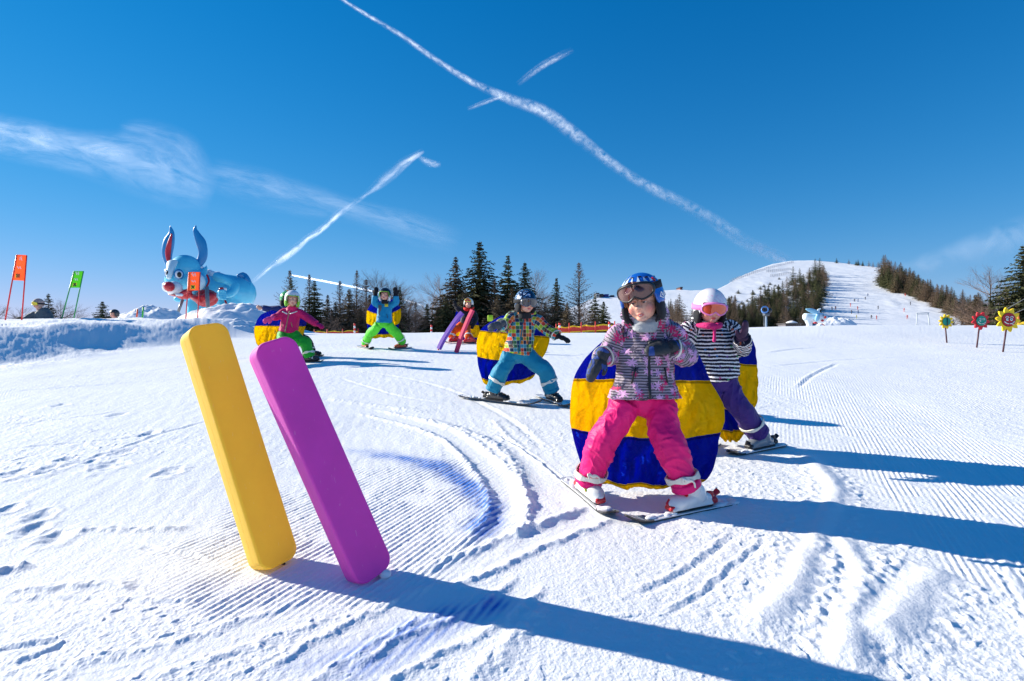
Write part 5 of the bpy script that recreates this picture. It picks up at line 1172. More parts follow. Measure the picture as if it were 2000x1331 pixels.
ORNG = cloth('orange_trousers', (255, 96, 16), .6, .1, .06, .5, 16, .010)
def red_collar(body, jk, P, d):
    b = Blob(); c0 = d['hc'] + Vector((0, 0, -.10)); b.tube([c0 + Vector((-.09, -.0, .03)), c0 + Vector((-.05, -.06, -.01)), c0 + Vector((.05, -.06, -.01)), c0 + Vector((.10, 0, .03))], [.020, .034, .034, .020], 12, True, 4); b.build('scarf', cloth('red_scarf', (214, 36, 30), .7), jk, .009, 3, .004, .004, 30)
person(dict(D=11.3, seed=12, voxel=.012, bvoxel=.011, label='child in black jacket, orange trousers and red scarf behind the bent foam poles', group='children skiing with striped capes',
    head=(915, 594, -.05), face=(-4, 0, 0), hs=1.0, sh=[(904, 609, 0), (926, 608, 0)], hips=[(903, 636, 0), (914, 638, 0)],
    arms=[[(905, 610, 0), (897, 606, 0), (891, 600, 0)], [(925, 611, 0), (930, 622, -.03), (926, 632, -.1)]],
    legs=[[(902, 638, 0), (886, 645, -.1), (881, 660, 0)], [(911, 640, 0), (911, 650, -.1), (916, 660, 0)]],
    jacket=dict(mat=cloth('black_jacket', (34, 34, 40), .6), hem=(909, 634, 0), w=.115, d=.09, hemw=.12, ar=(.052, .048, .044), extras=[red_collar]),
    trousers=dict(mat=ORNG, r=(.080, .074, .066), strap_up=.05, strap_w=.02, pw=.115), boot=dict(shell=mat('boot_scarlet', (206, 34, 34), .3, coat=.4), buckle=WHT, s=1.05),
    gloves=[dict(mat=BLKF, tip=(887, 588, 0), n=(0, -1, 0), curl=.3, thumb=-1, voxel=.008, s=1.05), dict(mat=BLKF, tip=(922, 640, -.1), voxel=.008)],
    helmet=dict(mat=mat('helmet_offwhite', (228, 230, 222), .3, .05, coat=.5), s=1.0, brow=.03), goggles=dict(frame=mat('yellow_frame', (214, 220, 60), .4), lens=m_lens('lens_red', (200, 40, 40)), z=.062, lift=-.004, hw=.062, hh=.026, strap=False),
    cape=dict(mat=m_cape([(0, 'b'), (.38, 'y'), (.82, 'b')], 'cape_f'), off=.08, depth=.14, extras=[cape_letter('r u', 922, 650, 11.36, .09, 12)], rows=rows_([(0, 892, 607, 925, 608, 0), (.2, 888, 620, 932, 622, 0), (.38, 884, 632, 935, 635, 0), (.6, 880, 642, 937, 647, 2), (.82, 880, 656, 938, 660, 0), (1.0, 884, 664, 935, 668, 0)])),
    skis=[dict(tail=(912, 668), tip=(868, 671), label='ski pointing left under the orange-trousered child, crossing behind the red foam pole', top=T_WHITE, tipm=T_BLACK, bind=BLK, foot=.55), dict(tail=(941, 671), tip=(893, 672), label='dark ski with red boot on it under the orange-trousered child', top=T_DARK, tipm=T_BLACK, bind=BLK)]))
# ------------------------------------------------------------------ foam slalom slabs in front
def slab(bot, top, Db, Dt, wpx, yaw, thick, mtl, label):
    """one foam slab leaning on a short black stake pushed into the snow; yaw turns its left edge to the viewer"""
    B = U(bot[0], bot[1], Db); T = U(top[0], top[1], Dt); ax = (T - B); L = ax.length; ax.normalize()
    nf = Vector((math.sin(R(yaw)), -math.cos(R(yaw)), 0)); nf = (nf - ax * nf.dot(ax)).normalized(); sx = ax.cross(nf).normalized() * -1
    if sx.x < 0: sx = -sx
    w_ = wpx; rc = w_ * .30; prof = []
    for cx, cy, a0 in ((w_ / 2 - rc, L - rc, 0), (-w_ / 2 + rc, L - rc, 90), (-w_ / 2 + rc, rc, 180), (w_ / 2 - rc, rc, 270)):
        for k in range(11): a = R(a0 + 9 * k); prof.append((cx, cy, math.cos(a), math.sin(a)))
    n = len(prof); V = []; lay = [(-.5, .008), (-.5 + .002 / thick, .0035), (-.5 + .006 / thick, .0008), (-.5 + .012 / thick, 0), (-.0022 / thick, 0), (-.0010 / thick, .0), (0, .0009), (.0010 / thick, 0), (.0022 / thick, 0), (.5 - .012 / thick, 0), (.5 - .006 / thick, .0008), (.5 - .002 / thick, .0035), (.5, .008)]
    for z, ins in lay:
        for cx, cy, c, s_ in prof: V.append(B + sx * (cx + (rc - ins) * c) + ax * (cy + (rc - ins) * s_) + nf * (z * thick))
    Fc = [tuple(range(n - 1, -1, -1))] + [(i * n + j, i * n + (j + 1) % n, (i + 1) * n + (j + 1) % n, (i + 1) * n + j) for i in range(len(lay) - 1) for j in range(n)] + [tuple(range((len(lay) - 1) * n, len(lay) * n))]
    root = empty('foam_slab', (B.x, B.y, float(base_z(B.x, B.y))), label, 'slalom marker', 'foam slabs marking the course in front')
    o = mesh_obj('foam_body', V, Fc, mtl, root, True)
    md = o.modifiers.new('wn', 'WEIGHTED_NORMAL') if False else None
    o.data.polygons.foreach_set('use_smooth', np.array([len(p.vertices) == 4 for p in o.data.polygons], dtype=bool))
    m = MB(); q = B + sx * (w_ * .16) + ax * .012; gz = Vector((q.x + .02, q.y, float(base_z(q.x, q.y)) - .03)); m.tube([q + ax * .02, gz], [.008, .007], 10); m.tube([q + ax * .004, q - ax * .010], [.013, .010], 10); m.build('stake', BLK, root)
    return root
def foam(name, rgb, tl=.3, tc_=(1, .5, .1)):
    m, t = newmat(name); tc = t.n('TexCoord'); n = t.n('TexNoise', ins={'Scale': 5.0, 'Detail': 6.0, 'Roughness': .7, 'Vector': tc.outputs['Object']}); c = srgb(*rgb)
    col = t.ramp(n.outputs[0], [(.25, tuple(x * .88 for x in c[:3]) + (1,)), (.75, tuple(min(1, x * 1.08) for x in c[:3]) + (1,))])
    mp = t.n('Mapping', ins={'Vector': tc.outputs['Object'], 'Rotation': (0, R(20), 0), 'Scale': (90.0, 90.0, 3.0)}); sn_ = t.n('TexNoise', ins={'Scale': 1.0, 'Detail': 3.0, 'Vector': mp.outputs[0]}); col = t.mix(t.m('MULTIPLY', t.m('GREATER_THAN', sn_.outputs[0], .70), .16), col, (.9, .85, .88, 1))
    f = t.n('TexNoise', ins={'Scale': 320.0, 'Detail': 2.0, 'Vector': tc.outputs['Object']})
    t.bsdf(col, .62, f.outputs[0], .18, .002, **{'Subsurface Weight': .12, 'Subsurface Radius': (.05, .03, .015), 'Subsurface Scale': 1.0, 'Sheen Weight': .15})
    out = [n_ for n_ in t.t.nodes if n_.type == 'OUTPUT_MATERIAL'][0]; pb = [n_ for n_ in t.t.nodes if n_.type == 'BSDF_PRINCIPLED'][0]
    tr = t.n('BsdfTranslucent', ins={'Color': (*tc_, 1)}); mx = t.n('MixShader', ins={0: tl, 1: pb.outputs[0], 2: tr.outputs[0]}); t.t.links.new(mx.outputs[0], out.inputs[0]); return m
FY = foam('foam_yellow', (255, 208, 56), .30, (1, .80, .22)); FP = foam('foam_purple', (226, 72, 192), .22, (1, .22, .75))
slab((539, 1104), (394, 640), 2.07, 2.13, .145, 52, .098, FY, 'tall yellow foam slab leaning left in the snow, left of the purple one')
slab((727, 1126), (526, 669), 1.99, 1.97, .150, 48, .080, FP, 'tall purple foam slab leaning left in the snow, right of the yellow one')
m = MB(); g = G(752, 1128); m.ell((g.x, g.y, g.z + .010), (.022, .018, .016), None, 14); tag(m.build('snow_lump', mat('snow_pinkish', (.90, .86, .88), .8, .04, 60, .5, 90, .005)), 'small snow lump at the foot of the purple foam slab', 'snow lump')

def bent_pole(pts, D, w_, th, mtl, label):
    P = smooth_path([(a, b, 0) for a, b in pts], 8); P = [U(p[0], p[1], D) for p in P]; root = empty('foam_pole', P[0], label, 'slalom pole', 'bent foam poles'); m = MB()
    V, Fc = [], []; n = len(P); ref = Vector((math.sin(R(-38)), -math.cos(R(-38)), 0))
    for i in range(n):
        t = (P[min(i + 1, n - 1)] - P[max(i - 1, 0)]).normalized(); nf = (ref - t * ref.dot(t)).normalized(); sd = t.cross(nf)
        for a, b in ((-.5, -.42), (-.42, -.5), (.42, -.5), (.5, -.42), (.5, .42), (.42, .5), (-.42, .5), (-.5, .42)): V.append(P[i] + sd * a * w_ + nf * b * th)
    Fc = [tuple(range(7, -1, -1)), tuple(range(8 * n - 8, 8 * n))] + [(i * 8 + j, i * 8 + (j + 1) % 8, (i + 1) * 8 + (j + 1) % 8, (i + 1) * 8 + j) for i in range(n - 1) for j in range(8)]
    mesh_obj('foam_body', V, Fc, mtl, root, False); q = P[0]; m.tube([q + Vector((0, 0, .02)), Vector((q.x - .03, q.y, q.z - .10))], [.014, .012], 8); m.build('stake', mat('stake_orange', (214, 70, 50), .5), root)
bent_pole([(857, 682), (866, 664), (878, 644), (892, 624), (903, 611)], 9.65, .074, .06, mat('foam_violet', (116, 66, 186), .6, .06), 'violet foam pole bent over to the right, left of the red one')
bent_pole([(891, 689), (901, 658), (912, 630), (923, 606)], 9.25, .062, .055, mat('foam_red', (232, 44, 96), .6, .06), 'pinkish red foam pole leaning right in front of the orange-trousered child')

# ------------------------------------------------------------------ giant slalom gates with banners
def banner_mat(name, rgb):
    m, t = newmat(name); tc = t.n('TexCoord'); n = t.n('TexNoise', ins={'Scale': 3.0, 'Detail': 3.0, 'Distortion': 1.0, 'Vector': tc.outputs['Object']}); c = srgb(*rgb)
    bp = t.n('Bump', ins={'Strength': .5, 'Distance': .03, 'Height': n.outputs[0]}); p = t.n('BsdfPrincipled', ins={'Base Color': c, 'Roughness': .5, 'Normal': bp.outputs[0]}); tr = t.n('BsdfTranslucent', ins={'Color': c}); mx = t.n('MixShader', ins={0: .6, 1: p.outputs[0], 2: tr.outputs[0]}); t.n('OutputMaterial', ins={0: mx.outputs[0]}); return m
def gate(bl, br, tl, tr, ban_f, D, pole_m, ban_m, label, skew=.1):
    """bl/br pole feet, tl/tr pole tops (photo pixels), ban_f = banner height share"""
    A, B_, C_, E = U(*bl, D), U(*br, D, skew), U(*tl, D), U(*tr, D, skew); root = empty('slalom_gate', A, label, 'slalom gate', 'giant slalom gates on the bank')
    for a, b in ((A, C_), (B_, E)): m = MB(); m.tube([a - (b - a) * .12, b], [.014, .013], 8); m.build('pole', pole_m, root)
    V = []; nx, nz = 10, 16
    for i in range(nz + 1):
        for j in range(nx + 1):
            u, v = j / nx, 1 - ban_f * i / nz; p = A.lerp(C_, v).lerp(B_.lerp(E, v), u); V.append(p + Vector((0, -.018 - .006 * math.sin(u * 5 + v * 9) * math.sin(math.pi * u) - .010 * math.sin(math.pi * u), 0)))
    o = mesh_obj('banner', V, grid_faces(nz + 1, nx + 1), ban_m, root); o.modifiers.new('s', 'SOLIDIFY').thickness = .004
    P_ = lambda u, v: A.lerp(C_, 1 - ban_f * v).lerp(B_.lerp(E, 1 - ban_f * v), u) + Vector((0, -.040, 0)); ux = (P_(1, .5) - P_(0, .5)); uz = (P_(.5, 0) - P_(.5, 1)); w_ = ux.length; ux.normalize(); uz.normalize()
    def q(c, hx, hz, ang, dy=0): 
        cx, cz = ux * math.cos(ang) + uz * math.sin(ang), uz * math.cos(ang) - ux * math.sin(ang); c = c + Vector((0, dy, 0)); return [c + cx * a * hx + cz * b * hz for a, b in ((-1, -1), (1, -1), (1, 1), (-1, 1))]
    m = MB(); c = P_(.52, .82); h = w_ * .2; m.add(q(c, h, h, 0), [(0, 1, 2, 3)]); m.build('emblem', mat('emblem_yellow', (240, 224, 40), .5), o, False)
    m = MB(); m.add(q(c, h * .95, h * .2, R(45), -.004), [(0, 1, 2, 3)]); m.add(q(c, h * .95, h * .2, R(-45), -.006), [(0, 1, 2, 3)]); m.add(q(c + uz * h * .62 - ux * h * .45, h * .34, h * .14, R(-20), -.006), [(0, 1, 2, 3)]); m.add(q(c + uz * h * .62 + ux * h * .45, h * .34, h * .14, R(20), -.006), [(0, 1, 2, 3)]); m.build('cross', BLK, o, False)
    m = MB()
    for (u, v) in ((.55, .14), (.55, .5)):
        c = P_(u, v); m.tube([c + Vector((0, -.004, 0)) + ux * (.10 * w_ * 4 * (k / 9 - .5)) + uz * (.05 * math.sin(k * 1.3) * (1 if v < .3 else .6)) for k in range(10)], [.008] * 10, 5)
    m.build('script_mark', WHT, o)
    return root
GR_, GG_ = mat('gate_red', (236, 40, 36), .4), mat('gate_green', (40, 160, 90), .4)
BO, BG = banner_mat('banner_orange', (255, 146, 84)), banner_mat('banner_green', (120, 206, 60))
gate((12, 616), (43, 618), (33, 498), (52, 499), .42, 12.6, GR_, BO, 'orange banner gate on red poles at the far left edge', .25)
gate((122, 618), (145, 618), (145, 530), (163, 530), .37, 14.0, GG_, BG, 'green banner gate leaning right, beside the small dark spruce on the left', .2)
gate((363, 622), (386, 622), (369, 532), (391, 532), .40, 14.2, GR_, BO, 'orange banner gate in front of the big blue rabbit sculpture', .1)
for px, c, l in ((268, (240, 90, 50), 'short orange stick before the snow heap left of the sculpture'), (279, (60, 190, 60), 'short green stick before the snow heap left of the sculpture')):
    m = MB(); m.tube([U(px - 1, 622, 15), U(px + .6, 604 if px < 270 else 600, 15)], [.02, .02], 8); tag(m.build('marker_stick', mat('stick%d' % px, c, .5)), l, 'marker')
m = MB(); m.box(U(957.5, 622, 13.6), .13, .02, .15, None, .01); o = m.build('banner', mat('flag_lime', (180, 220, 40), .6)); o.name = 'marker_flag'; m = MB(); m.tube([U(957, 630, 13.62), U(956, 655, 13.62)], [.012, .012], 6); m.build('pole', mat('flag_teal', (30, 120, 130), .5), o); tag(o, 'small lime green marker flag above the left cape edge of the checked-jacket child', 'marker')

# ------------------------------------------------------------------ flower signs
def flower(cx, cy, rpx, stake, D, petal, face, label, kind, tilt=0, npet=9):
    c = U(cx, cy, D); r = rpx / F * D; foot = U(stake[0], stake[1], D); root = empty('flower_sign', foot, label, 'sign', 'flower signs'); yv = Vector((0, 1, 0))
    V = []; n = npet * 14; th = .012
    for z in (-th, th):
        for i in range(n):
            a = 2 * math.pi * i / n; k = (i % 14) / 14; rr = r * (.60 + .40 * (1 - abs(2 * k - 1)) ** .72); V.append(c + Vector((math.cos(a + .2) * rr, z, math.sin(a + .2) * rr)))
    V += [c + Vector((0, -th, 0)), c + Vector((0, th, 0))]
    Fc = [(i, (i + 1) % n, 2 * n) for i in range(n)] + [(n + i, 2 * n + 1, n + (i + 1) % n) for i in range(n)] + [(i, n + i, n + (i + 1) % n, (i + 1) % n) for i in range(n)]
    mesh_obj('petals', V, Fc, petal, root, False)
    m = MB(); m.tube([c + Vector((0, -.014, 0)), c + Vector((0, -.024, 0))], [r * .53] * 2, 36); fc = m.build('face', face, root, False)
    m = MB(); m.tube([c + Vector((0, -.013, 0)), c + Vector((0, -.018, 0))], [r * .56] * 2, 36); m.build('rim', mat('rim_dark', (60, 20, 24), .5), root, False)
    y0 = -.030
    def arc(cx_, cz_, rx, rz, a0, a1, w_=.035): return [c + Vector(((cx_ + rx * math.cos(R(a))) * r, y0, (cz_ + rz * math.sin(R(a))) * r)) for a in np.linspace(a0, a1, 12)], [w_ * r] * 12
    lw = mat('face_line', (225, 235, 232), .5)
    if kind != 'back':
        m = MB(); m.tube(*arc(0, -.02, .42, .30, 200, 340), 6); m.tube(*arc(-.18, .10, .13, .17, 20, 160, .028), 6); m.tube(*arc(.18, .10, .13, .17, 20, 160, .028), 6); m.tube(*arc(.28, -.33, .07, .06, 180, 360, .022), 6)
        if kind == 'wink': m.tube(*arc(.18, .08, .13, .03, 0, 180, .02), 6)
        m.build('smile', lw, fc)
        for sx in ((-1, 1) if kind == 'smile' else (-1,)):
            m = MB(); m.ell(c + Vector((sx * .16 * r, y0 - .001, .03 * r)), (.11 * r, .006, .12 * r), None, 16); e = m.build('eye', mat('eye_pale', (200, 226, 226), .4), fc); m = MB(); m.ell(c + Vector((sx * .14 * r, y0 - .008, .03 * r)), (.045 * r, .004, .05 * r), None, 12); m.build('pupil', BLK, e)
    else:
        m = MB(); m.tube([c + Vector((.04 * r, y0, .5 * r)), c + Vector((.04 * r, y0, -.6 * r))], [.045 * r] * 2, 8); m.build('bracket', BLK, fc)
    m = MB(); m.tube([foot - Vector((0, 0, .1)), c + Vector((0, .02, -r * .4))], [.013, .012], 10); m.build('stake', mat('stake_dark', (74, 34, 44), .5), root)
YP, RP, GF, RF = mat('petal_yellow', (246, 206, 10), .5, .05), mat('petal_red', (206, 30, 44), .5, .05), mat('face_green', (10, 150, 128), .5, .06), mat('face_red', (176, 24, 40), .5, .06)
flower(1847.5, 628.5, 14.5, (1850.5, 671.5), 10.9, YP, GF, 'smallest flower sign, yellow petals round a green back plate', 'back', npet=10)
flower(1915, 627, 18, (1906.5, 678.5), 10.1, RP, GF, 'middle flower sign, red petals and a winking green face', 'wink')
flower(1968.5, 625, 24.5, (1957, 689.5), 9.3, YP, RF, 'largest flower sign, yellow petals and a smiling red face', 'smile', npet=10)

# ------------------------------------------------------------------ big blue rabbit sculpture (D = 24 m)
def zt(x, y): return 280 + x * .16529, 420 + y * .16529
def sculpt():
    D = 24.0; k = .16529 / F * D
    def Z(x, y, dy=0.0): a = zt(x, y); return U(a[0], a[1], D, dy)
    base = Z(800, 1200); root = empty('rabbit_sculpture', base, 'large blue rabbit sculpture with red nose and upright ears on the snow bank', 'sculpture')
    BL = mat('sculpt_blue', (84, 200, 232), .4, .06, 1.2, coat=.4); DB = mat('sculpt_dark_blue', (30, 132, 190), .4, .06, 1.2, coat=.4); RD = mat('sculpt_red', (196, 26, 40), .35, .08, 2, coat=.4); WH = mat('sculpt_white', (226, 236, 240), .4, .04, 2, coat=.3); LB = mat('sculpt_pale', (206, 236, 242), .4, .05, 1.2, coat=.3)
    b = Blob(); 
    b.ell(Z(745, 900, .25), (175 * k, 1.0, 190 * k)); b.tube([Z(760, 880, .3), Z(960, 880, .7), Z(1130, 920, 1.0)], [(190 * k, 180 * k), (185 * k, 185 * k), (200 * k, 200 * k)], 24, True, 4, ref=(0, 0, 1)); b.ell(Z(1130, 930, 1.0), (172 * k, 1.0, 200 * k))
    b.tube([Z(640, 990, -.1), Z(615, 1120, -.2), Z(610, 1260, -.2)], [110 * k, 88 * k, 84 * k], 20, True, 3); b.tube([Z(780, 1050, .9), Z(770, 1240, .9)], [80 * k, 80 * k], 16, True); b.tube([Z(1040, 1030, .5), Z(1010, 1140, .4), Z(1010, 1270, .3)], [130 * k, 108 * k, 100 * k], 20, True, 3)
    b.tube([Z(700, 800, .1), Z(620, 760, -.1)], [110 * k, 120 * k], 18, True)
    b.build('body', BL, root, .05, 6, fab=False)
    h = Blob(); h.ell(Z(500, 640, -.35), (172 * k, 165 * k, 165 * k)); h.ell(Z(600, 790, -.45), (138 * k, 130 * k, 140 * k)); h.ell(Z(390, 770, -.7), (120 * k, 110 * k, 130 * k)); h.ell(Z(330, 760, -.75), (70 * k, 70 * k, 150 * k)); h.ell(Z(560, 900, -.35), (130 * k, 100 * k, 70 * k))
    h.tube([Z(700, 700, -.3), Z(735, 640, -.25), Z(748, 590, -.2)], [50 * k, 26 * k, 4 * k], 12, True, 3)
    hd = h.build('head', BL, root, .045, 6, fab=False)
    h = Blob(); h.ell(Z(362, 868, -1.55), (96 * k, 60 * k, 78 * k)); h.ell(Z(270, 850, -1.35), (40 * k, 50 * k, 60 * k)); h.build('muzzle', WH, hd, .03, 3, fab=False)
    h = Blob(); h.ell(Z(305, 848, -1.85), (54 * k, 60 * k, 56 * k)); h.build('nose', RD, hd, .025, 2, fab=False)
    h = Blob(); h.tube([Z(300, 938, -1.45), Z(400, 950, -1.75), Z(520, 900, -1.65), Z(600, 885, -1.2)], [10 * k, 16 * k, 26 * k, 10 * k], 12, True, 4); h.ell(Z(480, 940, -1.35), (95 * k, 60 * k, 56 * k)); h.build('mouth', RD, hd, .025, 2, fab=False)
    m = MB(); m.box(Z(425, 945, -1.95), 75 * k, .12, 30 * k, Matrix.Rotation(R(4), 3, 'Y'), .03); m.build('teeth', WH, hd)
    h = Blob(); h.tube([Z(345, 560, -1.02), Z(318, 650, -1.30), Z(300, 740, -1.40)], [(60 * k, 30 * k), (44 * k, 30 * k), (26 * k, 30 * k)], 16, True, 3); h.build('blaze', LB, hd, .03, 2, fab=False)
    h = Blob(); h.ell(Z(655, 800, -1.0), (75 * k, 40 * k, 95 * k)); h.build('cheek', LB, hd, .03, 2, fab=False)
    for x, y, sc, dy in ((418, 705, 1.0, -1.32), (283, 690, .55, -1.30)):
        m = MB(); m.ell(Z(x, y, dy + .08), (56 * k * sc, .14, 62 * k), None, 18); e0 = m.build('eye_socket', DB, hd); m = MB(); m.ell(Z(x + 2, y - 2, dy - .02), (38 * k * sc, .13, 44 * k), None, 18); m.build('eye', WH, e0); m = MB(); m.ell(Z(x + 6 * sc, y + 2, dy - .13), (24 * k * sc, .06, 30 * k), None, 16); m.build('pupil', BLK, e0)
    def ear(pts, inner, mt):
        h = Blob(); h.tube([Z(a, c, -.25) for a, c, r in pts], [(r * k, r * k * .42) for a, c, r in pts], 20, True, 4, ref=(1, 0, .02)); e = h.build('ear', mt, hd, .03, 4, fab=False)
        if inner: h = Blob(); h.tube([Z(a, c, -.25 - r2 * k) for a, c, r, r2 in inner], [(r * k, .05) for a, c, r, r2 in inner], 14, True, 4, ref=(1, 0, .02)); h.build('inner_ear', RD, e, .02, 2, fab=False)
    ear([(300, 590, 40), (282, 500, 58), (285, 410, 70), (305, 310, 66), (332, 220, 38), (318, 140, 14), (308, 118, 5)], [(296, 540, 24, 34), (292, 430, 36, 28), (314, 310, 22, 30), (335, 225, 6, 20)], DB)
    ear([(640, 600, 44), (692, 520, 56), (704, 430, 56), (680, 330, 62), (640, 250, 46), (612, 180, 30), (622, 118, 8)], None, DB)
    h = Blob(); h.ell(Z(745, 985, -.62), (140 * k, 60 * k, 105 * k)); h.tube([Z(570, 965, -.85), Z(700, 1000, -1.0), Z(800, 960, -.9)], [30 * k, 60 * k, 60 * k], 14, True, 4); h.build('bib', RD, root, .035, 3, fab=False)
    h = Blob(); h.tube([Z(752, 712, -.75), Z(775, 780, -.8), Z(748, 850, -.95)], [12 * k] * 3, 10, True, 4); h.build('collar', RD, root, .025, 2, fab=False)
    h = Blob(); h.tube([Z(880, 735, -.45), Z(990, 770, -.75), Z(1085, 835, -.9), Z(1050, 915, -1.1), Z(985, 945, -1.25)], [58 * k, 52 * k, 48 * k, 44 * k, 40 * k], 18, True, 4); ar = h.build('arm', BL, root, .03, 4, fab=False)
    h = Blob(); h.ell(Z(935, 950, -1.4), (55 * k, 50 * k, 52 * k))
    for q in range(4): h.tube([Z(965 + q * 2, 915 + q * 26, -1.62), Z(905 - (q == 3) * -15, 905 + q * 27, -1.66), Z(880 + (q == 3) * 15, 915 + q * 24, -1.5)], [15 * k] * 3, 10, True, 3)
    h.tube([Z(965, 905, -1.5), Z(940, 895, -1.7), Z(905, 900, -1.75)], [16 * k, 15 * k, 13 * k], 10, True, 3); h.build('hand', BL, ar, .022, 2, fab=False)
    h = Blob(); h.ell(Z(925, 882, -1.55), (32 * k, 30 * k, 28 * k)); h.build('ball_red', RD, ar, .02, 2, fab=False); h = Blob(); h.ell(Z(958, 880, -1.5), (24 * k, 26 * k, 24 * k)); h.build('ball_white', WH, ar, .02, 2, fab=False)
    h = Blob(); h.ell(Z(410, 995, -.4), (48 * k, 40 * k, 36 * k)); h.tube([Z(420, 990, -.3), Z(560, 980, .1)], [34 * k, 50 * k], 12, True); h.build('hand', BL, root, .03, 2, fab=False)
    for a, c, r, mt, nm in (((748, 850, -1.15), (770, 1200, -1.15), 21, GRYP, 'support_pole'), ((465, 1000, -1.0), (385, 1220, -1.0), 16, GRYP, 'support_pole'), ((965, 1010, -1.3), (1055, 1220, -1.3), 11, RD, 'ski_pole')):
        m = MB(); m.tube([Z(*a), Z(*c)], [r * k, r * k], 14); m.build(nm, mt, root)
    SN = mat('snow_cap', (.9, .9, .92), .8, .03, 3, .5, 12, .05)
    h = Blob(); h.tube([Z(768, 680, .1), Z(840, 705, .1), Z(900, 700, .2)], [(40 * k, 40 * k), (34 * k, 40 * k), (20 * k, 30 * k)], 14, True, 4); h.ell(Z(690, 625, -.2), (36 * k, 30 * k, 22 * k)); h.build('snow_cap', SN, root, .035, 3, bump=.03, fab=False)
    h = Blob(); h.tube([Z(1130, 745, .8), Z(1200, 735, .9), Z(1262, 800, 1.0)], [(20 * k, 60 * k), (34 * k, 60 * k), (14 * k, 40 * k)], 14, True, 4); h.build('tail', DB, root, .035, 3, fab=False)
sculpt()
# snow heaps that hide its feet, and the heap on the left
def heap(name, c, sx, sy, h, label, seed, D=None, far=False):
    n = 60; V = []; 
    for i in range(n):
        for j in range(n):
            u, v = j / (n - 1) * 2 - 1, i / (n - 1) * 2 - 1; r = math.hypot(u, v); V.append((u, v, max(0.0, 1 - r * r)))
    V = np.array(V); x = V[:, 0] * sx; y = V[:, 1] * sy; f = V[:, 2] ** .8
    z = h * f * (1 + .22 * perlin2(x * 1.6 / h + seed, y * 1.6 / h, 3)) + .07 * h * f ** .5 * (1 - 2 * np.abs(perlin2(x * 3 / h, y * 3 / h + seed, 4))) + .03 * h * f ** .5 * perlin2(x * 9 / h, y * 9 / h, 5)
    z = np.where(V[:, 2] <= 0, -h * .5, z - .02); W = np.stack([x + c.x, y + c.y, z + c.z], -1)
    return tag(mesh_obj(name, W, grid_faces(n, n), M_SNOW if not far else M_SNOWFAR), label, 'snow heap')
heap('snow_heap', U(470, 640, 15.5), 1.6, 1.3, .62, 'lumpy shaded snow heap right of the blue sculpture feet', 3)
heap('snow_heap', U(425, 628, 16.5), 1.1, 1.0, .38, 'lower sunlit snow heap between the sculpture and the shaded heap', 5)
heap('snow_heap', U(452, 655, 13.6), 1.0, .9, .35, 'low lumpy snow heap at the right end of the ploughed bank', 15)
heap('snow_heap', U(298, 634, 21.0), 1.35, 1.2, .62, 'smooth rounded snow heap left of the blue sculpture', 8)

# ------------------------------------------------------------------ adult and another skier half hidden behind the bank
def half_person(hpx, hpy, D, label, jm, hm, skin, gog=None, arm=None, hat=False):
    g = U(hpx, hpy, D) - Vector((0, 0, 1.6)); hc = U(hpx, hpy, D); M = head_matrix(-12, 4, 6); b = Blob(); face_prims(b, hc, M, 1.1)
    b.tube([hc, hc + Vector((.05, .02, -.22)), hc + Vector((.12, .05, -.8))], [.055, .075, .12], 14, True, 3); b.tube([hc + Vector((.1, .04, -.75)), hc + Vector((.02, 0, -1.15)), hc + Vector((.05, .05, -1.55))], [.10, .07, .05], 12, True, 3); b.tube([hc + Vector((.14, .04, -.75)), hc + Vector((.2, 0, -1.15)), hc + Vector((.22, .05, -1.55))], [.10, .07, .05], 12, True, 3)
    Mi = M.transposed(); bd = b.build('person', skin, None, .018, 3, fab=False, fabfn=lambda V: ((V - np.array(hc)) @ np.array(Mi).T) / 1.1)
    tag(bd, label, 'person'); b = Blob(); b.tube([hc + Vector((.03, .02, -.14)), hc + Vector((.09, .04, -.28)), hc + Vector((.13, .05, -.8))], [(.09, .08), (.22, .14), (.20, .15)], 20, False, 4)
    if arm: b.tube([hc + Vector((-.10, 0, -.27)), hc + Vector(arm[0]), hc + Vector(arm[1])], [.085, .07, .055], 14, True, 3)
    b.tube([hc + Vector((.28, 0, -.28)), hc + Vector((.38, -.05, -.55)), hc + Vector((.30, -.2, -.75))], [.085, .07, .055], 14, True, 3)
    b.build('jacket', jm, bd, .02, 4, .008, .006)
    if arm: glove(hc + Vector(arm[1]), Vector(arm[1]) - Vector(arm[0]), (0, -.3, 1), 1.5, BLKF, bd, voxel=.007)
    hl = helmet_shell('helmet' if not hat else 'hat', hc + M @ Vector((0, 0, .015)), M, 1.12, hm, bd, n=32, m_=18)
    if gog: goggles(hc, M, 1.1, gog[0], gog[1], BLKF, hl, .01)
half_person(74, 594, 14.2, 'adult in grey jacket and hat with yellow goggles, low behind the left bank', cloth('grey_jacket', (86, 98, 106), .7), cloth('knit_hat', (168, 150, 146), .8), MATS['skin'], (mat('yellow_frame', (214, 220, 60), .4), m_lens('lens_yellow', (250, 214, 20))), [(-.30, -.1, -.44), (-.17, -.3, -.38)], True)
half_person(223, 614, 16.0, 'person in dark helmet barely showing above the bank left of the heap', cloth('grey_jacket', (86, 98, 106), .7), mat('helmet_dark', (50, 56, 60), .4), MATS['skin'])
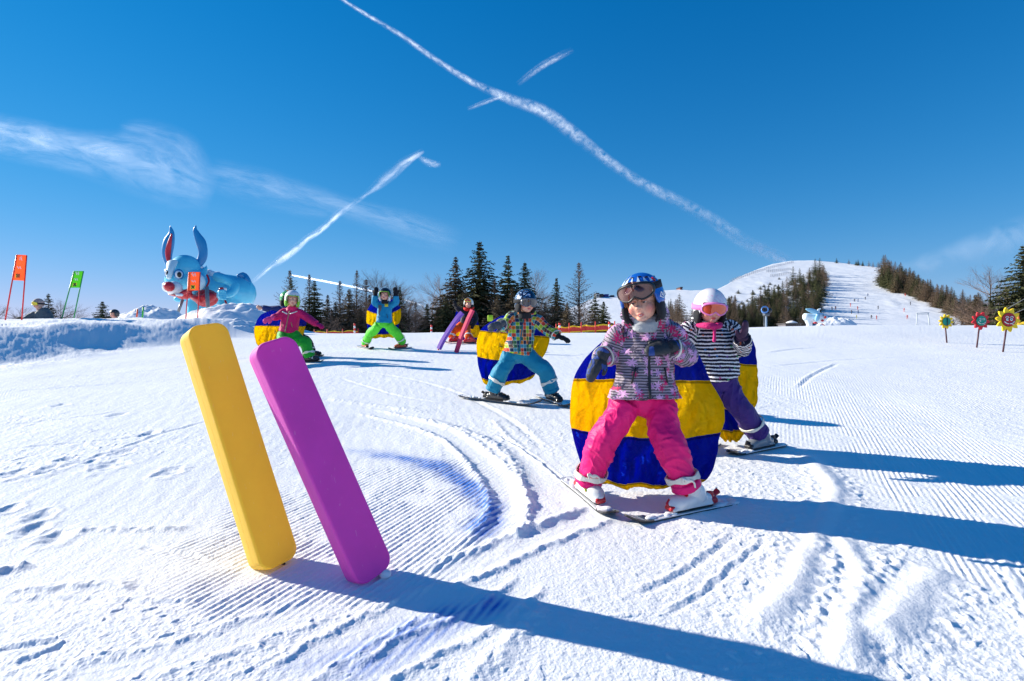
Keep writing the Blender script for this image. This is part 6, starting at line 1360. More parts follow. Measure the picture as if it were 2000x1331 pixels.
# ------------------------------------------------------------------ trees
def needle_mat(name, rgb, var=.45):
    m, t = newmat(name); tc = t.n('TexCoord'); n = t.n('TexNoise', ins={'Scale': 1.6, 'Detail': 3.0, 'Vector': tc.outputs['Object']}); oi = t.n('ObjectInfo')
    k = t.m('ADD', t.m('MULTIPLY', n.outputs[0], .7), t.m('MULTIPLY', oi.outputs['Random'], .3)); c = rgb
    col = t.ramp(k, [(.25, tuple(x * (1 - var) for x in c) + (1,)), (.75, tuple(x * (1 + var) for x in c) + (1,))])
    t.bsdf(col, .8, None, **{'Specular IOR Level': .15}); return m
M_SPR = needle_mat('spruce_needles', (.088, .094, .042)); M_SPR2 = needle_mat('spruce_brownish', (.160, .122, .076)); M_TWIG = needle_mat('bare_twigs', (.21, .145, .11), .3); M_LARCH = needle_mat('larch_twigs', (.20, .14, .098), .3)
M_BARK = mat('bark', (.085, .065, .052), .9, .3, 6, .6, 20, .02); M_SNOWT = mat('tree_snow', (.85, .87, .9), .8)
class Soup:
    def __init__(s): s.V = []; s.F = []; s.n = 0
    def tri(s, P): s.V.append(P); k = len(P); s.F.append(np.arange(s.n, s.n + k).reshape(-1, 3)); s.n += k
    def obj(s, name, mtl, parent):
        return mesh_obj(name, np.concatenate(s.V), np.concatenate(s.F), mtl, parent, False, loc=(0, 0, 0))
def trunk(name, h, r0, parent, bend=.0, seed=0):
    rg = random.Random(seed); m = MB(); pts = [Vector((bend * math.sin(i * .7 + seed) * i / 8, bend * math.cos(i * .9) * i / 8, h * i / 8 - .3 * (i == 0))) for i in range(9)]; m.tube(pts, [r0 * (1 - .92 * i / 8) for i in range(9)], 9); return mesh_obj(name, m.V, m.F, M_BARK, parent, True, loc=(0, 0, 0))
def conifer(h, seed, wide=.20, dens=1.0, mtl=None, low=.06, kind='spruce', snow=False, lod=1.0):
    """spruce: whorls of drooping boughs, each bough many small needle sprays; larch: thin bare boughs and twigs"""
    rg = np.random.default_rng(seed); root = bpy.data.objects.new('spruce_tree' if kind == 'spruce' else 'larch_tree', None); trunk('trunk', h, h * .014 + .03, root, .05, seed); s = Soup(); sn = Soup()
    levels = int((40 if kind == 'spruce' else 34) * lod ** .5)
    for L_ in range(levels):
        t = low + (1 - low) * (L_ + rg.uniform(-.3, .3)) / levels; t = min(max(t, low), .985); z = h * t; prof = (1 - t) ** .95 * (1 - .25 * (t > .9)) * (1 if t > low + .12 else .8); R0 = h * wide * prof + h * .004
        nb = max(4, int((8 if kind == 'spruce' else 6) * (.6 + .5 * prof)))
        a0 = rg.uniform(0, 6.3)
        for b_ in range(nb):
            if kind == 'spruce' and rg.random() > .90 * dens + .06: continue
            a = a0 + 6.283 * b_ / nb + rg.uniform(-.25, .25); ln = R0 * rg.uniform(.45, 1.25) * (1 + .16 * math.sin(a * 2 + seed)); ca, sa = math.cos(a), math.sin(a)
            k = max(4, int(ln / (h * .0125) * lod)) if kind == 'spruce' else max(4, int(ln / (h * .02) * lod)); u = (np.arange(k) + rg.uniform(0, 1, k) * .6) / k
            droop = (.30 if t < .75 else .05) * rg.uniform(.6, 1.3); up = .35 if t > .8 else .10
            if kind != 'spruce': droop = .05; up = .22 + .3 * t
            bx = ca * ln * u; by = sa * ln * u; bz = z + ln * (up * u - droop * u ** 1.6 + .10 * u ** 3) + rg.uniform(-.006, .006, k) * h
            if kind == 'spruce':
                q = max(1, int(8.2 * dens)); 
                for side in range(q):
                    off = rg.uniform(-1, 1, k) * ln * .20 * (1.05 - u * .75); c0 = np.stack([bx - sa * off * .4, by + ca * off * .4, bz - np.abs(off) * .1], 1)
                    d = np.stack([ca * .5 - sa * np.sign(off) * .8, sa * .5 + ca * np.sign(off) * .8, -rg.uniform(.15, .75, k)], 1); d /= np.linalg.norm(d, axis=1)[:, None]
                    l = h * rg.uniform(.012, .032, k)[:, None] * (1.15 - .65 * t); w_ = l * rg.uniform(.26, .42, (k, 1)); sv = np.cross(d, rg.normal(size=(k, 3))); sv /= np.linalg.norm(sv, axis=1)[:, None]
                    s.tri(np.stack([c0 - sv * w_, c0 + sv * w_, c0 + d * l * 1.5], 1).reshape(-1, 3))
                    if snow and side == 0:
                        kk = rg.random(k) < .35; cc = c0[kk] + np.array([0, 0, h * .004]); nn = len(cc)
                        if nn: e = h * .010; sn.tri((cc[:, None, :] + np.stack([rg.uniform(-e, e, (nn, 3)), rg.uniform(-e, e, (nn, 3)), rg.uniform(0, e * .3, (nn, 3))], 2)).reshape(-1, 3))
            else:
                p = np.stack([bx, by, bz], 1); th_ = h * .0030
                e = np.array([0, 0, th_]); f = np.array([-sa * th_, ca * th_, 0])
                for g_ in (e, f): s.tri(np.concatenate([np.stack([p[:-1] - g_, p[:-1] + g_, p[1:]], 1).reshape(-1, 3)]))
                for rep in range(6):
                    d = rg.normal(size=(k, 3)) * .6 + np.array([ca * .6, sa * .6, .1]); d /= np.linalg.norm(d, axis=1)[:, None]; l = h * rg.uniform(.015, .045, (k, 1)) * (1 - .4 * t); sv = np.cross(d, rg.normal(size=(k, 3))); sv /= np.linalg.norm(sv, axis=1)[:, None]
                    s.tri(np.stack([p - sv * th_ * .7, p + sv * th_ * .7, p + d * l], 1).reshape(-1, 3))
    s.obj('crown', mtl, root)
    if snow and sn.n: sn.obj('snow', M_SNOWT, root)
    return root
def bare_tree(h, seed, spread=.5, mtl=None, depth=6, lean=0):
    rg = random.Random(seed); root = bpy.data.objects.new('bare_tree', None); T = Soup(); tw = Soup(); m = MB()
    def seg(p, q, r0, r1):
        d = (q - p).normalized(); a = d.orthogonal().normalized(); b = d.cross(a); n = 3
        A = [p + (a * math.cos(2.094 * i) + b * math.sin(2.094 * i)) * r0 for i in range(3)]; B = [q + (a * math.cos(2.094 * i) + b * math.sin(2.094 * i)) * r1 for i in range(3)]
        P = []
        for i in range(3): j = (i + 1) % 3; P += [A[i], A[j], B[j], A[i], B[j], B[i]]
        return P
    out = []
    def grow(p, d, l, r, lv):
        k = 3 if lv < 3 else 2; q = p
        for i in range(k):
            d = (d + Vector((rg.uniform(-.16, .16), rg.uniform(-.16, .16), rg.uniform(-.10, .10)))).normalized(); n = q + d * l / k; out.append((lv, seg(q, n, r, r * .86))); r *= .86; q = n
            if lv >= 1 and lv < depth and rg.random() < .85: sd = (d + Vector((rg.uniform(-1, 1), rg.uniform(-1, 1), rg.uniform(-.1, .6))) * .9).normalized(); grow(q, sd, l * rg.uniform(.45, .7), r * .5, lv + 1)
        if lv < depth:
            for i in range(2 if lv else 5):
                sd = (d + Vector((rg.uniform(-1, 1), rg.uniform(-1, 1), rg.uniform(-.2, .5))) * (spread if lv else spread * 1.2)).normalized(); grow(q, sd, l * rg.uniform(.62, .82), r * .66, lv + 1)
    # trunk with boughs up its length
    q = Vector((0, 0, -.3)); r = h * .028; d = Vector((lean, 0, 1)).normalized(); nseg = 9
    for i in range(nseg):
        d = (d + Vector((rg.uniform(-.06, .06), rg.uniform(-.06, .06), .05))).normalized(); n = q + d * h * .085; out.append((0, seg(q, n, r, r * .88))); r *= .88; q = n
        if i >= 1:
            for _ in range(4): a = rg.uniform(0, 6.283); e = rg.uniform(.15, .9); grow(q, Vector((math.cos(a), math.sin(a), e)).normalized(), h * rg.uniform(.14, .25) * (1.25 - .5 * i / nseg), r * .5, 2)
    grow(q, d, h * .12, r * .7, 2)
    for lv, P in out: (T if lv <= 1 else tw).tri(np.array([tuple(v) for v in P]))
    T.obj('trunk', M_BARK, root); tw.obj('crown', mtl or M_TWIG, root); return root
def place(proto, loc, h_scale, label, group, cat='tree', rz=None, sxy=1.0, first=False):
    """copy the tree and each of its parts"""
    if not proto.get('used'):
        r = proto; r['used'] = 1; COL.objects.link(r)
    else:
        r = proto.copy(); COL.objects.link(r)
        for ch in proto.children: c = ch.copy(); COL.objects.link(c); c.parent = r
    if 'used' in r and r is not proto: del r['used']
    r.location = loc; r.rotation_euler = (0, 0, rz if rz is not None else random.uniform(0, 6.28)); r.scale = (h_scale * sxy, h_scale * sxy, h_scale)
    tag(r, label, cat, group); return r
SP = [conifer(10, 21, .32, 1.0, M_SPR), conifer(10, 22, .38, 1.0, M_SPR), conifer(10, 23, .36, 1.0, M_SPR2), conifer(10, 24, .42, 1.0, M_SPR)]
LA = [conifer(10, 31, .36, 1, M_LARCH, .2, 'larch'), conifer(10, 32, .32, 1, M_LARCH, .15, 'larch')]
BT = [bare_tree(10, 41, .6), bare_tree(10, 43, .75), bare_tree(10, 47, .5)]
SPS = conifer(10, 25, .36, .7, M_SPR, snow=True)
SPF = [conifer(10, 26, .44, .9, M_SPR, lod=.5), conifer(10, 27, .38, .9, M_SPR, lod=.5), conifer(10, 28, .46, .9, M_SPR2, lod=.5)]; LAF = conifer(10, 33, .42, 1, M_LARCH, .06, 'larch', lod=1.0)
def tree_at(proto, px, top, D, label, group='trees beyond the crest', base=672, sxy=1.0, rz=None):
    b = U(px, base, D); t = U(px, top, D); return place(proto, b, (t.z - b.z) / 10.0, label, group, sxy=sxy, rz=rz)
random.seed(5)
CT = [(SP[1], 937, 470, 74, 'tallest dark spruce in the middle clump, straight above the red-scarfed child', 1.15), (SP[2], 890, 500, 76, 'brownish spruce just left of the tallest one', 1.0), (SP[0], 992, 499, 76, 'dark spruce right of the tallest one', 1.05), (SP[3], 1025, 511, 73, 'dark spruce directly above the checked-jacket child', .95),
    (SP[1], 1087, 542, 70, 'dark spruce right of the checked-jacket child, left of the tall bare larch', .85), (LA[0], 1131, 512, 70, 'tall bare larch standing alone right of the middle clump', 1.05), (SP[0], 1162, 575, 68, 'small spruce left of the pair beside the fence', 1.2), (SP[3], 1179, 588, 66, 'small spruce right of the pair beside the fence', 1.1),
    (BT[0], 862, 540, 78, 'bare spreading tree at the left end of the middle clump', .95), (SP[3], 834, 593, 70, 'low dark spruce at the foot of the left bare tree', 1.1), (BT[2], 1046, 530, 80, 'bare tree behind the right end of the middle clump', .8), (LA[1], 966, 545, 72, 'bare larch between the two tallest spruces', 1.2), (SP[2], 908, 560, 68, 'brownish bushy spruce low in the middle clump', 1.25), (SP[2], 972, 575, 66, 'brownish lower spruce right under the tallest ones', 1.3), (SP[2], 1000, 560, 70, 'brownish spruce behind the checked-jacket child helmet', 1.2), (SP[2], 1108, 590, 66, 'low brownish spruce beside the lone larch', 1.3), (BT[1], 1075, 580, 70, 'low bare thicket tree beneath the spruce right of the clump', .9), (SP[3], 870, 580, 68, 'low spruce under the brownish spruce in the middle clump', 1.2), (BT[1], 1140, 600, 66, 'bare bush at the foot of the lone larch', .9), (SP[2], 1055, 610, 66, 'small brownish spruce next to the checked-jacket child', 1.3),
    (LA[0], 566, 527, 66, 'bare larch above the white-helmeted child', .95), (SP[1], 569, 545, 64, 'dark spruce growing beneath the leftmost larch', .75), (LA[1], 604, 535, 66, 'bare larch second from the left', .95), (SP[0], 614, 548, 64, 'dark spruce right of the magenta-jacket child', 1.25), (SP[3], 596, 600, 62, 'low spruce at the magenta-jacket child shoulder', 1.1), (SP[2], 682, 564, 66, 'broad brownish spruce left of the child with raised arms', 1.35), (LA[1], 697, 527, 68, 'bare larch behind the broad brownish spruce', .85), (BT[0], 734, 532, 68, 'bare round-crowned tree directly behind the child with raised arms', .75), (BT[1], 772, 552, 68, 'bare tree at the right hand of the child with raised arms', .85), (SP[0], 781, 560, 66, 'narrow spruce at the right hand of the child with raised arms', .9), (BT[2], 800, 585, 66, 'low bare tree right of the narrow spruce', 1.0), (SP[2], 655, 590, 64, 'low brownish spruce left of the broad one', 1.4), (BT[1], 645, 615, 62, 'low bare bush left of the low brownish spruce', 1.0), (BT[2], 715, 590, 64, 'bare bush between the broad spruce and the child with raised arms', 1.0),
    (SP[2], 704, 600, 62, 'short brownish spruce right of the broad one', 1.4), (BT[0], 818, 615, 70, 'small bare bush left of the low dark spruce', .9),
    (BT[1], 900, 590, 74, 'bare brown thicket low in the gap left of the tallest spruce', 1.3), (BT[0], 955, 580, 77, 'bare brown tree low right of the tallest spruce', 1.2), (BT[1], 1012, 585, 75, 'bare brown thicket behind the checked-jacket child shoulder', 1.3), (BT[2], 846, 575, 80, 'slender bare tree leaning out at the left of the middle clump', 1.2), (BT[0], 1100, 600, 74, 'low bare tree left of the lone larch', 1.3), (BT[1], 668, 600, 70, 'bare brown thicket left of the broad brownish spruce', 1.3), (BT[0], 745, 590, 72, 'bare tree low behind the legs of the child with raised arms', 1.3), (BT[1], 790, 600, 70, 'bare brown thicket at the right of the raised-arms child', 1.3), (BT[2], 758, 548, 74, 'upright bare tree just above the raised right glove', 1.0), (BT[1], 1036, 590, 78, 'bare thicket right of the checked-jacket child helmet', 1.2),
    (SP[2], 925, 560, 78, 'brownish spruce behind and left of the red-scarfed child', 1.2), (SP[0], 946, 545, 80, 'dark spruce tucked behind the tallest one', 1.0), (SP[3], 1012, 560, 79, 'dark spruce between the two spruces above the checked-jacket child', 1.0), (SP[2], 855, 600, 74, 'brown low spruce left of the violet foam pole', 1.3), (SP[2], 1065, 590, 76, 'brown spruce between checked-jacket child and the striped post', 1.2), (SP[2], 640, 575, 70, 'brownish spruce between the magenta-jacket child and the broad one', 1.0), (SP[2], 722, 575, 72, 'brownish spruce immediately left of the raised-arms child helmet', 1.1), (SP[2], 765, 580, 70, 'brownish spruce behind the raised-arms child right sleeve', 1.1), (LA[1], 664, 548, 70, 'bare larch left of the broad brownish spruce', 1.2), (LA[0], 715, 545, 72, 'bare larch right of the tall larch near the raised-arms child', 1.2), (LA[1], 812, 590, 72, 'small bare larch between raised-arms child and the violet pole', 1.3),
    (SPS, 95, 573, 34, 'small snowy spruce behind the adult at the left', 1.3), (BT[0], 118, 588, 34, 'small bare tree between the snowy spruce and the green gate', 1.1), (SP[3], 200, 588, 36, 'small lone spruce between the green gate and the dark helmet', 1.3), (BT[2], 39, 602, 34, 'tiny bare sapling between the orange gate poles', 1.0), (BT[2], -4, 600, 34, 'bare sapling at the left picture edge', 1.0)]
for pr, px, top, D, lab, sx in CT: tree_at(pr, px, top, D, lab, sxy=sx)
# right edge: nearer big trees
for pr, px, top, D, lab, sx in [(SP[1], 1998, 478, 70, 'tallest dark spruce at the right picture edge', 1.1), (BT[0], 1936, 524, 84, 'large bare tree behind the flower signs', .85), (SP[2], 1965, 560, 78, 'brownish spruce left of the tallest right edge spruce', 1.2), (SP[3], 2010, 540, 74, 'wide spruce cut by the right picture edge', 1.2), (SP[2], 1905, 575, 88, 'brownish spruce left of the large bare tree', 1.2), (BT[1], 1880, 585, 90, 'bare bush left of the brownish spruces', .9), (SP[2], 1985, 590, 70, 'low brownish spruce below the tallest right edge spruce', 1.4), (SP[3], 1938, 592, 84, 'low spruce at the foot of the large bare tree', 1.3), (SPS, 1900, 618, 82, 'small snowy spruce right of the smallest flower sign', 1.5), (SPS, 1862, 624, 84, 'small snowy spruce directly behind the smallest flower sign', 1.3), (SP[2], 1956, 610, 80, 'low brown thicket spruce behind the largest flower sign', 1.6), (BT[1], 1920, 600, 82, 'bare thicket tree behind the middle flower sign', 1.0)]:
    tree_at(pr, px, top, D, lab, 'trees at the right edge', sxy=sx)
# wood left of the piste
rg = random.Random(77)
WL = []
edge = [(1440, 640), (1450, 632), (1470, 622), (1490, 606), (1510, 590), (1530, 576), (1550, 560), (1575, 545), (1600, 538), (1616, 545)]
for i in range(150):
    px = rg.uniform(1415, 1612); top_lim = np.interp(px, [1415, 1450, 1480, 1505, 1530, 1560, 1590, 1612], [640, 626, 612, 596, 580, 566, 555, 548]); lowl = np.interp(px, [1415, 1560, 1600, 1612], [650, 650, 622, 580]); py = rg.uniform(float(top_lim), float(lowl)); WL.append((px, py))
for px, py in [(1537, 563), (1549, 558), (1562, 553), (1581, 545), (1592, 538), (1601, 541), (1609, 548), (1512, 588), (1494, 605), (1470, 612), (1520, 600), (1614, 560), (1606, 575), (1602, 590)]: WL.append((px, py))
def hgt(px, py): return rg.uniform(.85, 1.15)
for i, (px, py) in enumerate(sorted(WL, key=lambda a: a[1])):
    p = mtn(px, py); hh = (rg.uniform(34, 52) if py > 600 else rg.uniform(24, 40)) / F * p.y; pr = rg.choice(SPF + [SPF[0], LAF]); kind = {'spruce_tree': 'dark spruce', 'larch_tree': 'bare brownish larch'}[pr.name.split('.')[0]]
    place(pr, p + Vector((0, 0, -.4)), hh / 10, kind + ' in the wood left of the snowy piste', 'dark spruces in the wood left of the piste' if 'spruce' in kind else 'bare larches in the wood left of the piste', sxy=1.05)
for i in range(26):   # behind the two girls
    px = rg.uniform(1305, 1440); py = rg.uniform(612, 655); p = mtn(px, py); pr = rg.choice([LAF, LAF, SPF[2], SPF[0]]); kind = {'spruce_tree': 'dark spruce', 'larch_tree': 'bare brownish larch'}[pr.name.split('.')[0]]
    place(pr, p, rg.uniform(6, 9) / 10, kind + ' low on the slope between the two nearest children', 'trees between the two nearest children' + (' (spruces)' if 'spruce' in kind else ' (larches)'), sxy=1.1)
# wood right of the piste along the ridge
for i in range(150):
    px = rg.uniform(1722, 1935); sk = float(sky_py(px)); lo = np.interp(px, [1722, 1745, 1765, 1790, 1820, 1850, 1900, 1935], [560, 572, 572, 582, 600, 612, 640, 645]); py = rg.uniform(sk + 3, max(sk + 6, float(lo))); p = mtn(px, py)
    pr = rg.choice([SPF[2], LAF, SPF[0], SPF[2]] if px < 1800 else [SPF[0], SPF[2], SPF[2], LAF, LAF]); kind = {'spruce_tree': 'dark spruce', 'larch_tree': 'bare brownish larch'}[pr.name.split('.')[0]]
    place(pr, p + Vector((0, 0, -.4)), rg.uniform(26, 44) / F * p.y / 10, kind + ' in the wood along the ridge right of the piste', 'spruces on the ridge right of the piste' if 'spruce' in kind else 'larches on the ridge right of the piste', sxy=1.1)
for i, (px, l) in enumerate(((1634, 'tiny spruce on the skyline nearest the summit'), (1658, 'tiny bare larch on the skyline right of the first spruce'), (1672, 'left of two tiny dark spruces on the skyline'), (1676, 'right of two tiny dark spruces on the skyline'), (1685, 'single tiny dark spruce on the skyline right of the pair'), (1697, 'tiny brown larch on the skyline where the ridge wood begins'), (1705, 'second tiny brown larch on the skyline at the ridge wood'), (1715, 'third tiny brown larch on the skyline at the ridge wood'))):
    p = mtn(px, float(sky_py(px)) + 2); place(LAF if 'larch' in l else SPF[0], p, rg.uniform(3.6, 5.2) / 10, l, 'trees on the summit skyline')
# scattered dwarf pines on the rough slope left of the wood
for i in range(60):
    px = rg.uniform(1395, 1525); py = rg.uniform(float(sky_py(px)) + 30, 622 - max(0, px - 1440) * .25); py = min(py, 625); p = mtn(px, py)
    place(SPF[1], p, rg.uniform(1.0, 2.4) / 10, 'tiny dwarf pine on the rough snow left of the wood', 'dwarf pines on the rough slope', sxy=2.4)

# ------------------------------------------------------------------ fences, posts, lift, snow gun, huts
def net_fence(pts, D, label, h=.42):
    P = [U(a, b, D) for a, b in pts]; root = empty('safety_net', P[0], label, 'fence'); Y_ = mat('net_yellow', (246, 206, 30), .6, .05); Rr = mat('net_red', (222, 70, 60), .7, .25, 60)
    n = 40; top = []; 
    for k, (z0, z1, mt, nm) in enumerate(((.0, .18, Y_, 'lower_band'), (.18, .80, Rr, 'net'), (.80, 1.0, Y_, 'upper_band'))):
        V = []
        for i in range(n + 1):
            u = i / n * (len(P) - 1); a = P[min(int(u), len(P) - 2)].lerp(P[min(int(u), len(P) - 2) + 1], u - min(int(u), len(P) - 2)); w_ = .03 * math.sin(i * .9)
            for z in (z0, z1): V.append(a + Vector((0, w_, h * z + .02 * math.sin(i * .6) * z)))
        o = mesh_obj(nm, V, [(2 * i, 2 * i + 2, 2 * i + 3, 2 * i + 1) for i in range(n)], mt, root, False); o.modifiers.new('s', 'SOLIDIFY').thickness = .01
    for i in range(0, n + 1, 10):
        u = i / n * (len(P) - 1); a = P[min(int(u), len(P) - 2)].lerp(P[min(int(u), len(P) - 2) + 1], u - min(int(u), len(P) - 2)); m = MB(); m.tube([a + Vector((0, -.05, -.3)), a + Vector((0, -.05, h * 1.5))], [.018, .018], 8); m.build('post', mat('post_red', (226, 60, 50), .5), root)
net_fence([(590, 657), (640, 656), (700, 654.5)], 21, 'low yellow and red safety net behind the magenta-jacket child', .16)
net_fence([(1086, 652), (1120, 650), (1150, 648), (1200, 646.5)], 17.5, 'yellow and red safety net left of the nearest child', .20)
for px, top, bot, D, lab in ((692.5, 632, 656, 20, 'red and white striped post left of the child with raised arms'), (842.5, 635, 656, 20, 'red and white striped post left of the violet foam pole'), (1093, 631, 656, 17, 'red and white striped post right of the checked-jacket child'), (1190, 629, 656, 17, 'red and white striped post at the right end of the safety net')):
    root = empty('striped_post', U(px, bot, D), lab, 'post', 'striped posts along the crest'); A, B_ = U(px, bot + 4, D), U(px, top, D)
    for i in range(6): m = MB(); m.tube([A.lerp(B_, i / 6), A.lerp(B_, (i + 1) / 6)], [.032, .032], 12); m.build('band', mat('band_red', (220, 40, 34), .5) if i % 2 else WHT, root)
for px in (655, 639): 
    pass
# snow gun on its tower
def snow_gun():
    D = 105; b = U(1496, 668, D); root = empty('snow_gun', b, 'snow gun with round fan on a pale post before the dark wood', 'snow gun'); k = D / F
    m = MB(); m.tube([b, U(1496, 616, D)], [.22, .20], 14); m.build('tower', mat('tower_grey', (190, 204, 212), .4), root)
    m = MB()
    for i in range(9): m.tube([U(1491.6, 668 - i * 5.6, D), U(1493.6, 668 - i * 5.6, D)], [.03, .03], 6)
    m.tube([U(1491.6, 668, D), U(1491.6, 616, D)], [.035, .035], 6); m.tube([U(1493.6, 668, D), U(1493.6, 616, D)], [.035, .035], 6); m.build('ladder', GRYP, root)
    m = MB(); m.box(U(1496.5, 614.5, D), 10 * k, 1.0, 5.5 * k, None, .08); m.build('platform', mat('gun_grey', (92, 98, 104), .5), root)
    c = U(1494, 604.5, D, -.9); d = Vector((-.35, -1, .25)).normalized(); a = d.orthogonal().normalized(); bb = d.cross(a); m = MB(); n = 28; V = []
    for i in range(n):
        th = 2 * math.pi * i / n; e = a * math.cos(th) + bb * math.sin(th)
        for rr, dd in ((.64, 0), (.50, .03), (.46, -.5), (.60, -1.0), (.66, -.3)): V.append(c + e * rr + d * dd)
    m.add(V, [(i * 5 + j, i * 5 + (j + 1) % 5, ((i + 1) % n) * 5 + (j + 1) % 5, ((i + 1) % n) * 5 + j) for i in range(n) for j in range(5)]); fan = m.build('fan_ring', mat('gun_blue', (70, 130, 200), .4, coat=.4), root)
    m = MB(); m.tube([c - d * .5, c - d * .1], [.20, .14], 14)
    for i in range(6): th = i * 1.047; m.box(c - d * .35 + (a * math.cos(th) + bb * math.sin(th)) * .30, .05, .12, .34, Matrix((bb * math.cos(th) - a * math.sin(th), d, a * math.cos(th) + bb * math.sin(th))).transposed())
    m.build('fan', BLK, fan); m = MB(); m.ell(U(1501.5, 607, D), (.55, .6, .5), None, 16); m.build('motor', mat('gun_black', (40, 42, 46), .5), root)
snow_gun()
# white rabbit-like sculpture before the wood
def far_rabbit():
    D = 82; k = D / F / 9.09
    def Z(x, y, dy=0.0): return U(1440 + x / 9.09, 560 + y / 9.09, D, dy)
    root = empty('white_sculpture', Z(1330, 720), 'small white leaping rabbit sculpture with red nose before the dark wood', 'sculpture'); W_ = mat('far_white', (226, 238, 244), .5, .04, 1); B_ = mat('far_blue', (150, 206, 232), .5, .05, 1); RD = mat('sculpt_red', (196, 26, 40), .35, .08, 2, coat=.4)
    h = Blob(); h.tube([Z(1230, 540), Z(1330, 560), Z(1430, 560)], [70 * k, 80 * k, 80 * k], 18, True, 4, ref=(0, 0, 1)); h.ell(Z(1200, 540), (40 * k, 50 * k, 66 * k)); h.tube([Z(1260, 600), Z(1280, 680), Z(1250, 730)], [60 * k, 50 * k, 40 * k], 12, True, 3); h.build('body', W_, root, .07, 4, fab=False)
    h = Blob(); h.ell(Z(1480, 560, -.4), (110 * k, 90 * k, 95 * k)); h.ell(Z(1545, 560, -.6), (58 * k, 60 * k, 60 * k)); hd = h.build('head', W_, root, .06, 4, fab=False)
    h = Blob(); h.tube([Z(1420, 460, -.5), Z(1320, 430, -.6), Z(1222, 402, -.5)], [(34 * k, 20 * k), (44 * k, 20 * k), (14 * k, 12 * k)], 14, True, 4, ref=(0, 0, 1)); h.build('ear', B_, hd, .05, 3, fab=False); h = Blob(); h.tube([Z(1440, 470, .6), Z(1440, 420, .8), Z(1480, 392, .8)], [(30 * k, 20 * k), (24 * k, 16 * k), (10 * k, 10 * k)], 12, True, 3); h.build('ear', W_, hd, .05, 3, fab=False)
    m = MB(); m.ell(Z(1560, 545, -1.25), (20 * k, 20 * k, 26 * k), None, 12); m.build('nose', RD, hd); m = MB(); m.ell(Z(1512, 605, -1.1), (24 * k, 30 * k, 20 * k), None, 12); m.build('mouth', RD, hd); m = MB(); m.ell(Z(1525, 510, -1.15), (9 * k, 12 * k, 11 * k), None, 10); m.build('eye', BLK, hd)
    h = Blob(); h.ell(Z(1420, 560, -1.0), (40 * k, 26 * k, 66 * k), Matrix.Rotation(R(20), 3, 'Y')); h.build('arm', B_, root, .05, 3, fab=False); m = MB(); m.ell(Z(1385, 645, -.8), (34 * k, 30 * k, 18 * k), None, 12); m.build('scarf', RD, root); m = MB(); m.tube([Z(1500, 660, -.6), Z(1560, 700, -.6), Z(1640, 704, -.6)], [8 * k] * 3, 8); m.build('ski', mat('ski_red', (190, 50, 60), .5), root)
far_rabbit()
heap('snow_heap', mtn(1633, 641), 6.5, 4, 3.0, 'lumpy pile of snow right of the small white sculpture', 12, far=True)
# plank fence and snowy hut
D = 84; b0 = U(1527, 650, D); b1 = U(1556, 650, D); root = empty('hut', b0, 'low plank hut with thick snow on its roof before the wood', 'hut'); m = MB(); zt_ = U(0, 633.5, D).z; c_ = (b0 + b1) / 2
m.box((c_.x, D, (b0.z + zt_) / 2), b1.x - b0.x, 2.4, zt_ - b0.z); m.build('wall', mat('planks', (104, 100, 104), .8, .3, 3), root, False); m = MB(); m.box((c_.x, D, zt_ + .05), b1.x - b0.x + .3, 2.8, .14); rf = m.build('roof', mat('roof_dark', (70, 66, 66), .8), root, False)
h = Blob(); h.tube([U(1539, 632, D), U(1547, 631.5, D), U(1556, 632.5, D)], [(.45, .28), (.6, .38), (.3, .2)], 12, True, 3, ref=(0, 1, 0)); h.build('snow', SNOWY, rf, .08, 3, fab=False)
for i, px in enumerate(range(1529, 1556, 4)):
    m = MB(); q = U(px, 642, D); m.box((q.x, D - 1.24, (b0.z + zt_) / 2), .10, .08, zt_ - b0.z); m.build('batten', mat('batten', (60, 56, 58), .8), root, False)
# T-bar lift portal on the piste
def portal():
    D = mtn(1803, 638).y - 2; root = empty('lift_portal', U(1790, 650, D), 'thin white portal frame of a ski lift above the crest', 'ski lift'); G_ = mat('pale_metal', (196, 202, 204), .5)
    for a, b in (((1789, 650), (1791.5, 611)), ((1817, 650), (1812.5, 611))): m = MB(); m.tube([U(*a, D), U(*b, D)], [.16, .12], 8); m.build('leg', G_, root)
    m = MB(); m.tube([U(1789, 612, D), U(1815, 611.5, D)], [.13, .13], 8); m.tube([U(1791, 614.5, D), U(1813, 614, D)], [.06, .06], 6); m.build('crossbeam', G_, root)
portal()
for i, (a, b) in enumerate((((1966, 604), (2075, 540)), ((1976, 615), (2080, 566)))):
    m = MB(); m.tube([U(*a, 66), U((a[0] + b[0]) / 2, (a[1] + b[1]) / 2 + 1.0, 66), U(*b, 66)], [.035] * 3, 6); tag(m.build('lift_cable', mat('cable', (120, 120, 124), .6)), ('upper' if i == 0 else 'lower') + ' thin cable slanting up to the right edge', 'cable')
h = Blob(); h.ell(U(1992, 641, 26), (.30, .2, .22)); h.ell(U(2003, 641, 26), (.35, .2, .3)); o = h.build('crash_mat', mat('mat_yellow', (240, 200, 50), .6), None, .03, 3, fab=False); tag(o, 'yellow crash mat behind the crest at the right edge', 'crash mat'); m = MB(); m.tube([U(1990, 640, 27), U(1988, 612, 27)], [.05, .05], 8); tag(m.build('orange_post', mat('post_orange', (226, 120, 50), .6)), 'thin orange post right of the largest flower sign', 'post')
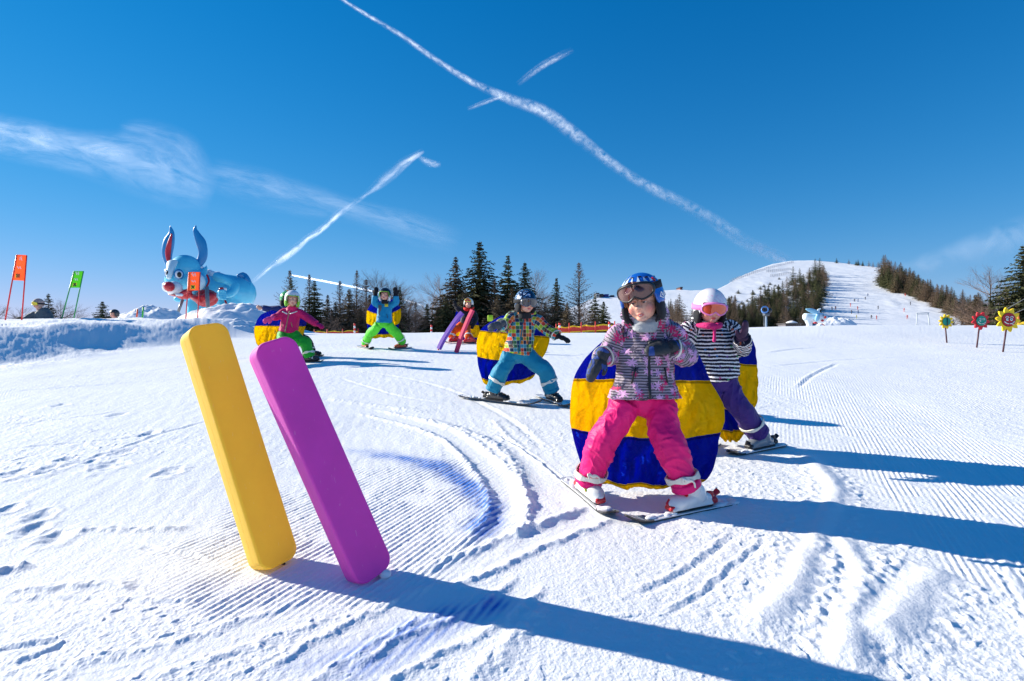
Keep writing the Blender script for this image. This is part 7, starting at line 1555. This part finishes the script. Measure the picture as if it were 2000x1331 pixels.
# summit station buildings and avalanche barriers
def station(px, py, w_, h_, col, label, roof=(60, 60, 66)):
    p = mtn(px, py + 1); k = p.y / F; root = empty('summit_building', p, label, 'building'); m = MB(); m.box(p + Vector((0, 4, h_ * k / 2)), w_ * k, 6, h_ * k); wl = m.build('wall', mat('stw%d' % px, col, .7), root, False); m = MB(); m.box(p + Vector((0, 4, h_ * k + .25)), w_ * k * 1.12, 6.6, .5); m.build('roof', mat('str%d' % px, roof, .7), root, False)
    m = MB(); m.box(p + Vector((0, .95, h_ * k * .55)), w_ * k * .6, .1, h_ * k * .35); m.build('window', mat('glass_dark', (40, 50, 64), .2), wl, False)
station(1168, 580, 6, 8, (160, 166, 172), 'grey tower building on the low snowy ridge'); station(1176, 580, 6, 4.5, (110, 90, 84), 'brown hut on the ridge right of the grey tower'); station(1185.5, 580, 7.5, 4, (30, 60, 170), 'blue hut on the low snowy ridge', (24, 44, 130)); station(1197, 580, 6, 2, (60, 70, 90), 'low dark shed right of the blue hut'); station(1332, 566, 4.5, 4.5, (120, 60, 50), 'small reddish lift hut on the ridge between the two nearest children')
bm = mat('barrier', (184, 186, 192), .8, .3)
proto = None; rg = random.Random(3)
rowsb = [((1427, 552), (1550, 514), 30, 'upper'), ((1497, 533), (1545, 528), 12, 'middle'), ((1505, 542), (1544, 536), 9, 'lower')]
for (a, b, n, nm) in rowsb:
    for i in range(n):
        t = (i + .5) / n; px = a[0] + (b[0] - a[0]) * t; py = a[1] + (b[1] - a[1]) * t ** (1.0) - 3.0 * math.sin(math.pi * t) * (nm == 'upper'); py = max(py, float(sky_py(px)) + 1.5); p = mtn(px, py)
        if proto is None:
            m = MB()
            for z in (.3, .75, 1.2, 1.6): m.box((0, 0, z), 1.7, .08, .14)
            for x in (-.7, .7): m.box((x, .25, .85), .10, .1, 1.9, Matrix.Rotation(R(14), 3, 'X'))
            proto = mesh_obj('avalanche_barrier', m.V, m.F, bm, None, False, loc=(0, 0, 0)); o = proto
        else: o = proto.copy(); COL.objects.link(o)
        o.location = p; o.scale = (1, 1, rg.uniform(.7, 1.0)); tag(o, 'small avalanche barrier in the %s row on the summit slope' % nm, 'barrier', 'avalanche barriers, %s row' % nm)
# tiny skiers on the piste
def tiny_person():
    b = Blob(); b.ell((0, 0, 1.55), (.13, .14, .15)); b.tube([(0, 0, 1.4), (0, 0, .85)], [.17, .17], 10, True); b.tube([(-.08, 0, .85), (-.16, -.08, .45), (-.2, 0, .03)], [.11, .09, .07], 8, True, 2); b.tube([(.08, 0, .85), (.16, -.08, .45), (.2, 0, .03)], [.11, .09, .07], 8, True, 2); b.tube([(-.2, 0, 1.3), (-.4, -.1, 1.05), (-.42, -.3, .95)], [.07, .06, .05], 8, True, 2); b.tube([(.2, 0, 1.3), (.4, -.1, 1.05), (.42, -.3, .95)], [.07, .06, .05], 8, True, 2)
    o = b.build('person', mat('tp0', (60, 60, 70), .7), None, .05, 2, fab=False); o.location = (0, 0, 0); return o
TP = tiny_person(); first = True; cols = [((60, 62, 74), 'dark'), ((190, 70, 60), 'red'), ((70, 90, 130), 'blue'), ((170, 160, 90), 'yellowish')]
TMAT = [mat('tp%d' % i, c[0], .7) for i, c in enumerate(cols)]
for k, (px, py, ci, where) in enumerate([(1625, 604, 0, 'just right of the wood edge, left of a reddish one'), (1661, 597, 1, 'above the middle of the lower piste'), (1669, 588, 0, 'highest of the group in the middle of the piste'), (1676, 588, 2, 'beside the highest one of the middle group'), (1690, 584, 0, 'alone to the right of the middle group'), (1675, 603, 1, 'in the centre of the lower piste'), (1663, 611, 0, 'left one of a pair low on the piste'), (1676, 611, 2, 'right one of a pair low on the piste'), (1673, 621, 3, 'low on the piste above the snow pile'), (1702, 621, 0, 'low on the piste right of the snow pile'), (1712, 622, 1, 'lowest, beside a dark one right of the snow pile'), (1715, 602, 0, 'on the right half of the piste'), (1695, 577, 2, 'high on the piste below the bumps'), (1766, 607, 1, 'in the lift track right of the piste'), (1772, 621, 1, 'low in the lift track'), (1778, 594, 0, 'high in the lift track'), (1768, 577, 1, 'at the top of the lift track'), (1632, 603, 1, 'just right of the wood edge')]):
    o = TP if first else TP.copy()
    if first: first = False
    else: o.data = TP.data.copy(); COL.objects.link(o)
    o.data.materials.clear(); o.data.materials.append(TMAT[ci]); p = mtn(px, py + 2.5); o.location = p; o.rotation_euler = (0, 0, k * 1.3); o.scale = (.8, .8, .8); tag(o, 'tiny %s skier %s' % (cols[ci][1], where), 'person', 'tiny skiers on the far piste')
